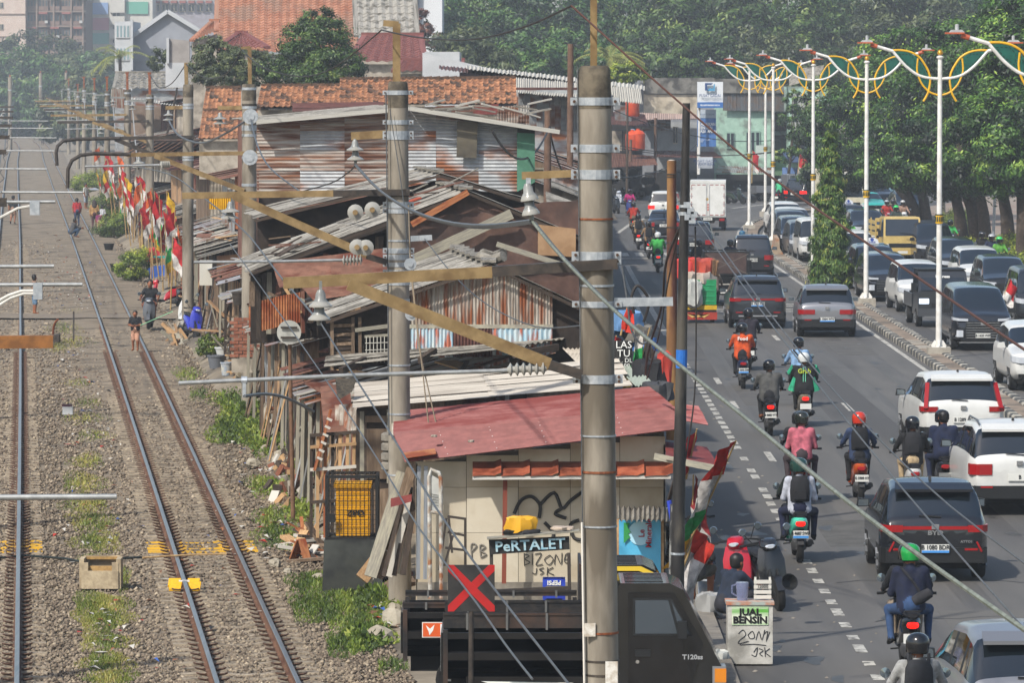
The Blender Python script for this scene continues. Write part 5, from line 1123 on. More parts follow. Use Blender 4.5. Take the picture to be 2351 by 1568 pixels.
person('seated person half hidden behind the black pole, knee showing',(2.72,71.6,.12),R(-20),'sit','2a2a2c','4a4a3c',hair='short',shorts=True,long=False,h=N_,bare=True)
bike('red and black underbone motorcycle parked at the roadside by the petrol stall',(3.62,72.8,0),R(165),'a51628',txt='B 6181 ZYI',group='parked motorcycles by the petrol stall',lean=R(7))
bike('black motorcycle with round gauges parked right of the red one',(3.95,72.6,0),R(190),'1c1d20',group='parked motorcycles by the petrol stall',lean=R(7),fcol='1c1d20')
bike('black motorcycle parked at the kerb behind the striped flag',(2.85,75.2,.12),R(200),'1c1d20',group='parked motorcycles by the petrol stall',lean=R(6))
for i,(vx,vy) in enumerate(((1430,476),(1415,490),(1688,468),(1706,466))):
 p=G(vx,vy); bike(['white and blue motorcycle parked before the far shops','dark motorcycle parked nearest the mast before the far shops','green black motorcycle parked left of the silver pickup','dark motorcycle parked right beside the silver pickup'][i],(p.x,p.y,0),R(150+40*i),['b0b4bc','26282c','2f3a30','202226'][i],group='motorcycles parked before the far shops',lean=R(6))
# ---------------------------------------------------------------- trucks, pickups, cart, petrol stall
def cab(t,W,y0,y1,H,pm,zf=.45,slope=.35,belt=None,roofm=None):      # forward control cab, nose at y1
 b=belt or H-.62; w_=W/2
 P=[(y0,zf),(y1-.05,zf),(y1,zf+.15),(y1-.02,b),(y1-slope,H-.05),(y1-slope-.15,H),(y0+.05,H),(y0,H-.06)]
 m=MB(); k=[(.985,.985)]*4+[(.93,.93),(.9,.9),(.9,.9),(.93,.93)]
 for s_ in (-1,1): m.add([(s_*w_*(q[0]),y,z) for (y,z),q in zip(P,k)],[tuple(range(8)) if s_<0 else tuple(range(7,-1,-1))])
 n=8
 for i in range(n):
  j=(i+1)%n
  if i==3: continue
  m.quad((-w_*k[i][0],P[i][0],P[i][1]),(-w_*k[j][0],P[j][0],P[j][1]),(w_*k[j][0],P[j][0],P[j][1]),(w_*k[i][0],P[i][0],P[i][1]))
 m.build('cab',pm,t,smooth=True,ang=25)
 a,c=P[3],P[4]; fr_=MB().quad((-w_*.985,*a),(-w_*.93,*c),(w_*.93,*c),(w_*.985,*a)); fr_.build('windscreen_frame',pm,t)
 e=.012; MB().quad((-w_*.88,a[0]+e+.0,a[1]+.04),(-w_*.84,c[0]+e,c[1]-.04),(w_*.84,c[0]+e,c[1]-.04),(w_*.88,a[0]+e,a[1]+.04)).build('windscreen',glass,t)
 for s_ in (-1,1):
  x=s_*w_; MB().quad((x*.992+s_*.006,y0+.12,b),(x*.992+s_*.006,y1-.12,b),(x*.945+s_*.006,y1-slope-.06,H-.1),(x*.945+s_*.006,y0+.12,H-.1)).build('side_window',glass,t)
  MB().box(*sorted((x+s_*.05,x+s_*.2)),y1-.25,y1-.18,b-.02,b+.28).build('mirror',trim,t)
def truck_frame(t,W,L,wh,ya):
 MB().box(-.35,.35,.0,L,.42,.55).build('chassis',undm,t); wheels(t,[(s_*(W/2-.12),y) for s_ in (-1,1) for y in ya],wh,.22)
# white box truck, rear
X,Y=PX(1625,530); t=thing('box_truck','white box truck with red reflector strips on its rear doors','truck',(X,Y,0),R(-3)); pw=M('box_white','d2d2ce','c6c6c1',scale=2,rough=.4)
W=1.92; z0,z1=.75,2.72
MB().box(-W/2,W/2,0,3.4,z0,z1).build('box_body',pw,t); truck_frame(t,W,5,.37,(1.0,4.2)); cab(t,1.75,3.5,5.0,2.1,paint('white'))
for s_ in (-1,1):
 d=MB().box(*sorted((s_*.012,s_*(W/2-.05))),-.035,0,z0+.06,z1-.16).build('rear_door',pw,t); MB().tube([(s_*.09,-.05,z0+.1),(s_*.09,-.05,z1-.2)],.014,6).build('lock_rod',M('rod_grey','a8aaac',rough=.4,metal=.4),d)
 for z in np.linspace(z0+.3,z1-.4,4): MB().box(*sorted((s_*(W/2-.16),s_*(W/2-.02))),-.05,-.03,z-.02,z+.02).build('hinge',M('rod_grey'),d)
 for k in range(4): MB().box(*sorted((s_*(W/2-.1),s_*(W/2-.07))),-.042,-.036,z0+.12+k*.45,z0+.4+k*.45).build('reflector_strip',redl,d)
 for k in range(3):
  for z in (z0+.1,z1-.24): MB().box(*sorted((s_*(.12+k*.28),s_*(.3+k*.28))),-.042,-.036,z,z+.035).build('reflector_strip',redl,d)
 MB().box(*sorted((s_*.62,s_*.9)),-.02,.1,.55,.68).build('tail_light',redl,t); MB().box(*sorted((s_*.6,s_*.92)),.6,.62,.2,.55).build('mud_flap',trim,t)
MB().box(-W/2,W/2,-.03,.3,z1-.14,z1+.02).build('top_rail',pw,t); MB().box(-W/2+.03,W/2-.03,0,.15,.56,.75).build('rear_beam',trim,t)
slab(t,'number_plate',platew,5,'r',-.24,.24,.58,.72,.04); text('B 9128 UCJ',.09,platek,t,(0,-.045,.65),sx=.8); MB().lathe([(0,-.04),(.08,-.04),(.08,-.036)],12,c=(-.04,0,1.72),ax='y').build('emblem',M('gold_faded','a88a4a'),t)
for k in range(3): MB().box(-.03,.05,-.042,-.036,1.1+k*.14,1.2+k*.14).build('red_mark',M('red_faded','b05a50'),t)
# black pickup with rack, rear
X,Y=PX(1668,704); t=thing('pickup_truck','black pickup with a tall black pipe rack over its bed','pickup',(X,Y,0),R(-1)); W=1.75
truck_frame(t,W,4.4,.34,(.9,3.4)); cab(t,W*.95,2.5,4.4,1.85,paint('black'))
MB().box(-W/2,W/2,0,2.45,.62,.68).build('bed_floor',trim,t); MB().box(-W/2,W/2,-.03,.02,.62,1.08).build('tailgate',paint('black'),t)
for s_ in (-1,1): MB().box(*sorted((s_*W/2,s_*(W/2-.04))),0,2.45,.68,1.08).build('bed_side',paint('black'),t); MB().box(*sorted((s_*.55,s_*.82)),-.06,0,.66,.76).build('tail_light',redlit if s_<0 else redl,t)
for s_ in (-1,1):
 for y in (.05,2.3): MB().bar((s_*.8,y,1.08),(s_*.8,y,1.95),.05).build('rack_post',trim,t)
 MB().bar((s_*.8,.05,1.95),(s_*.8,2.3,1.95),.05).build('rack_rail',trim,t); MB().bar((s_*-.8,.05,1.15),(s_*.8,.04,1.9),.025).build('rack_brace',M('rack_grey','5c544c'),t)
MB().bar((-.8,.05,1.95),(.8,.05,1.95),.05).build('rack_rail',trim,t); MB().bar((-.8,2.3,1.95),(.8,2.3,1.95),.05).build('rack_rail',trim,t); MB().bar((-.8,.05,1.15),(.8,.05,1.15),.04).build('rack_rail',trim,t)
MB().box(-.8,.8,2.28,2.32,1.1,1.9).build('rack_board',M('rack_board','3b2b28','4a3833',scale=5),t)
slab(t,'number_plate',platew,5,'r',-.22,.22,.48,.62,.06); MB().box(-.85,.85,-.05,.05,.45,.62).build('bumper',trim,t)
MB().lathe([(.05,-.034),(.13,-.034),(.13,-.03)],10,c=(-.6,0,.86),ax='y').build('white_decal',wt,t)
MB().box(-.35,.25,-.045,-.03,.78,.83).build('white_lettering_bar',M('worn_white','a8a49a','6a665e',scale=20),t)
# cargo tricycle
X,Y=PX(1603,742); t=thing('cargo_tricycle','motor cargo tricycle with a green and yellow box piled with sacks','tricycle',(X,Y,0)); W=1.2
gp=M('cart_green','0f7a48','1a8a55',scale=5,rough=.5); yp2=M('cart_yellow','c9a416','b8941a',scale=5,rough=.5); rp=M('cart_red','a83020','94382a',scale=6,rough=.6)
MB().box(-W/2,W/2,0,1.7,.62,.68).build('bed_floor',gp,t); MB().box(-W/2,W/2,-.03,.02,.62,1.45).build('tailgate',gp,t)
for k in range(4): MB().box(-W/2+.05,W/2-.05,-.045,-.03,.72+k*.18,.75+k*.18).build('tailgate_rib',M('cart_green_light','2a9a66'),t)
for s_ in (-1,1): MB().box(*sorted((s_*W/2,s_*(W/2-.03))),0,1.7,.68,1.45).build('bed_side',gp,t)
MB().box(-W/2-.02,W/2+.02,-.05,.06,.45,.6).build('rear_bar',yp2,t); MB().box(-W/2-.03,W/2+.03,-.04,.02,.12,.38).build('mud_flap',rp,t); MB().prism([(-.4,0,.32),(-.2,0,.18),(0,0,.28),(.2,0,.18),(.4,0,.32),(0,0,.2)],(0,-.05,0),(0,-.041,0)).build('flap_emblem',M('flap_cream','c9a05a'),t)
MB().box(-W/2,W/2,-.05,.03,.38,.45).build('step',trim,t); wheels(t,[(-.5,.7),(.5,.7),(0,2.6)],.3,.14); loft(MB(),[(1.7,.1,.5,.8),(2.2,.15,.5,.9),(2.7,.1,.6,1.0)]).build('front_body',gp,t); MB().tube([(-.35,2.3,1.05),(.35,2.3,1.05)],.015,6).build('handlebar',trim,t)
def sack(label,c,r,m,name='sack',cat='sack',sq=(1,1,1),seed=1,par=None):
 q=random.Random(seed); ph=[q.uniform(0,6) for _ in range(6)]; b=MB(); rows=[]
 for i in range(9):
  th=PI*i/8; rows.append([(r*sq[0]*min(1,1.35*sin(th))*cos(a)*(1+.13*sin(3*a+ph[0]+i*.9)+.1*sin(7*a+ph[1]+i)),r*sq[1]*min(1,1.35*sin(th))*sin(a)*(1+.12*sin(4*a+ph[2]+i*.6)+.09*sin(8*a+ph[4])),r*sq[2]*(max(-.8,min(.8,cos(th)))+.12*sin(3*a+ph[3]+i)+.07*sin(6*a+ph[5]))) for a in np.linspace(0,2*PI,25)])
 return b.grid([x[::-1] for x in rows]).build(name,m,par,smooth=True,ang=28,loc=c,**({} if par is not None else dict(label=label,cat=cat)))
plasw=M('plastic_white','b7b8b2','a2a49f',scale=6,rough=.45); plaso=M('plastic_orange','b0442e','94382a',scale=5,rough=.5)
sack('large white plastic sack hanging behind the green cargo tricycle',(X-.18,Y-.12,1.0),.5,plasw,sq=(.62,.35,1.0),seed=3); sack('orange red sack on top of the cargo tricycle',(X+.12,Y+.5,1.85),.42,plaso,seed=4,sq=(1,1,.8)); sack('red sack on the left of the cargo tricycle load',(X-.35,Y+.6,1.8),.4,M('plastic_red','b8342e'),seed=5); sack('bundle of brown fibres sticking out of the cargo tricycle load',(X+.48,Y+.45,1.8),.3,M('fibre_brown','6b4a30','8a6848',scale=12,rough=.9),seed=8,sq=(.7,.7,1.2)); sack('pale sack low in the cargo tricycle bed',(X+.05,Y+.4,1.5),.5,M('plastic_pale','a5988c'),seed=6,sq=(1,.9,.5))
person_pos_tri=(X,Y+1.9)
# dark grey pickup, front
X,Y=PX(2166,752); t=thing('pickup_truck','dark grey pickup with white lettering across its windscreen top and one lit headlight','pickup',(X,Y,0),PI+R(2)); W=1.68; dg=paint('dgrey'); o=-4.0
cab(t,W,-1.7,0,1.86,dg,zf=.4,slope=.42,belt=1.18); MB().box(-W/2,W/2,-4.0,-1.75,.6,.66).build('bed_floor',dg,t)
for s_ in (-1,1):
 MB().box(*sorted((s_*W/2,s_*(W/2-.04))),-4.0,-1.75,.66,1.05).build('bed_side',dg,t); MB().box(*sorted((s_*.48,s_*.8)),-.05,.015,.78,.95).build('headlight',litl if s_>0 else clearl,t)
MB().box(-W*.5,W*.5,-.03,.03,.36,.62).build('bumper',M('bumper_grey','3a3c40',rough=.6),t); MB().box(-.4,.4,-.02,.02,.66,.8).build('grille',mesh_,t); MB().box(-.66,.66,-.01,.04,.34,.37).build('chrome_lip',chrome,t)
MB().box(-.8,.8,-2,-.5,1.87,1.9).build('roof_visor',trim,t); slab(t,'number_plate',platew,0,'f',-.22,.22,.42,.55,.04); text('8046',.1,platek,t,(0,.045,.485),(PI/2,0,PI)); text('Express',.15,wt,t,(0,-.28,1.66),(PI/2-R(32),0,PI),bold=.003); MB().lathe([(0,.02),(.06,.02),(.06,.025)],10,c=(0,0,.98),ax='y').build('emblem',chrome,t)
wheels(t,[(s_*(W/2-.1),y) for s_ in (-1,1) for y in (-.7,-3.2)],.31,.19); MB().box(-.3,.3,-4,0,.35,.5).build('chassis',undm,t)
# yellow truck, front
X,Y=PX(2072,608); t=thing('flatbed_truck','yellow cab over truck with a slatted cargo bed among the dark cars','truck',(X,Y,0),PI+R(3)); W=1.72; yw=paint('yellow')
cab(t,W,-1.7,0,2.1,yw,zf=.5,slope=.25,belt=1.25); MB().box(-.62,.62,-.02,.02,.78,.95).build('grille',mesh_,t); MB().box(-W*.5,W*.5,-.03,.05,.45,.62).build('bumper',yw,t); slab(t,'number_plate',platew,0,'f',-.22,.22,.5,.62,.06)
MB().box(-.95,.95,-5.2,-1.8,.85,.92).build('bed_floor',yw,t)
for s_ in (-1,1):
 MB().box(*sorted((s_*.6,s_*.78)),-.04,.02,.74,.92).build('headlight',clearl,t)
 for k in range(4): MB().box(*sorted((s_*.95,s_*.92)),-5.2,-1.8,.95+k*.26,1.12+k*.26).build('side_slat',yw,t)
 for y in (-5.1,-3.5,-1.9): MB().box(*sorted((s_*.97,s_*.93)),y-.05,y+.05,.9,2.0).build('stake',yw,t)
for k in range(4): MB().box(-.95,.95,-1.84,-1.8,.95+k*.3,1.12+k*.3).build('front_slat',yw,t)
text('COLT',.1,M('print_dark','2a2a2a'),t,(-.3,.03,1.12),(PI/2,0,PI)); wheels(t,[(s_*(W/2-.12),y) for s_ in (-1,1) for y in (-.8,-4.0)],.37,.22); MB().box(-.3,.3,-5,0,.42,.6).build('chassis',undm,t); MB().bar((-.55,.02,1.32),(.1,.0,1.42),.02).build('wiper',trim,t)
# cream refrigerated truck, front
X,Y=PX(1952,500); t=thing('box_truck','cream refrigerated box truck with a cooling unit above its cab','truck',(X,Y,0),PI+R(10)); W=1.75; cr=paint('cream')
cab(t,W,-1.7,0,2.05,cr,zf=.5,slope=.25,belt=1.2); MB().box(-.95,.95,-5.2,-1.75,.8,2.85).build('box_body',cr,t); u=MB().box(-.72,.72,-1.75,-1.35,2.25,2.7).build('cooling_unit',pw,t)
for k in range(3): MB().box(-.6,.6,-1.345,-1.33,2.35+k*.09,2.39+k*.09).build('cooling_louvre',trim,u)
MB().box(-.6,.6,-.02,.02,.75,.92).build('grille',mesh_,t); wheels(t,[(s_*(W/2-.12),y) for s_ in (-1,1) for y in (-.8,-4.0)],.37,.22); MB().box(-.3,.3,-5,0,.42,.6).build('chassis',undm,t)
# silver pickup parked at the far shops
X,Y=PX(1728,462); t=thing('pickup_truck','silver pickup parked before the far teal shops','pickup',(X,Y,0),R(-78)); W=1.65; sv=paint('silver')
cab(t,W,2.3,4.0,1.85,sv,zf=.4); MB().box(-W/2,W/2,0,2.25,.6,.66).build('bed_floor',sv,t)
for s_ in (-1,1): MB().box(*sorted((s_*W/2,s_*(W/2-.04))),0,2.25,.66,1.05).build('bed_side',sv,t)
MB().box(-W/2,W/2,0,.04,.66,1.05).build('tailgate',sv,t); MB().box(-.8,.8,2.2,2.26,1.05,1.8).build('headboard',sv,t); wheels(t,[(s_*(W/2-.1),y) for s_ in (-1,1) for y in (.7,3.2)],.31,.19); MB().box(-.3,.3,0,4,.35,.5).build('chassis',undm,t)
# ---- two parked black pickups before the shed (side view, noses to the right)
pk=M('pickup_black','0a0a0c','141416',scale=5,rough=.22,spec=.45,coat=.4); pw_=M('worn_black','141416','2b2622',scale=7,rough=.6,c3='3d2c22',s3=1.4); bedin=M('bed_inside','1b1613','2e261f',scale=8,rough=.85,stretch=(.4,1,3))
def side_pickup(label,X0,Xc,X1,Y,zg,roof=None,sticker=False,lettering=False,zt=1.5):
 t=thing('pickup_truck',label,'pickup',(X0,Y,zg)); w_=1.55; xc=Xc-X0; xl=X1-X0   # local x to the nose, y to the far side
 zf=.78
 MB().box(0,xc-.08,0,w_,zf-.06,zf).build('bed_floor',bedin,t)
 for y0,nm in ((0,'bed_side'),(w_-.03,'bed_side')):
  b=MB(); n=24; rows=[]
  for k,(dz,dy) in enumerate(((0,0),(.22,0),(.24,-.025),(.34,-.025),(.36,0),(.5,0),(.52,-.02),(.6,-.02))): rows.append([(x,y0+dy,zf-.14+dz) for x in np.linspace(0,xc-.1,n)])
  b.grid(rows); b.box(0,xc-.1,y0,y0+.03,zf-.14,zf+.46); o=b.build(nm,pk,t)
  for x in (.0,xc-.16): MB().box(x,x+.06,y0-.035,y0+.05,zf-.2,zf+.5).build('stake',pw_,o)
  up=MB().box(0.,xc-.1,y0-.005,y0+.03,zf+.52,zt).box(0.,xc-.1,y0-.02,y0+.045,zt-.03,zt).build('upper_board',pw_,t)
  for x in np.linspace(.3,xc-.4,4): MB().box(x,x+.03,y0-.03,y0-.004,zf+.5,zt).build('hook_strap',M('strap_grey','5a5a58'),up)
 tg=MB().box(-.03,.0,0,w_,zf-.1,zf+.46).build('tailgate',pk,t); MB().box(-.035,-.028,.02,.16,zf-.05,zf+.4).build('tread_plate',M('tread_plate','6d7072','8a8d8f',scale=40,rough=.4,metal=.5),tg)
 MB().box(.1,xc,.15,w_-.15,.42,zf-.08).build('chassis',undm,t)
 MB().box(xc-.09,xc-.05,0,w_,zf,2.0 if roof is None else 1.9).build('headboard_frame',pw_,t)
 # cab
 zr=1.88; P=[(xc,.35),(xl-.12,.35),(xl,.5),(xl,.72),(xl-.12,.95),(xl-.55,zr-.08),(xl-.72,zr),(xc+.06,zr),(xc,zr-.08)]
 b=MB()
 ins=[0,0,0,0,0,.07,.1,.1,.07]
 for y_,sg in ((0,1),(w_,-1)): b.add([(x,y_+sg*i,z) for (x,z),i in zip(P,ins)],[tuple(range(9)) if sg>0 else tuple(range(8,-1,-1))])
 for i in range(9):
  j=(i+1)%9; b.quad((P[i][0],ins[i],P[i][1]),(P[i][0],w_-ins[i],P[i][1]),(P[j][0],w_-ins[j],P[j][1]),(P[j][0],ins[j],P[j][1]))
 b.build('cab',pk,t,smooth=True,ang=25)
 rb=MB();
 for k in range(7): rb.box(xc+.12,xl-.8,.25+k*.17,.3+k*.17,zr,zr+.012)
 rb.build('roof_ribs',pk,t,kind='stuff')
 dr=MB().prism([(xc+.16,0,.5),(xl-.45,0,.5),(xl-.28,0,1.1),(xl-.66,0,zr-.12),(xc+.16,0,zr-.12)],(0,-.012,0),(0,.0,0)).build('door',pk,t)
 MB().prism([(xc+.22,.0,1.2),(xl-.42,.0,1.2),(xl-.7,.0,zr-.18),(xc+.22,.0,zr-.18)],(0,-.018,0),(0,-.013,0)).build('window_seal',trim,dr)
 MB().prism([(xc+.25,.0,1.23),(xl-.62,.0,1.23),(xl-.74,.0,zr-.21),(xc+.25,.0,zr-.21)],(0,-.024,0),(0,-.019,0)).build('window',M('van_glass','3d454c',rough=.06,spec=.7),dr)
 MB().prism([(xl-.58,.0,1.23),(xl-.46,.0,1.23),(xl-.7,.0,zr-.22)],(0,-.024,0),(0,-.019,0)).build('quarter_window',M('van_glass'),dr)
 MB().box(xc+.25,xc+.45,-.035,-.012,.93,1.02).build('door_handle',trim,dr); MB().lathe([(0,-.02),(.025,-.02),(.025,-.012)],10,c=(xc+.28,0,.86),ax='y').build('door_lock',chrome,dr)
 MB().box(xl-.62,xl-.5,-.16,-.03,1.18,1.4).build('mirror',trim,t)
 MB().quad((xl-.105,.1,.99),(xl-.105,w_-.1,.99),(xl-.535,w_-.15,zr-.1),(xl-.535,.15,zr-.1)).build('windscreen',M('van_glass'),t)
 hl=MB().box(xl-.16,xl+.015,-.012,.3,.56,.8).build('headlight',M('lamp_bezel','8d8f92',rough=.3,metal=.5),t); MB().box(xl-.13,xl+.02,-.018,.1,.59,.77).build('indicator',amb,hl)
 MB().box(xl-.2,xl+.06,-.02,w_+.02,.3,.5).build('bumper',trim,t); wheels(t,[(.75,.12),(.75,w_-.12),(xl-.75,.12),(xl-.75,w_-.12)],.31,.18)
 for o in t.children:
  if o.name.startswith('wheel') and not o.name.startswith('wheel_'): o.rotation_euler=(0,0,PI/2)
 if roof:
  MB().prism([(xc+.12,0,zr-.02),(xl-.75,0,zr-.02),(xl-.5,0,zr-.14),(xl-.58,0,zr-.16),(xl-.78,0,zr-.08),(xc+.12,0,zr-.08)],(0,.06,0),(0,.085,0)).build('yellow_stripe',M('stripe_yellow','d0b02c'),t)
 if sticker:
  s_=MB().box(.26,.66,-.034,-.028,zf+.12,zf+.33).build('orange_sticker',M('sticker_white','d0cdc6'),t); MB().box(.272,.648,-.037,-.034,zf+.132,zf+.318).build('sticker_field',M('sticker_orange','c8531c'),s_)
  MB().prism([(.31,0,zf+.29),(.37,0,zf+.24),(.43,0,zf+.3),(.41,0,zf+.22),(.36,0,zf+.15),(.35,0,zf+.2)],(0,-.04,0),(0,-.037,0)).build('bird_emblem',wt,s_); text('L',.2,wt,s_,(.55,-.04,zf+.22),bold=.008)
 if lettering:
  text('T120ss',.085,M('badge_silver','a9abad',metal=.5,rough=.4),t,(xl-.42,-.02,.92),sx=1.1,bold=.003)
  MB().prism([(.5,0,.62),(1.7,0,.6),(1.6,0,.57),(.9,0,.57),(1.0,0,.5),(.7,0,.57)],(0,-.16,0),(0,-.15,0)).build('white_flash',wt,t); MB().box(.3,xc-.2,-.15,-.02,.42,.68).build('side_skirt',pk,t)
 return t
side_pickup('black pickup in front with its door facing the viewer, before the thick mast',-.90,1.36,2.78,62.0,-.42,lettering=True)
side_pickup('black pickup behind with yellow roof stripe and an orange sticker on its bed side',-1.48,1.0,2.5,64.4,-.42,roof=True,sticker=True,zt=1.38)
# ---- petrol stall
q=G(1722,1530); t=thing('petrol_stall','white box stall lettered JUAL BENSIN at the roadside','stall',(q.x-.0,q.y,.0)); sw=.31
MB().box(-sw,sw,0,.45,.03,.98).build('cabinet',M('stall_white','bdbab2','a8a59d',scale=5,rough=.6,c3='8d8a82',s3=3),t); MB().box(-sw-.02,sw+.02,-.02,.47,.98,1.03).build('top_shelf',M('stall_top','9aa29a','b06a4a',scale=6),t)
s_=MB().box(-.25,.25,-.012,0,.66,.95).build('sign_panel',M('sign_green','5aa03c','d8dcc8',scale=2.2,stretch=(.2,.2,3)),t); text('JUAL\nBENSIN',.15,M('ink_black','101010'),s_,(0,-.016,.80),bold=.006,sx=.95)
t.scale=(1,1,.86)
gr=M('graffiti','3a3a3c',rough=.8)
b=MB()
for pts in (((-.16,.52),(-.1,.58),(-.06,.5),(-.14,.42),(-.16,.36),(-.02,.4)),((-.03,.5),(.03,.56),(.06,.46),(-.0,.44),(-.03,.5)),((.08,.42),(.12,.56),(.16,.42),(.2,.58)),((.18,.5),(.24,.56),(.22,.4),(.27,.55)),((-.14,.34),(.05,.35),(.22,.33)),((.05,.22),(.1,.3),(.08,.16),(.02,.18)),((.12,.28),(.18,.25),(.13,.2),(.17,.16)),((.2,.3),(.21,.15)),((.27,.28),(.21,.22),(.28,.15))): b.tube(curve([(x,-.004,z) for x,z in pts],3),.007,4)
b.build('graffiti_scrawl',gr,t,kind='stuff')
jg=MB().lathe([(.07,0),(.075,.02),(.09,.24),(.085,.25)],16).mesh('jug',M('jug_plastic','8f97b8',rough=.15,trans=.5,alpha=.75),True); o=OB('measuring_jug',jg,loc=(q.x-.1,q.y+.2,.886),label='translucent plastic measuring jug on the petrol stall',cat='jug')
MB().tube([(-.08,0,.22),(-.14,0,.2),(-.14,0,.1),(-.08,0,.06)],.012,6).build('handle',M('jug_plastic'),o)
t2=thing('price_board','white slatted price rack beside the jug on the petrol stall','price board',(q.x+.18,q.y+.2,.886))
for k in range(4): MB().box(-.12,.12,-.01,.01,.02+k*.07,.07+k*.07).build('slat',M('slat_white','c2bfb6'),t2)
for x in (-.1,.1): MB().box(x-.015,x+.015,.01,.03,0,.32).build('upright',M('slat_white'),t2)
text('12000',.06,M('ink_black'),t2,(0,-.014,.19))
sack('white crumpled plastic bag on the pavement before the petrol stall',(q.x-.42,q.y-.1,.12),.13,plasw,seed=12,name='plastic_bag',cat='bag'); sack('grey plastic bag of rubbish by the crouching person',(2.95,70.9,.22),.2,M('plastic_grey','8a8a88',rough=.4),seed=13,name='plastic_bag',cat='bag')
b=MB().lathe([(.1,0),(.13,.28),(.14,.3),(.125,.3),(.1,.05)],18).build('paint_bucket',M('bucket_pale','b0aea4','7a8aa0',scale=4),loc=(2.95,72.4,.12),label='pale paint bucket beside the parked motorcycles',cat='bucket',smooth=True)
MB().lathe([(.0,0),(.06,0),(.12,.12),(.13,.12),(.07,-.01)],14).build('funnel',trim,loc=(4.05,70.0,.62),rot=(R(70),0,R(20)),label='black funnel hanging above the petrol stall',cat='funnel')
# ---------------------------------------------------------------- shacks
asb=M('asbestos','7f7b72','98938a',scale=14,rough=.95,rv=.12,c3='5d5951',s3=2.2,bump=.2); asbd=M('asbestos_dark','6f6a61','8a857b',scale=8,rough=.95,rv=.15,c3='4a463f',s3=2.5)
zinc=M('zinc','8d9092','a6a8a8',scale=5,rough=.5,metal=.35,rv=.12,c3='7a4a2c',s3=1.3,stretch=(.5,1,1)); zincr=M('zinc_rust','7a5138','a19d96',scale=2.2,rough=.75,metal=.1,rv=.15,c3='5a3826',s3=1.8,stretch=(.25,.25,3),lo=.38,hi=.58)
rustw=M('rust_sheet','5f4032','755142',scale=5,rough=.85,rv=.18,c3='54291a',s3=1.5); rusto=M('rust_orange','885030','a06a42',scale=6,rough=.85,rv=.12,c3='7a3a1c',s3=2); streak=M('streaked_zinc','a39d93','6b5a4c',scale=4,rough=.8,rv=.1,c3='7a4528',s3=2.4,stretch=(3,3,.35)); redz=M('red_sheet','662c28','783c37',scale=4,rough=.5,rv=.05,metal=.1); brownz=M('brown_sheet','4a2c26','5d3a32',scale=5,rough=.7,rv=.15); bluez=M('blue_flaking','8fb0c0','b4bcbc',scale=7,rough=.8,c3='a8604a',s3=5,stretch=(2,2,.4)); yelz=M('yellow_sheet','c99a1e','b58a22',scale=6,rough=.5)
wood=M('old_wood','5d4c3c','7a6856',scale=6,rough=.9,rv=.3,stretch=(1,1,.2),bump=.2); woodd=M('dark_wood','2e2620','463a30',scale=6,rough=.9,rv=.3); woodl=M('raw_wood','9c7a55','b5946c',scale=7,rough=.85,rv=.2); woodg=M('grey_wood','7a756b','96917f',scale=7,rough=.9,rv=.2); void=M('painted_shade','231d19','332a24',scale=3,rough=.95); ply=M('ply_board','8a6b4c','9d7e5e',scale=3,rough=.85,rv=.2); tarpb=M('brown_tarp','4a342c','5f463b',scale=2.5,rough=.55,bump=.6,c3='3a2a24'); brick=M('brick','7a4834','8d5c48',scale=9,rough=.9,rv=.2); plast=M('plaster','a39a8c','8a8174',scale=2.5,rough=.9,c3='6d665b')  # void: near-black colour that paints the shade under roofs and inside openings
UB={}
def ubox(m):
 if m.name not in UB: UB[m.name]=MB().box(-.5,.5,-.5,.5,-.5,.5).mesh('plank',m)
 return UB[m.name]
def stick(t,name,a,b,w_,h,m,base=None,up=(0,0,1),**k):       # one board or post from a to b
 a=Vector(a); b=Vector(b); o0=Vector(base) if base is not None else (t.location.copy() if t is not None else Vector())
 d=b-a; L=d.length; d=d/L; u=Vector(up)
 if abs(d.dot(u))>.98: u=Vector((0,1,0))
 x=d.cross(u).normalized(); z=x.cross(d)
 ob=OB(name,ubox(m),t,**k); c=(a+b)/2-o0
 mt=Matrix(((x.x*w_,d.x*L,z.x*h,c.x),(x.y*w_,d.y*L,z.y*h,c.y),(x.z*w_,d.z*L,z.z*h,c.z),(0,0,0,1))); ob.matrix_basis=mt; return ob
def corr(p00,p10,p01,p11,nw,amp,nu=2,jit=0.):              # corrugated surface; ridges run from p00 to p10
 p00,p10,p01,p11=[Vector(p) for p in (p00,p10,p01,p11)]; n=(p10-p00).cross(p01-p00).normalized(); b=MB(); rows=[]
 if n.z<0: n=-n
 for i in range(nw*4+1):
  v=i/(nw*4); s_=(0,1,0,-1)[i%4]*amp; rows.append([p00.lerp(p10,u).lerp(p01.lerp(p11,u),v)+n*s_+n*jit*sin(u*5+v*7) for u in np.linspace(0,1,nu)])
 return b.grid(rows)
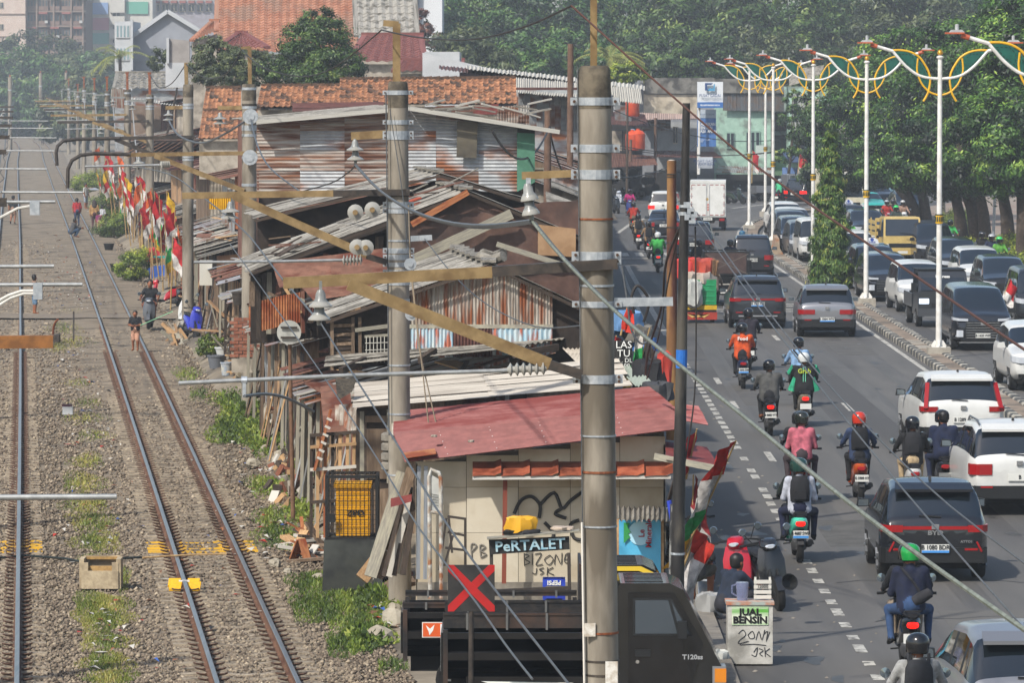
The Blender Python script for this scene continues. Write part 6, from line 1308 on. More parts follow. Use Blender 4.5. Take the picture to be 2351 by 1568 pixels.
def sheets(t,base,p00,p10,p01,p11,n,nw,amp,m,name='roof_sheet',m2=None,p2=.0,jit=.02,split=1,lap=.03,nu=2):
 # a roof or wall of n sheets laid side by side (ridges along p00->p10), each its own part
 p00,p10,p01,p11=[Vector(p)-Vector(base) for p in (p00,p10,p01,p11)]; nn=(p10-p00).cross(p01-p00).normalized()
 if nn.z<0 or (abs(nn.z)<.1 and nn.y>0): nn=-nn
 for i in range(n):
  for k in range(split):
   v0,v1=i/n,(i+1+(lap*n*.3 if i<n-1 else 0))/n; u0,u1=k/split-(.01 if k else 0),(k+1)/split+rnd.uniform(-.012,.02)
   f=lambda u,v:p00.lerp(p10,u).lerp(p01.lerp(p11,u),v)
   o=nn*(rnd.uniform(0,jit)+.008*((i+k)%2)); a=rnd.uniform(-jit,jit)*.6
   e=(p10-p00).normalized()*a
   corr(f(u0,v0)+o+e,f(u1,v0)+o+e,f(u0,v1)+o*.4+e,f(u1,v1)+o*.4+e,nw,amp,nu).build(name,m2 if (m2 and rnd.random()<p2) else m,t)
def boards(t,base,p0,p1,z0,z1,n,m,name='plank',vert=True,gap=.008,th=.02,m2=None):
 p0=Vector(p0); p1=Vector(p1)
 for i in range(n):
  mm=m2 if m2 and rnd.random()<.35 else m
  if vert:
   u=(i+.5)/n; c=p0.lerp(p1,u); w_=(p1-p0).length/n-gap; d=(p1-p0).normalized(); q=d.cross(Vector((0,0,1)))
   stick(t,name,(c.x,c.y,z0+rnd.uniform(-.03,.03)),(c.x,c.y,z1+rnd.uniform(-.05,.04)),w_,th,mm,base,up=q)
  else:
   z=lerp(z0,z1,(i+.5)/n); h=(z1-z0)/n-gap; stick(t,name,(p0.x,p0.y,z),(p1.x,p1.y,z),th,h,mm,base)
def panel(t,base,name,m,pts,th=.03,d=(0,1,0)):
 d=Vector(d)*th; P=[Vector(p)-Vector(base) for p in pts]; return MB().prism(P,(0,0,0),d).build(name,m,t)
def shack(label,base,name='shack',cat='shack',group=None): return thing(name,label,cat,base,group=group)
# ---------- front shed with the red roof
Y=75.; bs=Vector((.4,Y,-.3)); t=shack('cream panelled shed with a folded red corrugated roof beside the street',bs,'roadside_shed','shed')
cream=M('cream_panel','b3a893','beb5a2',scale=1.2,rough=.8,rv=.03,c3='a3967f',s3=.8)
xs=[-1.52,-.72,.1,.92,1.7,2.42]
for i in range(5):
 for z0,z1 in ((.0,.9),(.906,1.62),(1.626,2.03+.1*i)): panel(t,bs,'wall_panel',cream,[(xs[i]+.004,Y,z0-.1 if z0==0 else z0),(xs[i+1]-.004,Y,z0-.1 if z0==0 else z0),(xs[i+1]-.004,Y,z1),(xs[i]+.004,Y,z1)])
panel(t,bs,'wall_backing',M('gap_dark','4a4338'),[(-1.5,Y+.035,-.4),(2.4,Y+.035,-.4),(2.4,Y+.035,2.5),(-1.5,Y+.035,2.0)],.02)
for z in (.0,): panel(t,bs,'plinth',M('plinth_grey','6d675d','857e72',scale=4,rough=.95),[(-1.5,Y-.03,-.4),(2.42,Y-.03,-.4),(2.42,Y-.03,.12),(-1.5,Y-.03,.12)],.025)
panel(t,bs,'side_wall',cream,[(2.42,Y,-.2),(2.42,Y+5,-.2),(2.42,Y+5,2.7),(2.42,Y,2.3)],.03,(-1,0,0)); panel(t,bs,'side_wall',cream,[(-1.52,Y,-.2),(-1.52,Y+5,-.2),(-1.52,Y+5,2.4),(-1.52,Y,2.0)],.03,(1,0,0))
e0,e1=A(929,1062,74.5),A(1556,986,74.3); c0,c1=A(903,994,76.2),A(1541,937,76.0); r0,r1=A(905,948,79.8),A(1487,891,79.5)
sheets(t,bs,e0,e1,c0,c1,2,7,.034,redz,jit=.012,lap=.05,nu=6); sheets(t,bs,c0,c1,r0,r1,3,8,.034,M('red_sheet_lit','7d4440','905c56',scale=3,rough=.4,metal=.2,c3='74352f',s3=.8),jit=.012,lap=.05,nu=6)  # pinker red of the upper slope paints the sky reflected in it
for u in (.16,.34,.52,.8):                                        # rows of screw heads
 b=MB()
 for k in range(9): p=Vector(e0).lerp(e1,u).lerp(Vector(c0).lerp(c1,u),(k+.5)/9); b.lathe([(.014,0),(.010,.03),(0,.035)],6,c=p-bs)
 b.build('screw_heads',M('screw_pale','b9a5a0'),t,kind='stuff')
panel(t,bs,'patch_strip',rusto,[Vector(p)+Vector((0,0,.06)) for p in (A(929,1062,74.4),A(1002,1052,74.4),A(998,1040,74.75),A(925,1050,74.8))],.01,(0,0,1));
for i,(x,y) in enumerate(((996,1004),(1082,1016),(1110,1028),(1546,968))):
 q=A(x,y,75); sack(['pebble on the red roof nearest its left corner','pebble on the red roof, second from left','pebble on the red roof, third from left','pebble near the right end of the red roof'][i],(q.x,q.y,q.z+.02),.035,M('pebble','8d8578'),name='pebble',cat='pebble',seed=i,sq=(1.3,1,.6))
# small tiled awning, poster, side awnings
tile=M('metal_tile','8a4630','a05a40',scale=4,rough=.5,rv=.12,c3='6b3422',s3=3)
ta=shack('narrow terracotta metal tile awning along the cream wall',A(1310,1095,74.6),'tile_awning','awning'); o=ta.location
for i in range(7):
 x0=lerp(1085,1545,i/7); x1=lerp(1085,1545,(i+1)/7); b=MB(); rows=[]
 for j in range(9):
  u=j/8; bump=.09*math.exp(-((u-.95)/.07)**2); rows.append([A(lerp(x0,x1,u),1094,74.3)-o+Vector((0,0,bump+.015*sin(u*3))),A(lerp(x0,x1,u),1074,74.6)-o+Vector((0,.1,bump)),A(lerp(x0,x1,u),1060,74.9)-o+Vector((0,0,bump*.8))])
 b.grid(rows).build('awning_tile',tile,ta,smooth=True)
stick(ta,'gutter',A(1085,1098,74.35),A(1540,1096,74.35),.05,.05,M('gutter_white','b9b6ae'),o); stick(ta,'post',A(1160,1100,74.5),A(1157,1340,74.5),.07,.07,M('post_redbrown','6b3020','7d3c28',scale=5),o)
pb=thing('poster_board','upright light blue water advertisement board leaning on the cream wall','poster',A(1469,1365,74.6)); o=pb.location
panel(pb,o,'backing',woodl,[A(1416,1360,74.6),A(1524,1360,74.6),A(1524,1192,74.6),A(1416,1192,74.6)],.03)
panel(pb,o,'poster',M('poster_blue','3f9bc4','58aed2',scale=1.2,rough=.4),[A(1421,1356,74.57),A(1517,1356,74.57),A(1517,1194,74.57),A(1421,1194,74.57)],.01)
q=A(1470,1225,74.54)-o; MB().lathe([(.0,0),(.19,0),(.19,.004)],24,c=q+Vector((0,.012,0)),ax='y').build('glow_disc',M('poster_pale','a8d4e6'),pb)
MB().prism([(-.2,0,-.16),(-.1,0,-.06),(-.13,0,.0),(-.09,0,.02),(-.14,0,.1),(-.1,0,.16),(-.2,0,.17)],(0,0,0),(0,.006,0)).build('mountain_emblem',M('emblem_green','2f8a48'),pb,loc=q+Vector((-.06,-.004,0)))
text('Le\nMinerale',.13,M('brand_red','a01f35'),pb,q+Vector((.08,-.006,0)),(PI/2,R(-90),0),bold=.002,ext=.002)
aw=shack('small grey corrugated awning above the light blue poster',A(1475,1180,74.3),'sheet_awning','awning'); o=aw.location
sheets(aw,o,A(1418,1195,73.9),A(1418,1165,74.5),A(1532,1197,73.9),A(1532,1168,74.5),2,5,.03,asbd,jit=.01)
aw=shack('red corrugated awning jutting over the pavement at the shed\'s street side',A(1590,1050,73.5),'sheet_awning','awning'); o=aw.location
sheets(aw,o,A(1525,1015,75.5),A(1622,1028,75.5),A(1530,1056,72.8),A(1655,1080,72.8),3,5,.012,redz,jit=.008); stick(aw,'edge_board',A(1502,1048,72.9),A(1655,1078,72.7),.03,.1,woodg,o); stick(aw,'bracket',A(1535,1150,74),A(1560,1066,73),.05,.05,woodd,o)
aw=shack('faded red tile sheet awning farther up the street side',A(1590,955,80),'sheet_awning','awning'); o=aw.location
sheets(aw,o,A(1565,930,84),A(1603,934,84),A(1572,966,79.5),A(1626,976,79.5),3,4,.014,M('red_tile_sheet','9a5048','b07068',scale=5,rough=.7),jit=.01)
for x in (962,978): stick(t,'corner_post',A(x,1070,74.6),A(x-2,1330,74.6),.06,.05,M('post_grey','8d9196','787c80',scale=5,rough=.5,metal=.3),bs)
# graffiti on the wall
def scrawl(t,base,strokes,Y,r,m):
 b=MB()
 for s_ in strokes: b.tube(curve([A(x,y,Y)-Vector(base) for x,y in s_],4),r,5)
 b.build('graffiti_scrawl',m,t,kind='stuff')
gk=M('spray_dark','2b2a28','3a3836',scale=8,rough=.9)
scrawl(t,bs,[[(1180,1180),(1195,1150),(1220,1140),(1240,1160),(1238,1190)],[(1240,1160),(1272,1132),(1290,1168),(1310,1150),(1340,1128)],[(1290,1168),(1275,1180),(1300,1190)],[(1330,1195),(1310,1205),(1318,1235),(1340,1240)],[(1250,1200),(1270,1225),(1262,1250)]],74.985,.03,gk)
scrawl(t,bs,[[(1203,1270),(1204,1300)],[(1203,1272),(1215,1277),(1205,1284),(1217,1292),(1204,1298)],[(1222,1272),(1222,1298)],[(1228,1273),(1243,1272),(1230,1297),(1246,1296)],[(1262,1275),(1250,1285),(1260,1297),(1270,1285),(1262,1275)],[(1273,1297),(1276,1273),(1288,1296),(1290,1270)],[(1295,1285),(1308,1283),(1300,1272),(1296,1290),(1310,1296)],[(1232,1305),(1230,1318),(1222,1316)],[(1248,1304),(1238,1308),(1248,1314),(1240,1320)],[(1257,1303),(1256,1322)],[(1270,1303),(1257,1312),(1272,1321)]],74.985,.007,gk)
scrawl(t,bs,[[(1083,1282),(1082,1250),(1094,1253),(1083,1266)],[(1104,1280),(1102,1252),(1114,1256),(1104,1265),(1116,1273),(1104,1280)]],74.985,.014,M('spray_grey','7a756c'))
# pipe framed notice, ladder, planks, stall
pf=thing('notice_frame','white pipe frame holding a paper notice before the cream wall','notice frame',A(998,1375,70)); o=pf.location; wpipe=M('pipe_paint','bab8b0','8f8474',scale=9,rough=.6,c3='8a5a3a',s3=6)
MB().tube([A(988,1375,70)-o,A(985,1095,70)-o,A(990,1078,70)-o,A(1008,1086,70)-o,A(1012,1100,70)-o,A(1013,1375,70)-o],.03,8).tube([A(986,1175,70)-o,A(1012,1180,70)-o],.025,8).build('pipe_frame',wpipe,pf,smooth=True)
panel(pf,o,'notice',M('notice_paper','b9b9b2','a5a59f',scale=4),[A(989,1172,70),A(1010,1177,70),A(1010,1102,70),A(989,1090,70)],.01)
for k in range(5): stick(pf,'print_line',A(991,1135+k*6,69.98),A(1007,1138+k*6,69.98),.004,.008,M('print_dark'),o)
ld=thing('steel_ladder','bent black steel ladder frame standing against the cream wall','ladder',A(1040,1340,71)); o=ld.location
for a,b_ in (((1025,1190),(1008,1310)),((1068,1190),(1068,1330)),((1028,1186),(1070,1192)),((1028,1222),(1068,1230)),((1022,1258),(1068,1264)),((1030,1185),(1038,1270)),((1020,1300),(1040,1230))): stick(ld,'bar',A(*a,71),A(*b_,71),.035,.035,dkst,o)
st=thing('fuel_stand','black wooden fuel stand with a chalk lettered board reading PERTALET','stall',A(1215,1480,68)); o=st.location
panel(st,o,'sign_board',M('chalk_black','1b1a19','2a2826',scale=6),[A(1124,1274,68),A(1308,1262,68),A(1307,1232,68),A(1122,1240,68)],.03)
text('PeRTALET',.21,M('chalk_blue','7fa8b8','a9bcc0',scale=20),st,A(1217,1253,67.97)-o,(PI/2,R(-3),0),bold=.004,sx=1.08)
for x in (1128,1306): stick(st,'leg',A(x,1270,68.05),A(x+4,1500,68.05),.05,.05,dkst,o)
stick(st,'shelf_rail',A(1128,1358,68),A(1310,1350,68),.04,.05,dkst,o); panel(st,o,'top_board',woodg,[A(1118,1240,67.9),A(1330,1222,67.9),A(1330,1218,68.5),A(1118,1236,68.5)],.02,(0,0,1))
for i,(x,y,w_,h,m,nm,l,c_) in enumerate(((1195,1205,.42,.3,'c9951c','folded_tarpaulin','yellow folded tarpaulin on top of the fuel stand','tarpaulin'),(1200,1222,.52,.12,'17171a','rubber_tube','black inner tube under the yellow tarpaulin','tube'),(1290,1213,.3,.07,'a89888','newspaper_pile','pile of old newspapers on the fuel stand','newspapers'))):
 q=A(x,y,68.2); sack(l,(q.x,q.y,q.z),.5,M('cl_'+nm,m,rough=.6,bump=.4),name=nm,cat=c_,seed=20+i,sq=(w_,.25,h*.9))
def crate(label,c,m,w_=.36,txt=None):
 t=thing('bottle_crate',label,'crate',c)
 for x0,x1,y0,y1 in ((-w_/2,w_/2,0,.02),(-w_/2,w_/2,.28,.3),(-w_/2,-w_/2+.02,.02,.28),(w_/2-.02,w_/2,.02,.28)): MB().box(x0,x1,y0,y1,0,.1).box(x0,x1,y0,y1,.2,.3).build('side',m,t)
 for x in (-w_/2,w_/2-.04):
  for y in (0,.26): MB().box(x-.002,x+.042,y-.002,y+.042,0,.3).build('corner',m,t)
 MB().box(-w_/2,w_/2,0,.3,0,.02).build('bottom',m,t)
 if txt: text(txt,.09,wt,t,(0,-.006,.25),(PI/2,PI,0),bold=.003)
 return t
q=A(1272,1378,68.3); crate('blue plastic bottle crate on the fuel stand rail',(q.x,q.y,q.z),M('crate_blue','22369a','2c46b0',scale=6,rough=.5),.32,'PEPSI')
# leaning planks left of the shed
lp=thing('plank_pile','bundle of long planks leaning against the left corner of the shed','planks',A(910,1330,75.4)); o=lp.location
for a,b_,w_,m in (((850,1325),(925,1085),.2,woodg),((868,1328),(945,1075),.16,wood),((893,1325),(940,1150),.1,M('white_board','b5b0a6')),((905,1322),(948,1120),.08,woodd),((830,1330),(880,1265),.22,woodl),((845,1335),(886,1262),.12,M('white_board')),((925,1320),(960,1090),.1,woodd),((880,1325),(935,1100),.06,woodd),((915,1318),(955,1110),.05,M('white_board'))): stick(lp,'plank',A(*a,75.2+rnd.uniform(0,.5)),A(*b_,75.6+rnd.uniform(0,.4)),w_,.04,m,o,up=(0,1,0))
panel(lp,o,'red_sheet',redz,[A(897,1145,75.5),A(945,1135,75.6),A(945,1152,75.4),A(897,1165,75.3)],.02)
# ---------- yellow bin in a cage on a black plinth
Y=79.5; o=A(808,1335,Y); t=thing('caged_bin','yellow steel bin lettered ZPD inside a black mesh cage on a dark plinth','bin',o); pl=M('plinth_black','232525','33352f',scale=3,rough=.8,c3='3d403c')
MB().prism([(-.5,0,-.3),(.52,0,-.3),(.5,0,.7),(-.46,0,.7)],(0,-.1,0),(0,.9,0)).build('plinth',pl,t); cg=M('cage_black','1a1a1a',rough=.5); zz=.74
MB().box(-.27,.3,.06,.6,zz+.02,zz+.83).build('bin_body',M('bin_yellow','d69a08','c98f0c',scale=4,rough=.45),t)
for z in (.16,.3,.45,.6,.72): MB().box(-.24,.27,.05,.06,zz+z,zz+z+.03).build('bin_rib',M('bin_yellow'),t)
MB().box(-.3,.33,.02,.62,zz+.83,zz+.9).build('bin_lid',M('bin_yellow'),t); text('ZPD',.13,M('ink_black'),t,(.06,.035,zz+.4),sx=1.2,bold=.004)
for x in (-.42,.42):
 for y in (-.04,.75): stick(t,'cage_post',Vector((x,y,.7))+o,Vector((x,y,1.78))+o,.05,.05,cg,o)
for z in (.72,1.76):
 for a,b_ in (((-.42,-.04),(.42,-.04)),((-.42,.75),(.42,.75)),((-.42,-.04),(-.42,.75)),((.42,-.04),(.42,.75))): stick(t,'cage_rail',Vector((*a,z))+o,Vector((*b_,z))+o,.05,.05,cg,o)
b=MB()
for k in range(1,12): x=-.42+k*.07; b.tube([(x,-.04,.72),(x,-.04,1.76)],.005,4); b.tube([(x,-.04,1.77),(x,.75,1.77)],.005,4)
for k in range(1,13): z=.72+k*.08; b.tube([(-.42,-.045,z),(.42,-.045,z)],.005,4)
b.build('wire_mesh',cg,t,kind='stuff'); MB().box(-.4,-.28,-.09,-.05,1.0,1.14).build('lock_box',cg,t)
# ---------- the houses behind the shed, gables to the viewer
def vwall(t,bs,xs,Y,bot,tops,m,nw=6,amp=.012,name='wall_sheet',m2=None,p2=0):       # vertical corrugated wall; xs and heights given in picture terms
 P=[A(x,y,Y) for x,y in zip(xs,tops)]; B=[A(x,bot if np.isscalar(bot) else bot[i],Y) for i,x in enumerate(xs)]
 for i in range(len(xs)-1): sheets(t,bs,B[i],P[i],B[i+1],P[i+1],1,nw,amp,m2 if m2 and rnd.random()<p2 else m,name,jit=.015)
def gable(t,bs,Yf,Yb,eL,ap,eR,m,mr=None,step=1.05,nw=7,amp=.009,split=2,over=.25):
 D=Vector((-.1*(Yb-Yf),Yb-Yf,0)); L,P,Q=A(*eL,Yf-over),A(*ap,Yf-over),A(*eR,Yf-over); n=max(2,int((Yb-Yf)/step))
 sheets(t,bs,P,L,P+D,L+D,n,nw,amp,m,m2=asbd,p2=.3,split=split,jit=.02); sheets(t,bs,P+Vector((0,0,.01)),Q,P+D+Vector((0,0,.01)),Q+D,n,nw,amp,mr or m,m2=asbd,p2=.3,split=split,jit=.02)
 for a,b_ in ((P,L),(P,Q)): stick(t,'verge_board',a-Vector((0,.02,.05)),b_-Vector((0,.02,.05)),.03,.06,woodd,bs)
 for i in range(n): c=P+D*((i+.5)/n); stick(t,'ridge_cap',c+Vector((0,-.55,.05)),c+Vector((0,.55,.05+rnd.uniform(-.02,.03))),.28,.05,asbd,bs)
def litter_roof(label_list,pts,Y): pass
# second shed: long pale corrugated roof
bs=Vector((0,81,-.3)); t=shack('low shack under a long pale corrugated roof behind the red roof',bs)
sheets(t,bs,A(811,938,80.6),A(1452,889,80.4),A(815,880,84.5),A(1412,822,84.2),5,5,.008,M('pale_sheet','a89f92','bab2a5',scale=6,rough=.9,rv=.06,c3='8d8478',s3=1.5,stretch=(.3,2,1)),split=2,jit=.02,nu=4); sheets(t,bs,A(1412,842,84),A(1460,888,80.3),A(1440,820,86),A(1500,880,80),1,5,.02,M('green_grey_sheet','8a9488','9aa298',scale=6,rough=.7),jit=.01)
sheets(t,bs,A(1290,800,86),A(1330,840,84),A(1320,778,88),A(1345,812,85),1,5,.02,M('pale_sheet'),jit=.01)
panel(t,bs,'wall',woodd,[A(818,940,80.9),A(900,936,80.9),A(900,1120,80.9),A(818,1130,80.9)]);
for x0,x1,y0,y1,m in ((826,836,945,1110,woodg),(838,890,955,970,wood),(842,888,985,1100,wood),(836,842,970,1110,woodd),(888,897,940,1110,woodg)): panel(t,bs,'frame_board',m,[A(x0,y0,80.85),A(x1,y0,80.85),A(x1,y1,80.85),A(x0,y1,80.85)],.03)
sheets(t,bs,A(735,890,83),A(800,880,83),A(742,1000,81.5),A(812,990,81.5),2,4,.015,rustw,'wall_sheet',jit=.03); sheets(t,bs,A(770,930,82),A(770,1010,81.8),A(820,925,81.5),A(820,990,81.3),1,5,.015,streak,'wall_sheet')
panel(t,bs,'boards_front',woodd,[A(900,945,81),A(1330,910,81),A(1330,960,81),A(900,985,81)]); panel(t,bs,'grass_thatch',M('thatch_dark','2e2a24','4a4236',scale=20,rough=.95),[A(770,870,82),A(820,868,82),A(808,900,81.6),A(775,920,81.4)],.05)
for k in range(4):
 q=A(905,1015-k*22+66,79.5); MB().lathe([(.16,0),(.2,.03),(.2,.13),(.16,.16)],14).build('concrete_ring',M('ring_concrete','6d685f','857f74',scale=6,rough=.95),loc=(q.x-.02,q.y,q.z),label=f'{["lowest","second lowest","second highest","topmost"][k]} of the stacked concrete rings left of the mast behind the bin',cat='concrete ring',smooth=True)
# third house
bs=Vector((0,86,-.3)); t=shack('house with a streaked corrugated gable above flaking blue sheets',bs,'gabled_house','house'); Yf=86.
gable(t,bs,Yf,93.5,(748,733),(1128,606),(1352,712),asb,split=2)
vwall(t,bs,[943,990,1035,1085,1130,1180,1225,1268],Yf,750,[664,650,635,618,610,634,655,672],streak,m2=rusto,p2=.15)
panel(t,bs,'rail',woodg,[A(940,745,85.95),A(1270,745,85.95),A(1270,754,85.95),A(940,754,85.95)],.04)
vwall(t,bs,[943,990,1040],Yf-.03,820,[754,754,754],bluez); vwall(t,bs,[1040,1085,1130],Yf-.03,820,[754]*3,brownz); vwall(t,bs,[1130,1200,1268],Yf-.03,815,[754]*3,bluez)
panel(t,bs,'shade_panel',void,[A(755,735,86.1),A(943,672,86.1),A(943,835,86.1),A(755,850,86.1)]); panel(t,bs,'shade_panel',void,[A(1268,680,86.1),A(1340,710,86.1),A(1340,850,86.1),A(1268,850,86.1)])  # dark sheets paint the shade inside the open bays
for i in range(9): q=738+i*10.5; stick(t,'louvre_board',A(765,q,86),A(808,q-2,86),.03,.06,wood if i%2 else woodd,bs)
for x in (762,810,826,893): stick(t,'post',A(x,728,85.95),A(x+1,850,85.95),.06,.06,wood,bs)
stick(t,'beam',A(815,758,85.9),A(895,748,85.9),.05,.07,woodg,bs); wf=panel(t,bs,'window_frame',woodg,[A(837,770,85.9),A(894,766,85.9),A(894,772,85.9),A(837,776,85.9)])
for i in range(7): stick(t,'window_bar',A(841+i*8.3,773,85.88),A(841+i*8.3,832,85.88),.012,.012,M('bar_white','b5b2a8'),bs)
for i in range(3): stick(t,'window_bar',A(838,788+i*16,85.87),A(893,786+i*16,85.87),.012,.012,M('bar_white'),bs)
sheets(t,bs,A(743,846,84.6),A(1185,800,84.6),A(750,820,86),A(1300,778,86.2),3,3,.02,asbd,split=2,jit=.05);
for a,b_ in (((783,852),(838,826)),((965,828),(998,806)),((1180,815),(1280,797))): stick(t,'loose_beam',A(*a,84.4),A(*b_,84.9),.1,.12,woodd,bs)
MB().tube([A(1100+i*14,598-abs(i-2)*5,87-i*.1)-bs for i in range(5)],.1,8).tube([A(1108+i*12,590-abs(i-2)*4,88-i*.1)-bs for i in range(5)],.1,8).build('ridge_tiles',asbd,t,smooth=True)
panel(t,bs,'right_wall',woodd,[(2.5,84,-.2),(2.5,93,-.2),(2.5,93,3.3),(2.5,84,3.3)],.05,(-1,0,0))
# fourth house
bs=Vector((0,94.5,-.3)); t=shack('house with a brown tarpaulin gable and patched asbestos roof',bs,'gabled_house','house'); Yf=94.5
gable(t,bs,Yf,101,(572,625),(1075,438),(1372,560),asb,split=2)
panel(t,bs,'tarp_gable',tarpb,[A(890,520,Yf),A(1075,446,Yf),A(1345,560,Yf),A(1345,720,Yf),A(890,720,Yf)],.05)
b=MB(); rows=[]
for i in range(14):
 u=i/13; x=lerp(940,1340,u); rows.append([A(x,lerp(505-50*u,620,v)+3*sin(i*1.7+v*4),Yf-.08-.05*sin(i*2.1+v*3))-bs for v in np.linspace(0,1,6)])
b.grid(rows).build('tarpaulin',tarpb,t,smooth=True)
stick(t,'verge_beam',A(1075,440,Yf-.3),A(945,515,Yf-.3),.06,.12,rusto,bs); stick(t,'fallen_beam',A(940,600,Yf-.3),A(1175,490,Yf-.4),.08,.2,woodg,bs); stick(t,'fallen_beam',A(1140,560,92.5),A(1330,620,92.5),.06,.1,woodg,bs)
panel(t,bs,'ply_patch',ply,[A(1235,515,94.2),A(1322,525,94.2),A(1322,590,94.2),A(1235,585,94.2)]); panel(t,bs,'shade_backing',void,[A(575,632,94.9),A(890,525,94.9),A(890,760,94.9),A(575,790,94.9)])  # the void sheet paints shade under the left eave, behind the boards
sheets(t,bs,A(625,605,93),A(890,570,93),A(640,660,91.5),A(895,650,91.5),3,6,.012,rustw,split=2,jit=.02); sheets(t,bs,A(690,660,91),A(895,625,91),A(720,690,90),A(895,665,90),2,6,.012,rustw,jit=.02)
for i in range(24): x=578+i*13+rnd.uniform(-3,3); yt=float(np.interp(x,[575,890],[634,528])); stick(t,'plank',A(x,yt+rnd.uniform(2,30),94.7),A(x+rnd.uniform(-3,3),rnd.uniform(700,800),94.6),rnd.uniform(.05,.13),.03,rnd.choice((wood,woodd,woodd,woodg,ply,rustw)),bs,up=(0,1,0))
sheets(t,bs,A(600,760,94),A(600,690,94),A(690,740,94),A(690,672,94),3,5,.012,rusto,'wall_sheet',jit=.02); sheets(t,bs,A(700,740,94.2),A(700,690,94.2),A(750,730,94.2),A(750,685,94.2),2,5,.012,brownz,'wall_sheet')
for i in range(8): x=615+i*36; stick(t,'rail',A(x,rnd.uniform(640,720),94.5),A(x+40,rnd.uniform(640,720),94.5),.04,.06,rnd.choice((wood,woodg,woodl)),bs)
# loose stuff lying on its roof
pt=thing('roof_debris','heap of broken roof sheets and bent metal on the patched roof','debris',A(760,500,96.5)); o=pt.location
for i in range(16):
 u=rnd.random(); v=rnd.random(); c=A(lerp(590,1060,u),lerp(618,442,u)-v*38-4,lerp(94.6,99,v)); L=rnd.uniform(.3,1.6); an=rnd.uniform(-.25,.25)+.28
 stick(pt,rnd.choice(['broken_sheet','batten','broken_sheet']),c+Vector((-L/2*cos(an),rnd.uniform(-.2,.2),-L/2*sin(an)+.1)),c+Vector((L/2*cos(an),rnd.uniform(-.2,.2),L/2*sin(an)+.1)),rnd.choice((.06,.2,.35)),.025,rnd.choice((asb,asb,asbd,rustw,wood,woodd,rustw,M('sheet_bright','a39e94'))),o)
for i in range(9): c=A(rnd.uniform(870,1010),rnd.uniform(455,480) if i%2 else rnd.uniform(520,545),rnd.uniform(95,97)); stick(pt,'clay_tile',c,c+Vector((.3,.1,.1)),.22,.03,M('tile_red','9a3f24','b05232',scale=6,rv=.2),o)
# fifth house
bs=Vector((0,102.5,-.3)); t=shack('house with a sagging grey roof right before the tall metal wall',bs,'gabled_house','house')
gable(t,bs,102.5,108.5,(585,502),(1010,398),(1345,498),asb,split=2); panel(t,bs,'front_wall',void,[A(590,508,102.7),A(1010,412,102.7),A(1340,505,102.7),A(1340,620,102.7),A(590,640,102.7)])  # front wall coloured as the shade under its roof
sheets(t,bs,A(1330,470,99),A(1250,440,99),A(1345,520,96.5),A(1255,490,96.5),2,4,.02,asb,jit=.03)
# sixth: tall metal walled building
bs=Vector((0,127,-.3)); t=shack('tall building clad in rust streaked horizontal corrugated metal',bs,'metal_clad_building','building'); Yf=127.
cols=[590,690,790,905,1000,1100,1187]
top=lambda x:float(np.interp(x,[590,940,1230],[279,248,292]))
for i in range(6):
 a,c=cols[i],cols[i+1]; rows_=[440,392,345,300]
 for k in range(4):
  y0=rows_[k]; y1=rows_[k+1]-1.5 if k<3 else None
  m=zincr if (i<3 or (i==4 and k==0)) and rnd.random()<.85 else zinc
  p00,p10=A(a-1,y0,Yf-.01*k-.012*(i%2)),A(c+1,y0,Yf-.01*k-.012*(i%2))
  p01,p11=(A(a-1,y1,Yf-.01*k-.012*(i%2)),A(c+1,y1,Yf-.01*k-.012*(i%2))) if y1 else (A(a-1,top(a),Yf-.012*(i%2)),A(c+1,top(c),Yf-.012*(i%2)))
  corr(p00-bs,p10-bs,p01-bs,p11-bs,6,.009,2).build('wall_sheet',m,t)
panel(t,bs,'green_panel',M('green_board','3f6b55','4d7d66',scale=2,rough=.7),[A(1187,304,126.8),A(1228,306,126.8),A(1228,418,126.8),A(1187,440,126.8)]); panel(t,bs,'dark_patch',M('patch_olive','5a5344','3d382f',scale=1.6,rough=.7),[A(1050,278,126.75),A(1097,280,126.75),A(1094,363,126.75),A(1048,360,126.75)],.02)
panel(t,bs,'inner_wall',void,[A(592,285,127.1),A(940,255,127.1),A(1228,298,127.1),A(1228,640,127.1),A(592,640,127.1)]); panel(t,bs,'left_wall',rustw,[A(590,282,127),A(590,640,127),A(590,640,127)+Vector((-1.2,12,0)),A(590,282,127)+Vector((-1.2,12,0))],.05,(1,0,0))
D=Vector((-1.2,9,0)); L,P,Q=A(585,278,126.4),A(940,246,126.4),A(1285,300,126.4)
sheets(t,bs,P,L,P+D,L+D,6,5,.02,asb,split=2); sheets(t,bs,P,Q,P+D,Q+D,6,5,.02,asb,split=2)
for a,b_ in ((P,L),(P,Q)): stick(t,'fascia',a-Vector((0,.05,.03)),b_-Vector((0,.05,.03)),.04,.11,M('fascia_grey','9c9990','b0ada4',scale=4,rough=.9),bs)
for x in (600,660,740,820,880,980,1040,1110,1180): stick(t,'rafter_end',A(x,top(x)+3,126.5),A(x,top(x)+3,126.9),.06,.08,woodd,bs)
ml=shack('brown metal sheet roof tucked behind the tall metal wall',A(770,260,137),'sheet_roof','roof'); sheets(ml,ml.location,A(672,256,136),A(880,250,136),A(671,237,139),A(880,234,139),3,4,.02,brownz,jit=.02)
ml=thing('roof_debris','pale broken ridge tiles and sheets behind the metal wall\'s right gable','debris',A(1090,255,135))
for i in range(22): c=A(rnd.uniform(945,1235),rnd.uniform(236,262),rnd.uniform(115,137)); stick(ml,'broken_sheet',c,c+Vector((rnd.uniform(.3,.9),.1,rnd.uniform(-.2,.15))),.25,.04,rnd.choice((asb,asbd,woodg,M('sheet_bright'),rustw)),ml.location)
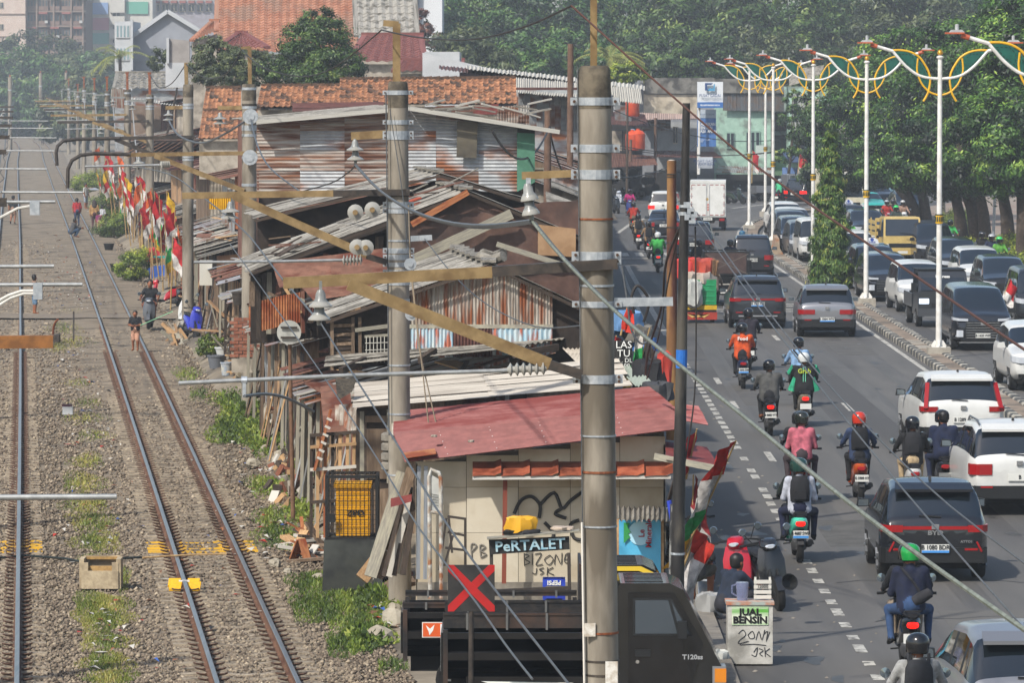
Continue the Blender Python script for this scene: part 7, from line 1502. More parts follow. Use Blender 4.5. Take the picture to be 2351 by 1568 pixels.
panel(ml,ml.location,'red_panel',redz,[A(1085,262,136),A(1140,262,136),A(1145,238,136),A(1090,240,136)]); sheets(ml,ml.location,A(1140,285,137),A(1140,245,137),A(1215,285,137),A(1215,240,137),3,4,.015,zincr,'wall_sheet')
# ---------- clay tile roofs (each tile its own part)
b=MB(); rows=[]
for x,z in ((-.11,.0),(-.07,.025),(-.02,.0),(.03,-.02),(.08,-.005),(.115,.02)): rows.append([(x,-.15,z+.012),(x,.15,z-.012)])
b.grid(rows); b.grid([[(r[0][0],-.15,r[0][2]-.02),r[0]] for r in rows]); tme=[b.mesh('clay_tile',M(n_,a,c,scale=5,rough=.9,rv=.22,c3=d,s3=3),True) for n_,a,c,d in (('tile_a','8f6042','a57554','75503a'),('tile_b','7d543c','936a4c','453629'),('tile_c','4d3c32','6a4e3c','33291f'))]
def tile_roof(label,ra,rb,ea,eb,nc,nrow,wy):
 ra,rb,ea,eb=[Vector(p) for p in (ra,rb,ea,eb)]; t=thing('tiled_roof',label,'roof',(ea+eb)/2); o=t.location; n=(rb-ra).cross(ea-ra).normalized()
 if n.z<0: n=-n
 sx=(rb-ra).length/nc/.205; sy=(ea-ra).length/nrow/.24
 for i in range(nc):
  for k in range(nrow):
   u,v=(i+.5)/nc,(k+.5)/nrow; c=ra.lerp(rb,u).lerp(ea.lerp(eb,u),v); x=(rb-ra).normalized(); y=-(ea.lerp(eb,u)-ra.lerp(rb,u)).normalized(); z=x.cross(y)
   ob=OB('clay_tile',tme[rnd.choices((0,1,2),(6,3,2))[0]],t); j=rnd.uniform(-.03,.03)
   m_=Matrix(((x.x*sx,y.x*sy,z.x,0),(x.y*sx,y.y*sy,z.y,0),(x.z*sx,y.z*sy,z.z,0),(0,0,0,1))); m_.translation=c-o+z*(.03+rnd.uniform(0,.02)); ob.matrix_basis=m_@Matrix.Rotation(j,4,'Z')
 MB().quad(ra-o-n*.02,rb-o-n*.02,eb-o-n*.02,ea-o-n*.02).build('under_board',woodd,t)
 for i in range(max(4,nc*2//3)): c=ra.lerp(rb,(i+.5)/(nc*2//3)); s_=stick(t,'ridge_tile',c-(rb-ra)/nc*.8+Vector((0,0,.04)),c+(rb-ra)/nc*.8+Vector((0,0,.07)),.2,.1,M('tile_c'),o)
 panel(t,o,'wall_below',plast,[ea-Vector((0,-.3,.1)),eb-Vector((0,-.3,.1)),eb-Vector((0,-.3,1.6)),ea-Vector((0,-.3,1.6))]); return t
tile_roof('long orange clay tile roof behind the second mast, right and higher section',A(781,183,167),A(1183,180,167),A(779,238,164.5),A(1186,238,164.5),32,9,0)
tile_roof('orange clay tile roof left of the taller section, lower and darker',A(600,198,170),A(781,197,170),A(590,246,167.5),A(780,244,167.5),15,8,0)
tile_roof('upper half of the steep tiled roof left of the third mast',A(474,202,194),A(553,202,194),A(466,250,192.5),A(553,250,192.5),8,6,0)
tile_roof('lower half of the steep tiled roof left of the third mast',A(466,254,190.5),A(600,254,190.5),A(456,318,188),A(600,318,188),13,8,0)
tile_roof('low tiled lean-to roof between the fourth and fifth masts',A(320,322,262),A(468,322,235),A(308,348,259),A(470,345,232),11,3,0)
# ---------- row of lean-to shacks along the track
SEG=[86,91,96,102,108,114,121,128,135,142,150,159,168,178,190,204,220,238,258,282,310,340]
ORD='first second third fourth fifth sixth seventh eighth ninth tenth eleventh twelfth thirteenth fourteenth fifteenth sixteenth seventeenth eighteenth nineteenth twentieth last'.split()
DES=['rust brown','plank walled','orange rusted','dark open fronted','plaster and brick','grey sheeted','yellow patched','brown boarded','blue tarpaulined','pale boarded','rusty grey','dark boarded']
WM=[rustw,wood,rusto,woodd,plast,zinc,rustw,wood,streak,ply,zincr,woodd]; RM=[asb,zinc,rustw,asbd,zincr,asb,brownz,asb,zinc,rustw,asb,asbd]
for i in range(len(SEG)-1):
 Y0,Y1=SEG[i],SEG[i+1]-.15; off=2.75 if Y0<118 else 3.2; xl=lambda y,k=0.:tx(y)+off+k
 k=i%12; h=rnd.uniform(2.3,2.9); bs=Vector((xl(Y0),Y0,-.5)); t=shack(f'{DES[k]} lean-to shack, {ORD[i]} along the track counted from the yellow bin',bs,group='lean-to shacks along the track')
 m=WM[k]; m2=WM[(k+5)%12]; a,c=Vector((xl(Y0),Y0,0)),Vector((xl(Y1),Y1,0)); near=Y0<190; z0=-.5
 n=max(2,int((Y1-Y0)/1.6))
 for j in range(n):                                            # track side wall, piece by piece
  p,q=a.lerp(c,j/n),a.lerp(c,(j+.97)/n); r=rnd.random(); zt=h-.55-rnd.uniform(0,.15)
  if r<.18: panel(t,bs,'doorway',void,[(p.x+.1,p.y,z0),(q.x+.1,q.y,z0),(q.x+.1,q.y,zt),(p.x+.1,p.y,zt)],.04,(1,0,0)); stick(t,'door_post',p+Vector((0,0,z0)),p+Vector((0,0,zt)),.08,.08,wood,bs)  # void sheet paints the shade inside the doorway
  elif m in (wood,woodd,ply) or r<.42: boards(t,bs,p,q,z0,zt,5 if near else 2,m if m in (wood,woodd,ply) else rnd.choice((wood,woodg,ply)),m2=rnd.choice((woodl,woodd,woodg)))
  else: sheets(t,bs,(p.x,p.y,z0),(p.x,p.y,zt),(q.x,q.y,z0),(q.x,q.y,zt),1,8 if near else 4,.014,m if rnd.random()<.65 else m2,'wall_sheet',jit=.04)
 # wall turned to the viewer
 wd=3.2; p=a; q=a+Vector((wd,0,0))
 if k%3==0: boards(t,bs,p,q,z0,h-.3,10 if near else 5,wood,m2=woodd)
 elif k%3==1: sheets(t,bs,(p.x,p.y,z0),(p.x,p.y,h-.5),(q.x,q.y,z0),(q.x,q.y,h),3,7,.014,m2,'wall_sheet')
 else: panel(t,bs,'front_wall',rnd.choice((plast,ply,brownz)),[(p.x,p.y,z0),(q.x,q.y,z0),(q.x,q.y,h-.2),(p.x,p.y,h-.5)])
 e=rnd.uniform(.2,.7); zt=h; rm=RM[k]
 sheets(t,bs,(xl(Y0,3.6),Y0-.3,zt+.55),(xl(Y0,-e),Y0-.3,zt-.5-rnd.uniform(0,.2)),(xl(Y1,3.6),Y1+.2,zt+.55),(xl(Y1,-e),Y1+.2,zt-.5-rnd.uniform(0,.2)),max(3,int((Y1-Y0)/.95)),7 if near else 3,.01,rm,m2=RM[(k+4)%12],p2=.4,jit=.1)
 for j in range(3): p=a.lerp(c,j/2); stick(t,'eave_post',p+Vector((-e*.7,0,z0)),p+Vector((-e*.7+.05,0,zt-.5)),.07,.07,rnd.choice((wood,woodg,woodd)),bs)
 if i%2==0 and Y0>92:                                           # upper storey set back
  h2=h+rnd.uniform(1.5,2.3); p=Vector((xl(Y0,1.0),Y0+.4,0)); q=Vector((xl(Y1,1.0),Y1,0)); sheets(t,bs,(p.x,p.y,h-.2),(p.x,p.y,h2),(q.x,q.y,h-.2),(q.x,q.y,h2),max(2,n),6,.014,m2,'wall_sheet',m2=wood,p2=.3)
  sheets(t,bs,(p.x,p.y,h),(p.x,p.y,h2+.1),(p.x+2.8,p.y,h),(p.x+2.8,p.y,h2+.5),3,7,.014,WM[(k+2)%12],'wall_sheet')
  sheets(t,bs,(xl(Y0,4.2),Y0,h2+.75),(xl(Y0,.4),Y0,h2),(xl(Y1,4.2),Y1+.3,h2+.75),(xl(Y1,.4),Y1+.3,h2),max(3,int((Y1-Y0)/1.)),5,.02,RM[(k+2)%12],m2=rustw,p2=.3,jit=.08)
 for j in range(5 if near else 2):                              # odds and ends on the roof and leaning on the wall
  c_=Vector((xl(Y0+rnd.uniform(0,Y1-Y0),rnd.uniform(-.2,2.5)),Y0+rnd.uniform(.2,Y1-Y0),0)); zz=zt-.5+1.05*(c_.x-xl(c_.y,-e))/(3.6+e)+.06; L=rnd.uniform(.5,1.8); an=rnd.uniform(0,3.1)
  stick(t,'loose_board',(c_.x-L/2*cos(an),c_.y-L/2*sin(an),zz),(c_.x+L/2*cos(an)*.6,c_.y+L/2*sin(an),zz+.1),rnd.choice((.08,.25,.5)),.03,rnd.choice((wood,rustw,asb,zinc,woodl)),bs)
 for j in range(3 if near else 1): y=rnd.uniform(Y0,Y1); stick(t,'leaning_board',(xl(y,-.5),y,z0),(xl(y,-.05),y+rnd.uniform(-.4,.4),rnd.uniform(.5,1.8)),rnd.choice((.1,.3,.6)),.03,rnd.choice((wood,woodl,ply,rustw,woodg,zinc)),bs,up=(1,0,0))
# ---------- crowded houses filling the block behind, up to the street
HB=[(113,3.4,6),(142,5.6,8),(151,5.8,8),(176,6.2,12),(190,6.0,12),(206,6.4,14),(224,6.2,16),(244,6.6,18),(268,6.6,20),(295,6.8,24),(326,6.9,28)]
RH=[asb,zinc,rustw,asbd,brownz,zincr]; NR='grey asbestos roofed,bright zinc roofed,rust roofed,dark grey roofed,brown roofed,rust streaked zinc roofed'.split(',')
for i,(Yc,zr,_) in enumerate(HB):
 xa=tx(Yc)+6.2; xb=2.4; nh=2 if xb-xa<14 else 3; dep=(HB[i+1][0]-Yc-.8) if i<len(HB)-1 else 20
 for j in range(nh):
  x0,x1=lerp(xa,xb,j/nh)+.2,lerp(xa,xb,(j+1)/nh)-.2; z=zr+rnd.uniform(-.7,.5); bs=Vector((x0,Yc,-.3)); k=(i*2+j)%6
  t=shack(f'{NR[k]} house, {["left","right","middle"][j] if nh==2 else ["left","middle","right"][j]} of the {ORD[i]} rank of houses from the front',bs,'crowded_house','house',group='crowded houses between track and street')
  xm=(x0+x1)/2; wm=rnd.choice((plast,zinc,wood,streak,rustw));
  sheets(t,bs,(x0,Yc,-.3),(x0,Yc,z-.7),(x1,Yc,-.3),(x1,Yc,z-.7),max(3,int((x1-x0)/1.2)),5,.014,wm,'wall_sheet',m2=plast,p2=.2) if wm not in (plast,wood) else panel(t,bs,'front_wall',wm,[(x0,Yc,-.3),(x1,Yc,-.3),(x1,Yc,z-.6),(xm,Yc,z-.05),(x0,Yc,z-.6)],.05)
  for s_,xx in ((-1,x0),(1,x1)): panel(t,bs,'side_wall',wm,[(xx,Yc,-.3),(xx,Yc+dep,-.3),(xx,Yc+dep,z-.7),(xx,Yc,z-.7)],.05,(-s_,0,0))
  for u in (.25,.7):
   xw=lerp(x0,x1,u); fr_=panel(t,bs,'window_frame',woodg,[(xw-.55,Yc-.04,z-1.9),(xw+.55,Yc-.04,z-1.9),(xw+.55,Yc-.04,z-1.0),(xw-.55,Yc-.04,z-1.0)],.03); panel(t,bs,'window_pane',void,[(xw-.48,Yc-.06,z-1.83),(xw+.48,Yc-.06,z-1.83),(xw+.48,Yc-.06,z-1.07),(xw-.48,Yc-.06,z-1.07)],.02)
  n=max(3,int(dep/1.2)); sheets(t,bs,(xm,Yc-.4,z),(x0-.4,Yc-.4,z-.8),(xm,Yc+dep,z),(x0-.4,Yc+dep,z-.8),n,4,.02,RH[k],m2=RH[(k+3)%6],p2=.2,jit=.06); sheets(t,bs,(xm,Yc-.4,z+.01),(x1+.4,Yc-.4,z-.8),(xm,Yc+dep,z+.01),(x1+.4,Yc+dep,z-.8),n,4,.02,RH[k],m2=RH[(k+3)%6],p2=.2,jit=.06)
# ---------------------------------------------------------------- far shops and background buildings
tealw=M('teal_wall','8aa898','9cb8a8',scale=2.5,rough=.85,c3='6f7a70',s3=1.2); greyw=M('grey_wall','7d7f84','8a8c90',scale=1.5,rough=.85); creamw=M('cream_wall','b5ab98','a59a86',scale=2,rough=.85,c3='857c6c'); brw=M('brown_wall','6d5c4e','7d6c5d',scale=2,rough=.85); pinkw=M('pink_beige','b8a598','c0b0a4',scale=1,rough=.9); dwin=M('window_dark','232a30','303840',scale=2,rough=.2,spec=.5); shut=M('shutter_dark','1d1b1a','2a2826',scale=4,rough=.8)
def block(label,x0,x1,yt,yb,Y,dep,m,name='building',cat='building',zb=-.3,group=None):     # box building given by its front in picture terms
 a,c=A(x0,yt,Y),A(x1,yt,Y); bs=Vector(((a.x+c.x)/2,Y,zb)); t=thing(name,label,cat,bs,group=group); wd=(c.x-a.x)/2; H=a.z-zb
 MB().box(-wd,wd,0,dep,0,H).build('wall',m,t); return t,bs
def rectp(t,bs,name,m,x0,x1,y0,y1,Y,th=.08,par=None): return panel(par or t,bs,name,m,[A(x0,y1,Y-th),A(x1,y1,Y-th),A(x1,y0,Y-th),A(x0,y0,Y-th)],th)
def win(t,bs,x0,x1,y0,y1,Y,fm=None,mull=1,th=.12,gm=None):
 f=rectp(t,bs,'window',fm or creamw,x0,x1,y0,y1,Y,th); e=(x1-x0)*.07
 for k in range(mull+1): a,b_=lerp(x0,x1,k/(mull+1))+e,lerp(x0,x1,(k+1)/(mull+1))-e; rectp(t,bs,'pane',gm or dwin,a,b_,y0+(y1-y0)*.07,y1-(y1-y0)*.07,Y-th,.02,par=f).location=Vector((0,0,0))
 return f
# far row of shops at the bend
Y=352.
t,bs=block('two storey shop house with a dark stained parapet behind the white sign board',1470,1640,183,470,Y,14,greyw,'shop_house'); rectp(t,bs,'parapet',M('stained_concrete','5d5b56','77746d',scale=1.5,rough=.95,c3='3f3d39'),1478,1640,178,214,Y,.5); rectp(t,bs,'upper_wall',creamw,1478,1600,216,262,Y,.3); rectp(t,bs,'upper_wall',M('pale_grey_wall','9c9e9f','8d8f90',scale=2),1510,1600,280,390,Y,.2); win(t,bs,1545,1556,290,330,Y-.2); rectp(t,bs,'dark_shopfront',shut,1480,1600,395,470,Y,.25)
sheets(t,bs,A(1455,258,Y-1),A(1455,275,Y-5),A(1605,262,Y-1),A(1605,272,Y-5),8,4,.03,M('pink_zinc','a08a80','b09a90',scale=3,rough=.7,rv=.1)); sheets(t,bs,A(1470,300,Y-1),A(1470,270,Y-1),A(1540,300,Y-1),A(1540,272,Y-1),6,4,.03,zincr,'wall_sheet'); sheets(t,bs,A(1510,345,Y-1),A(1500,360,Y-5),A(1640,348,Y-1),A(1660,362,Y-5),8,4,.03,brownz)
t,bs=block('teal shop house with grey upper cladding behind the left street lamps',1640,1770,197,470,Y,14,tealw,'shop_house'); sheets(t,bs,A(1660,253,Y-.4),A(1660,212,Y-.4),A(1800,255,Y-.4),A(1800,212,Y-.4),14,4,.03,M('grey_cladding','62666a','6d5f55',scale=2,rough=.7,rv=.12),'wall_sheet'); rectp(t,bs,'parapet',M('stained_concrete'),1640,1800,180,213,Y,.6)
win(t,bs,1712,1745,300,352,Y,M('frame_teal','7a9488'),2); win(t,bs,1668,1686,303,340,Y,M('frame_teal')); rectp(t,bs,'dark_shopfront',shut,1645,1770,400,470,Y,.2); sheets(t,bs,A(1650,380,Y-1),A(1640,396,Y-4),A(1770,384,Y-1),A(1775,398,Y-4),8,4,.03,zinc)
t,bs=block('shop house with barred upper windows and a green awning right of the teal one',1770,1812,205,470,Y+2,14,M('grey_teal','7d8a86','8d9a94',scale=2,rough=.85,c3='5d625e'),'shop_house'); win(t,bs,1776,1806,258,300,Y+2,shut,3,gm=M('window_red','4a2a28')); win(t,bs,1772,1808,310,355,Y+2,shut,2); rectp(t,bs,'green_band',M('band_green','4f7a5c','628a6c',scale=2),1768,1814,358,395,Y+2,.3); rectp(t,bs,'dark_shopfront',shut,1770,1812,400,470,Y+2,.2); sheets(t,bs,A(1768,392,Y),A(1755,402,Y-4),A(1830,392,Y),A(1840,404,Y-4),5,4,.03,M('awning_green','5d7a5a'))
t,bs=block('weathered teal building with peeling boards beside the big trees',1812,1900,198,470,Y-2,12,tealw,'shop_house'); rectp(t,bs,'peeling_board',M('board_grey','8a8c88','a3a49c',scale=3,rough=.9),1818,1850,215,300,Y-2,.2); rectp(t,bs,'peeling_board',plast,1835,1880,225,330,Y-2,.15); rectp(t,bs,'dark_slot',shut,1822,1830,225,265,Y-2,.25); win(t,bs,1830,1846,330,350,Y-2); rectp(t,bs,'dark_shopfront',shut,1815,1900,400,470,Y-2,.2); sheets(t,bs,A(1812,196,Y+2),A(1890,175,Y+2),A(1812,160,Y+9),A(1890,150,Y+9),6,4,.04,asbd); rectp(t,bs,'balcony_rail',brw,1812,1850,306,312,Y-2,.8)
t,bs=block('dark low shops with corrugated roofs left of the far street end',1395,1475,262,470,Y-20,10,shut,'shop_house')
sheets(t,bs,A(1395,255,Y-21),A(1395,285,Y-24),A(1480,262,Y-21),A(1490,290,Y-24),6,4,.03,brownz); sheets(t,bs,A(1398,350,Y-22),A(1390,385,Y-30),A(1500,358,Y-22),A(1510,378,Y-30),8,4,.03,rustw); sheets(t,bs,A(1412,280,Y-23),A(1412,240,Y-23),A(1450,282,Y-23),A(1450,242,Y-23),3,5,.03,zinc,'wall_sheet'); rectp(t,bs,'blue_door',M('door_blue','7aa0b8'),1448,1458,295,330,Y-24,.1)
for i in range(3): rectp(t,bs,'wall_patch',[plast,brw,wood][i],1405+i*26,1428+i*26,300,345,Y-22,.2)
orr=M('tank_orange','b8401c','c8502a',scale=3,rough=.5)
for i,(x,y) in enumerate(((1452,243),(1465,320),(1452,322))): q=A(x,y,Y-25); MB().lathe([(.4,-.7),(.48,-.6),(.48,.4),(.3,.6),(.12,.65),(.12,.75)],14).build('water_tank',orr,loc=q,smooth=True,label=['orange water tank below the pale far roof','orange water tank under the rusty far awning, right one','orange water tank under the rusty far awning, left one'][i],cat='water tank')
dp=thing('spare_parts_display','row of tyres and shiny hubcaps hung up at the dark far shops','display',A(1450,425,318))
for i in range(16):
 q=A(1398+i*7+rnd.uniform(-2,2),rnd.uniform(395,455),318)-dp.location; r=rnd.uniform(.2,.42)
 MB().lathe([(r,-.06),(r,.06),(r*.7,.06),(r*.7,-.06),(r,-.06)],12,ax='y').build('tyre' if i%2 else 'hubcap',rub if i%2 else galv,dp,loc=q)
# signs
sg=thing('shop_sign','white shop sign reading PUSAT GADAI on a pole above the far shops','sign',A(1631,400,340)); o=sg.location; MB().tube([(-.8,0,0),(-.8,0,6.5)],.08,8).build('pole',wl,sg)
rectp(sg,o,'board',M('sign_white','cdd0d2',rough=.5),1601,1660,187,247,340,.3); rectp(sg,o,'blue_strip',M('sign_blue','2a5fa0'),1601,1660,234,247,339.6,.06)
ib=M('sign_navy','1f3f72'); c=A(1630,199,339.5)-o
MB().prism([(-.35,0,-.25),(-.1,0,-.25),(-.2,0,-.12),(-.2,0,.15),(.1,0,.15),(.22,0,.28),(-.35,0,.28)],(0,0,0),(0,.05,0)).build('logo_half',ib,sg,loc=c); MB().prism([(.35,0,.25),(.25,0,.15),(.25,0,-.1),(-.05,0,-.1),(-.18,0,-.28),(.35,0,-.28)],(0,0,0),(0,.05,0)).build('logo_half',M('sign_teal','3f8ab0'),sg,loc=c)
text('PUSAT GADAI',.30,ib,sg,A(1630,219,339.5)-o,sx=.8,bold=.004); text('INDONESIA',.17,M('sign_grey','9aa0a6'),sg,A(1630,226,339.5)-o); text('PELAMPUNGAN RAYA',.14,wt,sg,A(1630,241,339.3)-o,bold=.006)
sg=thing('shop_sign','tall blue shop banner reading GADAIKAN DENGAN RASA AMAN','sign',A(1622,400,341)); o=sg.location; MB().tube([(-.6,0,0),(-.6,0,5)],.08,8).build('pole',wl,sg); rectp(sg,o,'board',M('sign_blue2','35609a','426ca4',scale=3),1601,1644,270,336,341,.2); rectp(sg,o,'white_header',M('sign_pale','aab4bf'),1601,1644,251,271,341,.2)
text('PUSAT GADAI',.16,ib,sg,A(1624,262,340.7)-o); text('GADAIKAN\nDENGAN\nRASA AMAN',.3,wt,sg,A(1603,293,340.7)-o,al='LEFT',sx=.8,bold=.006); text('Proses Cepat\nAman',.15,wt,sg,A(1603,322,340.7)-o,al='LEFT')
sg=thing('shop_banner','white cloth banner on the far shop front','banner',A(1622,375,338)); rectp(sg,sg.location,'cloth',M('banner_white','b5bac0'),1603,1636,360,386,338,.05); text('PUSAT GADAI\nINDONESIA',.26,M('sign_navy'),sg,A(1619,373,337.8)-sg.location)
sg=thing('shop_banner','pale notice banner hanging on the green band','banner',A(1745,350,350)); rectp(sg,sg.location,'cloth',M('banner_pale','a9b5ad'),1735,1754,333,362,350,.05)
sg=thing('blue_tarpaulin','blue tarpaulin shelter before the weathered teal building','tarpaulin',A(1845,400,344)); rectp(sg,sg.location,'front_sheet',M('tarp_blue','4f6a98','5f7aa8',scale=2),1796,1842,384,424,344,.1); panel(sg,sg.location,'roof_sheet',M('tarp_darkblue','2f3f5c','3b4d6c',scale=2),[A(1795,350,350),A(1870,352,350),A(1872,375,343),A(1812,372,343)],.05,(0,0,1))
# utility poles among the far shops
for x,yt,yb,Y_,l in ((1310,100,420,160,'white topped utility pole left of the nearest mast, above the roofs'),(1258,250,440,140,'thin wooden pole amid tangled wires right of the metal wall'),(1505,270,420,330,'leaning thin pole before the far shops'),(1448,320,400,325,'short dark pole before the far shops')):
 pole('utility_pole',l,A(x,yt,Y_),A(x-2,yb+120,Y_),.1,.12,M('pole_brown','5a4436','6d5546',scale=4,rough=.9))
for i,(a,b_) in enumerate((((1405,250,300),(1790,320,345)),((1330,405,150),(1600,330,330)),((1400,330,320),(1900,330,345)),((1400,337,320),(1900,325,345)),((1330,380,150),(1262,300,140)),((1262,290,140),(1130,300,110)))):
 wire('street_wire',catenary(A(*a),A(*b_),.8),.03,wired,['long black wire over the far shops','black wire rising toward the white sign','upper of two parallel wires before the teal shops','lower of two parallel wires before the teal shops','tangled wire at the thin wooden pole','wire from the thin pole to the metal wall'][i])
# block of long low roofs right behind the tile roof
t,bs=block('long building with a pale low roof and corrugated wall behind the tile roof',1185,1400,205,420,178,8,zinc,'long_house'); sheets(t,bs,A(1185,212,177),A(1185,178,184),A(1475,238,176),A(1470,203,184),16,4,.03,M('roof_pale','aaa69c','b8b4aa',scale=2,rough=.8,rv=.08)); sheets(t,bs,A(1190,290,177.8),A(1190,214,177.8),A(1330,300,177.8),A(1330,222,177.8),10,5,.02,zinc,'wall_sheet'); rectp(t,bs,'eave',brownz,1185,1330,200,206,176.5,.3)
t,bs=block('purple brown shed with a wide low eave left of the pale roof',1055,1190,165,300,190,8,M('purple_wall','4a4650','57525c',scale=2,rough=.7),'long_house'); sheets(t,bs,A(1008,158,188),A(1008,150,196),A(1330,200,186),A(1330,180,196),10,4,.03,brownz); sheets(t,bs,A(1070,158,187),A(1070,150,195),A(1480,206,184),A(1480,196,192),12,4,.03,M('roof_pale'))
t,bs=block('white gable wall house in front of the maroon roofs',975,1055,118,260,215,8,M('white_wall','a5a8aa','b2b4b6',scale=1,rough=.85),'town_house'); panel(t,bs,'gable',M('white_wall'),[A(970,120,214.9),A(1140,160,214.9),A(1140,200,214.9),A(970,200,214.9)])
marz=M('maroon_tile','6a3c38','7a4a44',scale=2,rough=.8,rv=.08,bump=.3)
def hip(label,r0,r1,e0,e1,Y,Yr,m,nr=10,wallm=None,zb=120):         # roof slope towards the viewer with courses of real steps
 a,b_,c,d=A(*r0,Yr),A(*r1,Yr),A(*e0,Y),A(*e1,Y); bs=(c+d)/2; t=thing('town_house',label,'house',(bs.x,bs.y,-.3)); o=t.location
 mb=MB()
 for k in range(nr):
  u0,u1=k/nr,(k+1)/nr; p0,p1,q0,q1=c.lerp(a,u0),d.lerp(b_,u0),c.lerp(a,u1),d.lerp(b_,u1); up=Vector((0,0,.05)); n=max(8,int((p1-p0).length/.45)); rows=[[],[]]
  for j in range(n*2+1): s_=.045*(1 if j%2 else -1); rows[0].append(p0.lerp(p1,j/(n*2))+up+Vector((0,-.05,s_))-o); rows[1].append(q0.lerp(q1,j/(n*2))+Vector((0,0,s_))-o)
  mb.grid(rows); mb.grid([[r-up for r in rows[0]],rows[0]])
 mb.build('tile_courses',m,t,kind='stuff'); stick(t,'ridge',a+Vector((-.2,0,.05)),b_+Vector((.2,0,.05)),.4,.2,m,o); stick(t,'verge',c,a,.3,.15,m,o); stick(t,'verge',d,b_,.3,.15,m,o)
 wz=Vector((0,.4,-.15)); panel(t,o,'wall',wallm or plast,[c+wz,d+wz,Vector((d.x,d.y+.4,-.3)),Vector((c.x,c.y+.4,-.3))],.2); return t
otile=M('far_tile_orange','8f5c44','a5735a',scale=1.6,rough=.9,c3='8a6a58',s3=.5,bump=.3)
hip('house under a huge weathered orange tile roof at the top left of centre',(500,-60),(815,-60),(495,118),(818,118),300,308,otile,30); hip('house with a grey asbestos roof beside the huge orange roof',(812,-50),(950,-50),(818,82),(958,78),290,298,asb,8); hip('maroon tiled house in front of the grey asbestos roof',(838,80),(965,80),(800,140),(976,140),250,256,marz,12); hip('low maroon tiled roof right of the white gable wall',(920,139),(1058,139),(905,162),(1062,160),225,229,marz,8); hip('small maroon gabled roof at the foot of the huge orange roof',(548,76),(560,76),(500,108),(615,108),250,254,marz,8); hip('orange roof slope left of the huge orange roof',(488,48),(497,48),(440,92),(497,70),280,284,otile,10); hip('grey roofed house with a pink ridge left of the third mast',(270,167),(450,167),(262,202),(470,203),352,362,asbd,6,wallm=zinc)
t=thing('shelter','open wooden shelter with a pale lean-to roof left of the fourth mast','shelter',A(370,330,322)); sheets(t,t.location,A(283,226,323),A(283,222,331),A(470,252,322),A(470,244,331),10,3,.04,M('roof_pale')); sheets(t,t.location,A(255,245,334),A(255,203,334),A(300,250,334),A(300,204,334),5,4,.02,streak,'wall_sheet')
for x in (300,345,400,465): stick(t,'post',A(x,240,322.5),A(x,380,322.5),.12,.12,wood,t.location)
panel(t,t.location,'back_wall',brw,[A(300,240,332),A(470,250,332),A(470,330,332),A(300,330,332)]); panel(t,t.location,'wall_panel',M('mauve_wall','7a5a60'),[A(442,258,331.5),A(470,258,331.5),A(470,300,331.5),A(442,300,331.5)])
# far big buildings
Y=430.
t,bs=block('grey gabled building with a white edged roof at the upper left',300,470,82,300,Y,16,M('gable_grey','80838a','8b8e95',scale=.6,rough=.8),'town_building'); panel(t,bs,'gable',M('gable_grey'),[A(304,84,Y-.05),A(385,26,Y-.05),A(472,80,Y-.05),A(472,140,Y-.05),A(304,140,Y-.05)],.3)
for a,b_ in (((304,82),(385,25)),((385,25),(474,79))): stick(t,'white_verge',A(*a,Y-.3),A(*b_,Y-.3),.6,.35,M('white_wall'),bs)
t,bs=block('narrow white tower front with tall curtained windows beside the grey gable',263,303,48,300,Y-2,10,M('white_wall'),'town_building');
for y in (56,108): win(t,bs,266,298,y,y+30,Y-2,M('white_wall'),3,gm=M('curtain_teal','5f7a80','7a9094',scale=6,stretch=(6,1,.2)))
rectp(t,bs,'pilaster',M('white_wall'),299,305,44,160,Y-2,.6)
Y=880.
t,bs=block('tall apartment block painted with blue, pink and teal panels',195,350,-30,300,Y,20,M('apt_white','b5b2aa','c0bdb5',scale=.5,rough=.85),'apartment_block')
for x0,x1,y0,y1,c in ((202,248,5,32,'7f98c0'),(202,250,40,68,'b07a85'),(203,250,75,100,'6fa59c'),(203,250,108,122,'b5ac90'),(290,340,3,31,'5f9c88')): rectp(t,bs,'painted_panel',M('pp'+c,c,rough=.85),x0,x1,y0,y1,Y,.3)
for y in (0,20,48,80): rectp(t,bs,'stair_bay',M('apt_white'),252,286,y-12,y+8,Y,1.2); win(t,bs,258,276,y+8,y+18,Y,M('apt_white'),1)
t,bs=block('dark brown apartment slab with rows of shaded balconies at the far upper left',58,196,-30,300,Y-15,20,M('apt_brown','55463f','63534a',scale=.6,rough=.9),'apartment_block')
for k in range(6):
 for j in range(5):
  x0=62+j*26.5; y0=-2+k*34; w_=win(t,bs,x0,x0+22,y0,y0+24,Y-15,M('apt_frame','6d5a50'),2,.3,gm=M('apt_glass','2a3438','4a5a60',scale=1,rough=.3)); rectp(t,bs,'balcony_panel',M('apt_panel','6b564c','7d685c',scale=1),x0,x0+22,y0+15,y0+24,Y-15.2,.6);
  if (j+k)%2==0: rectp(t,bs,'red_canopy',M('canopy_red','8a5048'),x0,x0+20,y0-5,y0-1,Y-15.2,1.4)
  if (j*k)%3==1: rectp(t,bs,'air_conditioner',M('ac_white','a8a8a4'),x0+14,x0+21,y0+14,y0+20,Y-16,.5)
 rectp(t,bs,'floor_slab',M('apt_slab','7d6c60'),58,196,30+k*34-7,30+k*34-3,Y-15,.8)
for x in (58,84,123,163,190): rectp(t,bs,'pier',M('apt_slab'),x-2,x+2,-20,260,Y-15,1.)
t,bs=block('pinkish beige apartment end wall at the far upper left corner',-30,58,-30,300,Y-18,20,pinkw,'apartment_block');
for y in (30,82): rectp(t,bs,'floor_line',M('apt_slab'),-30,58,y,y+2,Y-18,.2)
for y in (10,60,100): win(t,bs,-4,8,y-6,y+8,Y-18)
t,bs=block('row of flats with red canopies above the grey gable',350,500,0,120,Y+10,20,M('flats_grey','8a8588','97929a',scale=1,rough=.9),'apartment_block')
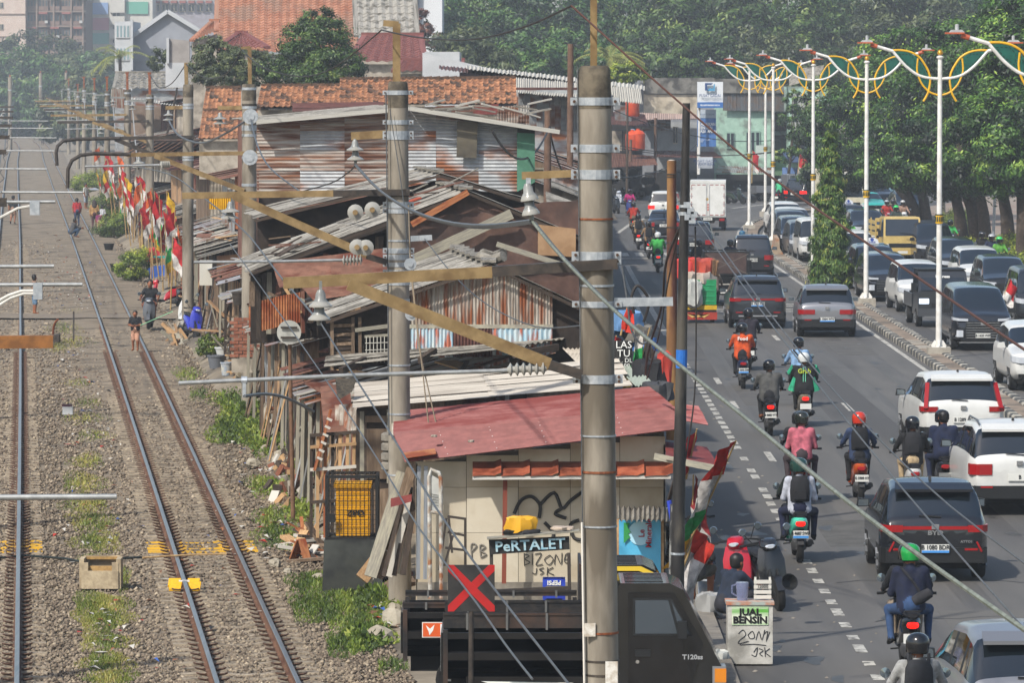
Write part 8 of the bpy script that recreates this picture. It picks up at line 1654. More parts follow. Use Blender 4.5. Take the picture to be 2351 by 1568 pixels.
for j in range(7): x0=352+j*20; rectp(t,bs,'red_canopy',M('canopy_red'),x0,x0+14,0,6,Y+10,1.6); win(t,bs,x0,x0+15,8,26,Y+10,M('flats_frame',['7a9a94','b06a50','8a8588','9a8a80'][j%4]) if False else creamw,1)
t,bs=block('white modern building peeking out right of the asbestos roof',955,1015,-30,150,400,12,M('white_bright','c9cbcd',rough=.8),'town_building'); rectp(t,bs,'blue_wall',M('navy_wall','39424f'),950,962,-30,60,400,.5)
t,bs=block('white ribbed tower top peeking above the right hand trees',1610,1700,-40,120,520,14,M('white_bright'),'town_building');
for k in range(8): rectp(t,bs,'rib',M('rib_grey','8a8c8e'),1612+k*8,1614+k*8,-30,12,520,.3)
t=thing('covered_sign_frame','sign frame wrapped in grey cloth on a white post above the roofs','sign',A(408,200,250)); panel(t,t.location,'cloth_face',M('cloth_grey','85807c','938e8a',scale=2,rough=.9),[A(387,143,250),A(435,143,250),A(435,92,250),A(384,88,250)],.3); panel(t,t.location,'side',M('white_wall'),[A(382,145,249.8),A(388,145,249.8),A(388,86,249.8),A(382,86,249.8)],.5); panel(t,t.location,'base_wall',M('white_wall'),[A(380,200,250),A(425,200,250),A(425,143,250),A(380,143,250)],.4)
# ---------------------------------------------------------------- trees and plants
LF={'deep':['14200f','253818','3c5424','567032','7d8c42'],'right':['0f1a0a','1d3312','36551f','5a802d','96ae44'],'back':['182a14','2a4420','40602c','587838','7f9048'],'olive':['2a3420','38432a','4a5434','5f6840','757a4c'],'median':['213416','3a5822','567630','809240','b0ac56'],'weed':['2f4018','46591f','5f7428','7d8c38','9aa048'],'shrub':['3a4a18','566a1e','748626','98a436','b8b850'],'grass':['4a5a24','667430','84883c','a09a50','a8935a'],'red':['4a3028','6a4034','7a5040','5a4a30','4a5a34']}  # dark low tones of the right ramp paint deep crown shadows
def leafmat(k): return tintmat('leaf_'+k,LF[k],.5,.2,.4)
def leaves(blobs,n,size,asp=.45,clump=40,sig=.16,droop=0.,seed=0,shell=.35):
 q=np.random.RandomState(seed); B=np.array(blobs,float); w_=(B[:,3]*B[:,4]+B[:,4]*B[:,5]+B[:,3]*B[:,5]); w_/=w_.sum(); nb=len(B)
 cc=[];cr=[];co=[]
 for i in range(nb):
  m=max(4,int(clump*nb*w_[i])); d=q.normal(size=(m,3)); d/=np.linalg.norm(d,axis=1)[:,None]; r=q.uniform(1-shell,1.03,m)**.6
  cc.append(B[i,:3]+d*r[:,None]*B[i,3:]); cr.append(np.full(m,B[i,3:].mean())); co.append(d)
 cc=np.concatenate(cc); cr=np.concatenate(cr); co=np.concatenate(co); k=q.randint(0,len(cc),n); ct=q.normal(0,.2,len(cc))
 off=q.normal(size=(n,3))*sig*cr[k][:,None]; off[:,2]*=.7; P=cc[k]+off
 up=q.normal(size=(n,3))*.42+co[k]*.45+off/(sig*cr[k][:,None])*.55; up[:,2]+=.45; up/=np.linalg.norm(up,axis=1)[:,None]
 a=q.normal(size=(n,3)); a[:,2]-=droop; a-=up*(a*up).sum(1)[:,None]; a/=np.linalg.norm(a,axis=1)[:,None]; b=np.cross(up,a)
 s_=size*q.uniform(.6,1.3,n)[:,None]; a*=s_; b*=s_*asp
 V=np.stack([P-a,P+b*.9+up*s_*.05,P+a,P-b*.9+up*s_*.05],1).reshape(-1,3); F_=np.arange(4*n).reshape(-1,4)
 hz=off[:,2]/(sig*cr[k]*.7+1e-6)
 return V,F_,np.clip(.36+.14*hz+ct[k]+q.normal(0,.12,n),0,1)  # clump contrast in the tint paints self-shadowed gaps between clumps
def tree(label,base,blobs,n,size,mat,trunk=(.22,.1),limbs=True,name='tree',cat='tree',group=None,seed=0,clump=40,sig=.13,asp=.42,droop=0.,bark=None,lean=(0,0)):
 base=Vector(base); t=thing(name,label,cat,base,group=group); bk=bark or M('bark','3a3129','4d4238',scale=8,rough=.95,bump=.4)
 bl=[(b[0]-base.x,b[1]-base.y,b[2]-base.z,*b[3:]) for b in blobs]
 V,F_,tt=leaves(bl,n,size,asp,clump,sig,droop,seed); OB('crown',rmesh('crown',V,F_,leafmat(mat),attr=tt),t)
 if trunk:
  c=Vector(np.mean([b[:3] for b in bl],0)); top=c*.6+Vector((0,0,c.z*.4)); pts=[Vector((0,0,-.2)),Vector((lean[0]*.5,lean[1]*.5,c.z*.3)),Vector((c.x*.5+lean[0],c.y*.5+lean[1],c.z*.6)),c]
  mb=MB(); mb.tube(curve(pts,3),trunk[0],8,radii=list(np.linspace(trunk[0],trunk[1],10)))
  if limbs:
   for b in bl: e=Vector(b[:3]); s_=pts[1].lerp(pts[2],.6); mb.tube(curve([s_,s_.lerp(e,.5)+Vector((0,0,-.2)),e],3),trunk[1],6,radii=list(np.linspace(trunk[1]*.9,.02,7)))
  mb.build('trunk',bk,t,smooth=True)
 return t
def bl(vx,vy,Y,rx,ry,rz): p=A(vx,vy,Y); return (p.x,p.y,p.z,rx,ry,rz)
rg='big trees along the right side of the street'
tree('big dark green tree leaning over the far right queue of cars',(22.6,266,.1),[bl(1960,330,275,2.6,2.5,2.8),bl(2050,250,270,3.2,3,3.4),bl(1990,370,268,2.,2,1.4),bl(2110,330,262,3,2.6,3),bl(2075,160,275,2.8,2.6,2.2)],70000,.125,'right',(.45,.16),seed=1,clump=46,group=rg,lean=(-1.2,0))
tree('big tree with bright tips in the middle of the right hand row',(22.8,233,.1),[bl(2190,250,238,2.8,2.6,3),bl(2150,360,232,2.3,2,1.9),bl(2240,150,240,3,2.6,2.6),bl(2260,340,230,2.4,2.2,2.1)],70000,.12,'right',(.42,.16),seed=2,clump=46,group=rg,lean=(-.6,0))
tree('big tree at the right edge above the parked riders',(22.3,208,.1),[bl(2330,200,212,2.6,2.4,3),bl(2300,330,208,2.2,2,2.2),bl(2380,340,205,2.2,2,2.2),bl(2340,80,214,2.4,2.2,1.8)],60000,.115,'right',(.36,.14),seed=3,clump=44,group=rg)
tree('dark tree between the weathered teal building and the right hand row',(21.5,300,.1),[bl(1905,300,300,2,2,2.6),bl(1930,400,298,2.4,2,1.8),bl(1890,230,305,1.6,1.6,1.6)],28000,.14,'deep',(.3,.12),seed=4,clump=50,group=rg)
tree('sparse small tree before the weathered teal building',(19.6,338,.1),[bl(1822,270,338,1.1,1,.8),bl(1838,330,338,1.3,1,.9),bl(1808,355,336,1.,.8,.6),bl(1820,225,338,.7,.7,.6)],4000,.15,'median',(.14,.06),seed=5,clump=14,group=rg)
def tree_pole(l,a,b,r1,r2,m,c): t=thing('tree',l,c,b); MB().tube([(0,0,0),(Vector(a)-b)*.5+Vector((.1,0,0)),Vector(a)-b],r2,10,radii=[r2,(r1+r2)/2,r1]).build('trunk',m,t,smooth=True); V,F_,tt=leaves([(*(Vector(a)-b),1.2,1.2,.7)],5000,.12,seed=7,clump=14,sig=.3); OB('crown',rmesh('crown',V,F_,leafmat('deep'),attr=tt),t)
for i,(x,yt,yb,Y_) in enumerate(((2118,400,515,266),(2200,420,560,234),(2255,400,580,232),(2308,400,590,212))):
 tree_pole(['slanted dark stem under the big right hand tree','dark stem behind the yellow truck\'s right side','thick dark stem before the paved park','dark stem at the right edge behind the hedge'][i],A(x-14,yt,Y_),A(x+10,yb,Y_),.2,.36,M('bark'),'tree')
pole('lamp_post','thin pale grey post among the right hand stems',A(2285,425,214),A(2278,610,214),.06,.07,galv); pole('lamp_post','short grey post before the park stems',A(2165,430,262),A(2168,520,262),.09,.1,plast)
# wooded backdrop behind the shops
bgp='trees in the wood behind the shops'; k=0
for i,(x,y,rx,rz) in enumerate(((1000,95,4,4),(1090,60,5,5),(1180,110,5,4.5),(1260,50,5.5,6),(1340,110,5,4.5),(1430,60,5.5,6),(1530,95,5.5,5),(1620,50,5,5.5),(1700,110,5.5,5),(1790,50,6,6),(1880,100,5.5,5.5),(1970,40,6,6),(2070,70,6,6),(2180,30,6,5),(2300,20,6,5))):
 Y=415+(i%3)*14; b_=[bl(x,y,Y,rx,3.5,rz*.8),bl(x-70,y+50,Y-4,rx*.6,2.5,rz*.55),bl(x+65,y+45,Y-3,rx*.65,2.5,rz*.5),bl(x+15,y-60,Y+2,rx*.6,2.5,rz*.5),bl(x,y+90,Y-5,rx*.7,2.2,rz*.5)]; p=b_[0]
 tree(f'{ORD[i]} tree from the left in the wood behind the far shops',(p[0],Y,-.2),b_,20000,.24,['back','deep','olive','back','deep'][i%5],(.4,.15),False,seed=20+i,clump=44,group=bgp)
for i,(x,y,rx,rz,Y) in enumerate(((1050,150,4,2.6,330),(1200,155,3.4,2.,345),(1330,150,3.5,2.2,352),(1560,140,5,2.4,380),(1640,165,5,1.8,385),(1740,150,5,2.6,385))): tree(f'{ORD[i]} bushy tree from the left right above the far roofs',(A(x,y,Y).x,Y,-.2),[bl(x,y,Y,rx,2.5,rz),bl(x+40,y+15,Y-2,rx*.7,2,rz*.8),bl(x-45,y+15,Y-2,rx*.7,2,rz*.8)],13000,.2,['olive','back','back','deep','back','olive'][i],(.2,.1),False,seed=40+i,clump=36,group='bushy trees above the far roofs')
p=A(1440,165,300); tree('bright yellow green shrub rising above the pale far roof',(p.x,300,-.2),[bl(1440,165,300,1.1,1,.6),bl(1415,172,300,.7,.7,.5),bl(1468,170,300,.7,.7,.4)],6000,.11,'shrub',(.1,.05),False,seed=50,clump=24)
tree('rounded dark green tree before the huge orange roof',(A(728,110,218).x,218,-.2),[bl(728,105,218,1.6,1.5,1.3),bl(690,140,217,1.3,1.2,.9),bl(772,150,216,1.3,1.2,.8),bl(735,60,219,1.0,1,.8),bl(650,165,217,1.1,1,.6),bl(800,175,216,.7,.7,.4),bl(720,175,215,1.4,1,.5)],34000,.085,'deep',(.2,.08),seed=51,clump=60)
tree('yellowish green tree left of the rounded dark tree',(A(530,140,228).x,228,-.2),[bl(500,130,228,1.1,1,.8),bl(560,145,227,1.3,1,.7),bl(470,160,228,.8,.8,.6),bl(590,175,226,1,.8,.5),bl(515,175,226,1.3,.9,.5)],20000,.085,'olive',(.15,.06),seed=52,clump=44)
tree('small bush beside the cloth wrapped sign',(A(365,140,300).x,300,-.2),[bl(365,135,300,.9,.8,.7),bl(480,100,290,1.0,.8,.5)],6000,.1,'olive',(.1,.05),False,seed=53,clump=24)
tree('reddish leaved tree by the white modern building',(A(975,50,360).x,360,-.2),[bl(970,55,360,.9,.8,1.1),bl(950,75,360,.8,.8,.9),bl(990,80,360,.8,.8,.9)],5000,.13,'red',(.1,.05),False,seed=54,clump=24)
for i,(x,y,rx,rz,Y) in enumerate(((30,168,8,5.4,800),(85,142,7,5,790),(120,192,8,4.4,780),(40,210,9,6.4,770),(180,186,6.5,4.4,775),(225,180,6,4,765),(150,235,8,4.6,770),(235,205,6,4,660),(90,255,8,3.2,775),(10,270,8,4,775),(200,262,6,2.6,600))): tree(f'hazy tree behind the far track, {ORD[i]} of the cluster from the left and top',(A(x,y,Y).x,Y,-.2),[bl(x,y,Y,rx,4,rz),bl(x-50,y+35,Y-3,rx*.6,3,rz*.6),bl(x+55,y+30,Y-3,rx*.6,3,rz*.6)],12000,.4,['back','olive','back'][i%3],(.3,.1),False,seed=60+i,clump=36,group='hazy trees beyond the far bend of the track')
def palm(label,p,L,n,seed,h=6.):
 q=random.Random(seed); t=thing('palm_tree',label,'palm tree',(p.x,p.y,p.z-h)); MB().tube([(0,0,0),(.1,0,h*.5),(0,0,h)],.14,8).build('trunk',M('bark'),t,smooth=True)
 for i in range(n):
  a=q.uniform(0,6.28); e=q.uniform(.1,1.2); pts=[Vector((cos(a)*cos(e)*L*u,sin(a)*cos(e)*L*u,h+sin(e)*L*u-1.1*L*u*u*.55)) for u in np.linspace(0,1,7)]; b=MB()
  for j in range(6):
   d=(pts[j+1]-pts[j]); s_=d.cross(Vector((0,0,1))).normalized()
   for m_ in range(3):
    c=pts[j].lerp(pts[j+1],m_/3)
    for g in (-1,1): b.add([c,c+d*.4/3*1.5,c+s_*g*.5*(1-abs(j/6-.4))+d*.5+Vector((0,0,-.22))],[(0,1,2)])
  b.tube(pts,.02,4).build('frond',M('frond','6a7434','8a8a44',scale=3,rough=.6),t)
palm('palm with arching yellow green fronds right of the nearest mast top',A(1400,135,330),3.,14,1); palm('palm at the left of the bushy roof line trees',A(975,165,320),2.4,10,2); palm('feathery hazy palm near the far left buildings',A(275,130,420),3.4,12,3)
# slender drooping tree on the median
p=G(1905,662); bb=[]
for i in range(12): u=i/11; z=.3+u*5.85; r=lerp(.78,.2,u**1.3)*(1+.12*sin(i*2.3)); bb.append((p.x+.06*sin(i*1.9),p.y,z,r,r,.4))
tree('slender drooping evergreen standing on the median',(p.x,p.y,.13),bb,34000,.11,'median',(.09,.03),False,'median_tree','tree',seed=80,clump=70,sig=.17,asp=.2,droop=2.2)
# shrubs
def shrub(label,vx,vy,rx,rz,n,size,mat,z=-.45,seed=0,name='shrub',dx=0): p=G(vx,vy,z) if z>0 else GG(vx,vy); z=p.z; return tree(label,(p.x,p.y,z),[(p.x+rx*.35*k,p.y+.2*k,z+rz*(.8+.1*k),rx*.7,rx*.6,rz*.75) for k in (-1,0,1)],n,size,mat,(.04,.02),False,name,'shrub',seed=seed,clump=26,sig=.2)
shrub('large yellowish green bush beside the track below the flags',313,645,.85,.85,9000,.055,'shrub',seed=81); shrub('dark green bush with flowers left of the flag poles',262,545,1.1,.8,7000,.06,'weed',seed=82); shrub('leafy bush beyond the walking women',252,500,1.2,1.,6000,.07,'weed',seed=83); shrub('bush behind the man in white',207,440,1.4,1.,5000,.08,'shrub',seed=84); shrub('round bright bush in a pot beside the parked blue motorcycle',484,818,.42,.42,3000,.05,'weed',seed=85); shrub('small papaya plant by the rubble heap',705,1030,.35,.7,900,.1,'weed',seed=86)
for i,(x,y,r,h) in enumerate(((2208,548,1.2,.55),(2220,600,1.3,.6),(2250,610,1.1,.6),(2330,645,1.4,.7),(2348,600,1.4,.8),(2200,520,1.2,.6),(2345,680,1.3,.6))): shrub(f'{ORD[i]} clipped hedge bush at the edge of the paved park, counted from the left',x,y,r,h,5000,.06,'shrub' if i!=0 else 'grass',z=.14,seed=90+i)
shrub('leafy weed sprouting before the front pickup\'s door',1452,1566,.25,.3,500,.06,'weed',z=-.1,seed=98)
# weeds and grass
def cover(label,ells,dens,size,mat,name,blade=False,z=-.5,seed=0):
 q=np.random.RandomState(seed); V=[];T=[]
 for (x,y,rx,ry,k) in ells:
  n=int(dens*k*rx*ry/100); a=q.uniform(0,6.28,n); r=np.sqrt(q.uniform(0,1,n))*(1+.25*np.sin(3*a+x)); px=x+rx*r*np.cos(a); py=y+ry*r*np.sin(a)
  pts=np.array([tuple(GG(u,v)) for u,v in zip(px,py)]); h=size*q.uniform(.5,1.4,n)*(1.25-.7*np.clip(r,0,1)); d=q.normal(size=(n,3))*.55; d[:,2]=1; d/=np.linalg.norm(d,axis=1)[:,None]; s_=q.normal(size=(n,3)); s_[:,2]*=.2; s_/=np.linalg.norm(s_,axis=1)[:,None]
  w_=h*(.16 if blade else .5); b0=pts+ (0 if blade else 1)*d*q.uniform(0,1.2,n)[:,None]*h[:,None]
  V.append(np.stack([b0-s_*w_[:,None],b0+s_*w_[:,None],b0+d*h[:,None]],1).reshape(-1,3)); T.append(np.clip(.45+q.normal(0,.2,n)+.25*np.sin(px*.05+y),0,1))
 V=np.concatenate(V); return OB(name,rmesh(name,V,np.arange(len(V)).reshape(-1,3),leafmat(mat),attr=np.concatenate(T)),kind='stuff',label=label,cat='grass' if blade else 'weeds')
cover('patchy grass growing in the gravel between the two tracks',[(150,752,45,16,1),(165,785,50,18,1),(130,800,30,12,.7),(180,880,40,12,.5),(200,925,40,14,.6),(190,960,60,16,.5),(215,1000,45,14,.6),(200,1060,45,20,.8),(190,1110,55,28,.8),(200,1160,60,22,.9),(210,1200,60,26,1),(225,1245,62,26,1.1),(205,1290,30,20,.6),(280,1330,22,34,.8),(228,1390,68,30,1.6),(235,1425,72,26,1.4),(240,1475,66,24,.8),(245,1520,66,24,.9),(255,1560,66,22,1),(170,715,40,8,.5)],110,.07,'grass','grass_patches',True,seed=1)
cover('grass and low weeds on the bank between track and shacks',[(430,860,36,20,.9),(460,905,30,18,.8),(640,1230,60,40,.7),(700,1240,40,24,.8),(720,1340,60,30,1),(790,1350,70,34,1.2),(760,1400,70,40,1),(850,1390,60,40,1.3),(840,1440,70,36,1.2),(800,1480,60,30,1),(700,1390,40,40,.6),(900,1530,40,20,.4),(620,1190,40,30,.6),(600,1115,40,26,.8)],110,.09,'weed','bank_grass',True,z=-.48,seed=2)
cover('thick leafy weeds on the rubble bank left of the shacks',[(560,950,66,40,1.6),(540,990,60,40,1.5),(600,960,46,46,1.4),(600,1020,40,30,1.1),(640,1000,30,40,.8),(640,1120,40,26,.9),(690,1180,40,30,.8),(520,920,40,26,.9),(860,1370,56,36,1.),(880,1320,40,20,.8),(780,1330,30,22,.8),(700,1080,30,40,.6),(850,1470,60,30,.8)],60,.085,'weed','leafy_weeds',False,z=-.47,seed=3)
# ---------------------------------------------------------------- flags and clutter
def flag(label,a,b,bands,wd=.5,seed=0,name='flag',group=None,pm=None,droop=.6,r=.018):      # pole from a (foot) to b (tip); cloth hangs from the upper part
 q=random.Random(seed); a=Vector(a); b=Vector(b); t=thing(name,label,'flag',a,group=group); ax=b-a; MB().tube([(0,0,0),ax],r,6,r2=r*.6).build('pole',pm or M('bamboo','a58a5c','8d744a',scale=8,rough=.8),t)
 L=sum(h for _,h in bands); n=10; m=6; d=ax.normalized(); out=Vector((q.choice((-1,1)) if droop<.9 else 1,-.3,0)).normalized(); mats=[cloth(c) for c,_ in bands]; mb=MB(); s0=0
 for k,(c,h) in enumerate(bands):
  rows=[]
  for i in range(5):
   s_=s0+h*i/4; p=ax-d*s_; row=[]
   for j in range(m+1):
    u=j/m; row.append(p+out*wd*u*(1-droop*.55)+Vector((0,.06*sin(7*u+s_*5+seed),-wd*u*droop*(.8+.3*sin(seed+s_*3))))+Vector((.04*sin(9*u+s_*8+seed),0,0)))
   rows.append(row)
  mb.mat(k).grid(rows); s0+=h
 mb.build('cloth',mats,t,smooth=True); return t
R_,W_,Gn,Yl,Or,Bl='b01c22','c8c4be','1f8a44','c9a01c','c85a26','2f3f9a'
fg='flags hung along the shacks beside the track'
sets=[((R_,.4),(W_,.4)),((R_,.5),(W_,.5),(Gn,.3),(Yl,.3)),((Or,.5),(W_,.4)),((Bl,.35),(Yl,.5)),((R_,.45),(W_,.45),(Gn,.35)),((W_,.4),(R_,.4),(Or,.3)),((R_,.6),(W_,.6)),((Yl,.4),(R_,.4),(W_,.4))]
CN=['red and white','red, white, green and yellow','orange and white','blue and yellow','red, white and green','white, red and orange','long red and white','yellow, red and white']
for i in range(44):
 Y=lerp(178,330,(i/43)**1.2)+rnd.uniform(-1,1); X=tx(Y)+2.6+rnd.uniform(-.45,.35); h=rnd.uniform(2.6,4.3); s_=i%8
 flag(f'{CN[s_]} flag on bamboo, {ORD[i%15]} of the {["near","middle","far"][i//15]} bunch along track',(X,Y,-.5),(X+rnd.uniform(-.5,.15),Y-rnd.uniform(0,.5),h-.5),[(c,l*1.35) for c,l in sets[s_]],rnd.uniform(.45,.8),i,group=fg,droop=rnd.uniform(.75,1.15),r=.03)
for i in range(4):
 b=MB(); Y0=182+i*16; cm=[cloth(R_),cloth(W_)]; pts=catenary((tx(Y0)+2.6,Y0,1.6+rnd.uniform(-.3,.6)),(tx(Y0+14)+2.7,Y0+14,1.8),.7,40); t=thing('bunting',f'{ORD[i]} string of red and white plastic bunting along the shack fronts','bunting',pts[0])
 for j in range(40): p=pts[j]-pts[0]; l=rnd.uniform(.25,.6); b.mat(j%2); a=rnd.uniform(-.15,.15); b.add([p,p+Vector((.1,.16,0)),p+Vector((.1+a,.14,-l)),p+Vector((a,0,-l*.9))],[(0,1,2,3)])
 b.build('pennants',cm,t,kind='stuff'); MB().tube([p-pts[0] for p in pts],.008,4).build('string',wired,t)
flag('long red, white, green and yellow banner slanting over the street by the black pole',A(1574,1268,68),A(1690,1012,67),[('b32018',.62),('c9c4c0',.6),(Gn,.5),('d09a14',.5)],.36,3,droop=.5,r=.02); flag('red and white flag hanging on the black pole above the petrol stall',A(1545,1360,66.5),A(1604,1215,66.4),[('b02a1c',.35),('bdb8b4',.6)],.42,4,droop=.9); flag('red flag behind the black pole under the red awning',A(1575,1100,74),A(1600,985,73.5),[(R_,.75)],.42,6,droop=.8); flag('dark red and white hanging flags below the red awning',A(1590,1230,74),A(1592,1090,74),[('7a1c20',.5),('a8a4a0',.5)],.5,7,droop=.9); flag('white, green and yellow banner beside the black price board up the street',A(1455,890,84),A(1492,752,84),[('bdb8b0',.3),(Gn,.35),('c9a01c',.4)],.3,8,droop=.5); flag('orange red flag tip by the slotted bracket',A(1425,770,84),A(1440,705,84),[('c0301c',.4)],.22,9,droop=.6); flag('red flag furled beside the thick mast',A(1412,880,86),A(1415,770,86),[('8a1c1c',.6)],.25,10,droop=.9)
flag('small red and white flag on a pole before the blue tarpaulin far back',A(1830,420,342),A(1836,352,342),[(R_,.9),(W_,.9),(Bl,.6)],1.,11,droop=.7,r=.05); flag('small red flag on the teal far shop',A(1726,420,346),A(1728,345,346),[(R_,.8),(W_,.5)],.8,12,droop=.8,r=.05); flag('tiny red and white flag held at the right edge above the black van',A(2298,700,150),A(2318,640,150),[(R_,.35),(W_,.3)],.45,13,droop=.8)
# price board and goods on the street side
t=thing('price_board','black chalk board with white lettering LAS TU beside the thick mast','sign',A(1435,845,84)); panel(t,t.location,'board',M('chalk_black'),[A(1408,845,84),A(1452,845,84),A(1452,782,84),A(1408,782,84)],.04); text('LAS\nTU',.18,wt,t,A(1432,802,83.96)-t.location); text('H . DL\n2100',.11,wt,t,A(1432,834,83.96)-t.location)
for i,(x,y,Y,r,c,l,sq) in enumerate(((1440,740,88,.3,'5a7fa8','blue and white bundle above the black price board',(1,.8,.8)),(1465,765,88,.28,'6a665e','grey box like bundle behind the chalk board',(1,.8,.7)),(1490,860,82,.3,'1d1d20','black plastic chair heap beside the street banner',(1,.8,1)),(1525,850,82,.22,'a8382c','red cloth bundle beside the rusty pole',(.6,.6,1.6)),(1478,790,88,.25,'3f6aa8','blue tub behind the street banner',(1,1,.6)),(1512,900,80,.25,'3a3a3c','dark bundle at the end of the pale roof',(1,1,.8)))): q=A(x,y,Y); sack(l,q,r,M('goods_'+c,c,rough=.7,bump=.3),name='bundle',cat='bundle',seed=40+i,sq=sq)
# gate of slats and rubble by the track
t=thing('slatted_gate','upright slatted wooden gate frame left of the yellow bin','gate',A(762,1240,81)); o=t.location
for i,(x,m) in enumerate(((714,woodd),(729,woodl),(746,rusto),(763,woodd),(780,woodl),(797,woodl),(812,woodl))): stick(t,'slat',A(x,1235 if i<4 else 1090,81),A(x+1,996,81),.055,.04,m,o)
for y,m in ((996,woodd),(1023,woodl),(1075,M('white_board')),(1150,woodd)): stick(t,'rail',A(712,y+4,80.95),A(818,y-4,80.95),.03,.055,m,o)
stick(t,'brace',A(722,1080,80.9),A(760,940,80.9),.12,.05,rusto,o)
for k in range(6): stick(t,'cross_piece',A(728+k*4.5,1050-k*18,80.85),A(740+k*4.5,1056-k*18,80.85),.04,.04,M('white_board'),o)
def heap(name,label,cat,n,ell,Y0,mats,lmin,lmax,tall,pn='scrap_piece',seed=0,flat=.03):
 q=random.Random(seed); x,y,rx,ry=ell; c=GG(x,y); t=thing(name,label,cat,c)
 for i in range(n):
  a=q.uniform(0,6.28); r=q.random()**.6; p=GG(x+rx*r*cos(a),y+ry*r*sin(a)); h=tall*(1-r)*q.uniform(.3,1); L=q.uniform(lmin,lmax); d=Vector((q.uniform(-1,1),q.uniform(-.6,.6),q.uniform(-.15,.9))).normalized()
  stick(t,pn,p+Vector((0,0,h))-d*L/2,p+Vector((0,0,h+.05))+d*L/2,q.uniform(.05,.22),flat*q.uniform(.7,2),q.choice(mats),c)
 return t
heap('rubble_heap','heap of rubble, boards and bricks against the first lean-to shack','rubble',60,(660,960,66,70),90,[wood,woodl,ply,brick,plast,woodg,woodd,M('white_board')],.15,.8,.9,seed=1,flat=.06)
heap('rubble_heap','scattered bricks and rubbish below the rubble bank','rubble',46,(660,1110,60,60),85,[brick,plast,woodl,wood,M('white_board'),woodd],.1,.4,.3,seed=2,flat=.06); heap('scrap_wood_pile','pile of splintered scrap wood left of the dark plinth','wood pile',34,(705,1262,44,34),80,[woodl,rusto,wood,woodd,M('white_board')],.2,.8,.35,seed=3); heap('scrap_wood_pile','wood scraps and boards at the feet of the leaning planks','wood pile',16,(850,1325,34,18),76,[woodl,wood,M('white_board')],.2,.6,.2,seed=4); heap('rubble_heap','brown earth and rubble mound behind the pickups','rubble',40,(905,1345,46,24),75,[brick,brw,wood,woodd],.06,.2,.35,seed=5,flat=.08); heap('rubble_heap','broken stones and planks beside the blue motorcycle','rubble',24,(405,775,24,18),150,[plast,woodg,ply,woodl],.3,.9,.15,seed=6,flat=.06)
heap('plank_pile','boards and posts stacked before the second lean-to shack','planks',40,(590,850,40,40),120,[wood,woodd,woodl,woodg],.6,1.8,1.3,seed=7); heap('plank_pile','jumble of boards by the fourth lean-to shack','planks',30,(520,790,30,26),145,[wood,ply,rustw,woodg,woodd],.6,1.9,1.2,seed=8); heap('plank_pile','jumble of boards and tins by the scooters','planks',26,(455,690,24,22),180,[wood,ply,zinc,woodg,woodd],.6,1.8,1.4,seed=9)
def rock(l,c,r,m,seed):
 q=np.random.RandomState(seed); b=MB(); rows=[]
 for i in range(6):
  th=PI*i/5; rr=q.uniform(.72,1.15,8); row=[(r*1.2*sin(th)*cos(k*PI/4)*rr[k],r*sin(th)*sin(k*PI/4)*rr[k],r*.75*cos(th)*(1 if i in (0,5) else q.uniform(.8,1.15))) for k in range(8)]; rows.append(row+row[:1])
 return b.grid([x[::-1] for x in rows]).build('boulder',m,loc=c,rot=(q.uniform(-.5,.5),q.uniform(-.5,.5),q.uniform(0,6)),label=l,cat='stone')
stn=M('rock','8a8272','a09888',scale=5,rough=.95,bump=.5)
for i,(x,y,r,l) in enumerate(((580,1070,.2,'upright concrete lump at the weedy bank'),(612,1035,.16,'squarish stone behind the concrete lump'),(640,1055,.2,'pale stone right of the squarish one'),(632,1300,.14,'pale stone beside the scrap wood pile'),(905,1430,.26,'large pale boulder left of the pickups'),(875,1470,.24,'brown boulder half buried in weeds'),(660,1318,.12,'flat broken slab by the dark plinth'),(905,1405,.16,'small white stone behind the large boulder'),(730,1330,.12,'small stone under the dark plinth corner'))): p=GG(x,y); rock(l,(p.x,p.y,p.z+r*.25),r*.85,stn,60+i)
# household clutter along the shacks
def pot(label,vx,vy,r,h,m,z=None,name='plant_pot',cat='pot'): p=GG(vx,vy) if z is None else G(vx,vy,z); z=p.z; return MB().lathe([(r*.75,0),(r,h),(r*1.08,h),(r*1.08,h+.04),(r*.9,h+.04),(r*.85,h*.6)],16).build(name,m,loc=(p.x,p.y,z),smooth=True,label=label,cat=cat)
pot('pale plastic paint pail by the bush, upright',520,862,.17,.34,M('bucket_pale'),name='pail',cat='pail'); pot('grey tub behind the pale pail',497,846,.26,.35,M('tub_grey','5d6066'),name='tub',cat='tub'); pot('black plant pot below the flags, nearer one',267,625,.28,.35,trim); pot('black plant pot below the flags, farther one',250,575,.26,.32,trim); pot('white basin beside the round bush',512,815,.24,.2,M('basin_white','b5b8b8'),name='basin',cat='basin'); pot('dark metal cooking pot on the orange rusted ledge',550,700,.2,.3,dkst,z=2.2,name='cooking_pot',cat='pot')
q=A(438,566,190); MB().lathe([(.42,-.12),(.46,.1),(.4,.12),(.36,.0),(0,0)],20).build('blue_basin',M('basin_blue','1f3f8a','274a98',scale=4,rough=.4),loc=q,rot=(R(75),0,R(20)),smooth=True,label='round blue basin hung on the shack wall below the flags',cat='basin')
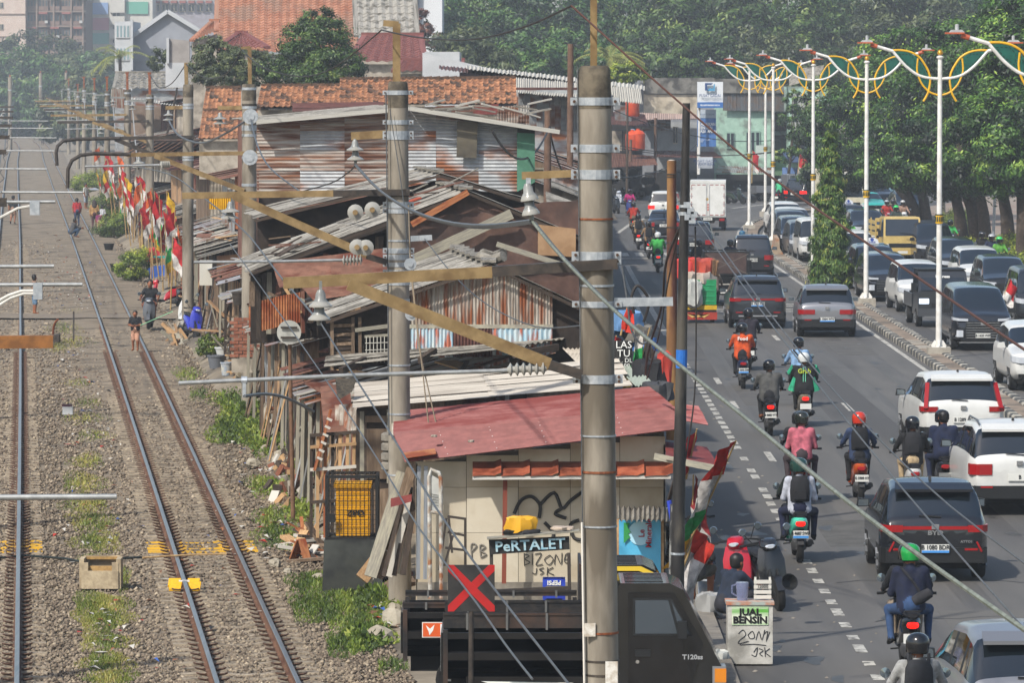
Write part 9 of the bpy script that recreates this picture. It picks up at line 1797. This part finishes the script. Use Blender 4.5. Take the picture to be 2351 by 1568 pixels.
for i,(x,y,Y,r,c,sq,n_,l) in enumerate(((395,628,205,.9,'274f9c',(1.1,.6,.45),'tarpaulin','crumpled blue tarpaulin above the red scooter'),(375,640,206,.5,'b5b2ac',(1,.6,.5),'cloth_bundle','white cloth bundle under the blue tarpaulin'),(385,590,205,.5,'2fa59a',(1.3,.5,.1),'tray','turquoise tray hung beside the bunting'),(560,840,128,.35,'857a66',(.7,.6,1.3),'sack','tall beige sack behind the pale pail'),(600,830,122,.3,'6b6458',(.8,.6,1.1),'sack','grey sack beside the tall beige one'),(352,585,212,.5,'a82a30',(.8,.5,.7),'cloth_bundle','red cloth hanging by the bunting'),(205,487,330,.5,'b8b4ac',(1.4,.7,.5),'cloth_bundle','white styrofoam box beside the man in white'),(610,560,128,.4,'8a8a88',(1.,.5,.2),'sheet_roll','bright sheet roll on the low roof'))): sack(l,A(x,y,Y),r,M('hh_'+c,c,rough=.6,bump=.3),name=n_,cat=n_.split('_')[-1],seed=80+i,sq=sq)
t=thing('cupboard','white cupboard door hung outside the shack behind the scooters','cupboard',A(473,670,150)); panel(t,t.location,'door',M('cup_white','b8b5aa'),[A(458,655,150),A(487,655,150),A(487,598,150),A(458,598,150)],.3)
t=thing('yellow_screen','yellow corrugated sheet hung between the third and fourth masts','screen',A(505,478,118)); sheets(t,t.location,A(480,480,118),A(480,442,118),A(530,480,118),A(530,442,118),2,5,.015,yelz,'sheet',jit=.01)
t=thing('orange_sheet','orange rusted corrugated sheet wrapped round the shack corner','screen',A(630,760,118)); sheets(t,t.location,A(572,770,119),A(572,700,119),A(680,800,117),A(680,715,117),4,5,.015,rusto,'sheet',jit=.02)
for i,(x,y,Y) in enumerate(((560,820,122),(660,880,116),(700,860,108))):
 t=thing('brick_pier',f'{["left","middle","right"][i]} crumbling brick pier among the lean-to shacks','wall',A(x,y,Y)); o=t.location
 for r_ in range(12):
  for c_ in range(3): MB().box(-.36+c_*.24+(.1 if r_%2 else 0),-.14+c_*.24+(.1 if r_%2 else 0),rnd.uniform(-.02,.02),.12,r_*.085,r_*.085+.072).build('brick',brick,t)
 MB().box(-.32,.42,.02,.1,-.4,1.0).build('mortar',plast,t)
# litter strewn on the ballast
q=np.random.RandomState(9); V=[];F_=[];mi=[]
def lit(x,y,s_,m):
 p=G(x,y,-.485); a=q.uniform(0,6.28); c,s2=np.cos(a)*s_,np.sin(a)*s_; k=len(V); e=s_*q.uniform(.3,.8); ph=q.uniform(.0,.07)
 V.extend([(p.x-c,p.y-s2,p.z),(p.x+s2*e/s_,p.y-c*e/s_,p.z+ph),(p.x+c,p.y+s2,p.z+ph*.5),(p.x-s2*e/s_,p.y+c*e/s_,p.z+ph*.8)]); F_.append((k,k+1,k+2,k+3)); mi.append(m)
for (x,y,rx,ry,n) in ((170,480,60,60,80),(165,640,70,60,150),(180,690,80,30,60),(190,850,80,90,70),(200,1000,90,60,50),(220,1200,100,100,50),(250,1450,110,90,40),(420,1300,160,260,50),(560,1150,60,200,70),(680,1200,90,80,120),(640,1000,70,90,120),(880,1420,50,60,50),(120,560,60,40,40)):
 for i in range(n): lit(x+q.normal()*rx*.5,y+q.normal()*ry*.5,q.uniform(.03,.11),q.choice(7,p=[.4,.14,.1,.08,.12,.06,.1]))
OB('litter',rmesh('litter',V,F_,[M('lit'+c,c,rough=.7) for c in ('b8b4aa','8a5a3a','1f1f20','a83428','8d8474','3a5a9a','6a4a34')],mi),kind='stuff',label='scraps of paper and plastic litter strewn over the gravel',cat='litter')
p=G(155,952,-.5); t=thing('broken_box','torn white foam box lying between the tracks','box',(p.x,p.y,-.5)); MB().box(-.13,.13,0,.2,0,.2).build('box',M('basin_white'),t); MB().box(-.15,.1,.02,.18,.2,.26).build('rubbish',M('rub_maroon','4a2a34'),t)
p=G(155,785,-.5); t=thing('track_lever','rusty track lever with a curved rail stub between the tracks','lever',(p.x,p.y,-.5)); MB().tube(curve([(-.5,.2,0),(-.45,0,.5),(-.3,-.2,.75)],4),.04,6).build('curved_bar',rst,t); MB().box(-.5,-.25,-.3,.2,0,.25).build('foot',dkst,t); MB().bar((.2,0,0),(.2,.1,1.0),.05).build('lever',dkst,t)
person('driver of the cargo tricycle wearing a teal helmet and checked shirt',(person_pos_tri[0]+.75,person_pos_tri[1]+4,0),0,'ride','7a6a5c','2a2a2c',helmet='2f9a8a')
# ---------------------------------------------------------------- haze
hz=bpy.data.materials.new('haze'); hz.use_nodes=True; n=hz.node_tree; n.nodes.remove(n.nodes['Principled BSDF']); v=n.nodes.new('ShaderNodeVolumePrincipled'); v.inputs['Color'].default_value=(.86,.93,1,1); v.inputs['Density'].default_value=.0004; v.inputs['Anisotropy'].default_value=.1; n.links.new(v.outputs[0],n.nodes['Material Output'].inputs['Volume'])
MB().box(-330,260,-30,1400,-1.6,48).build('haze',hz,kind='stuff')
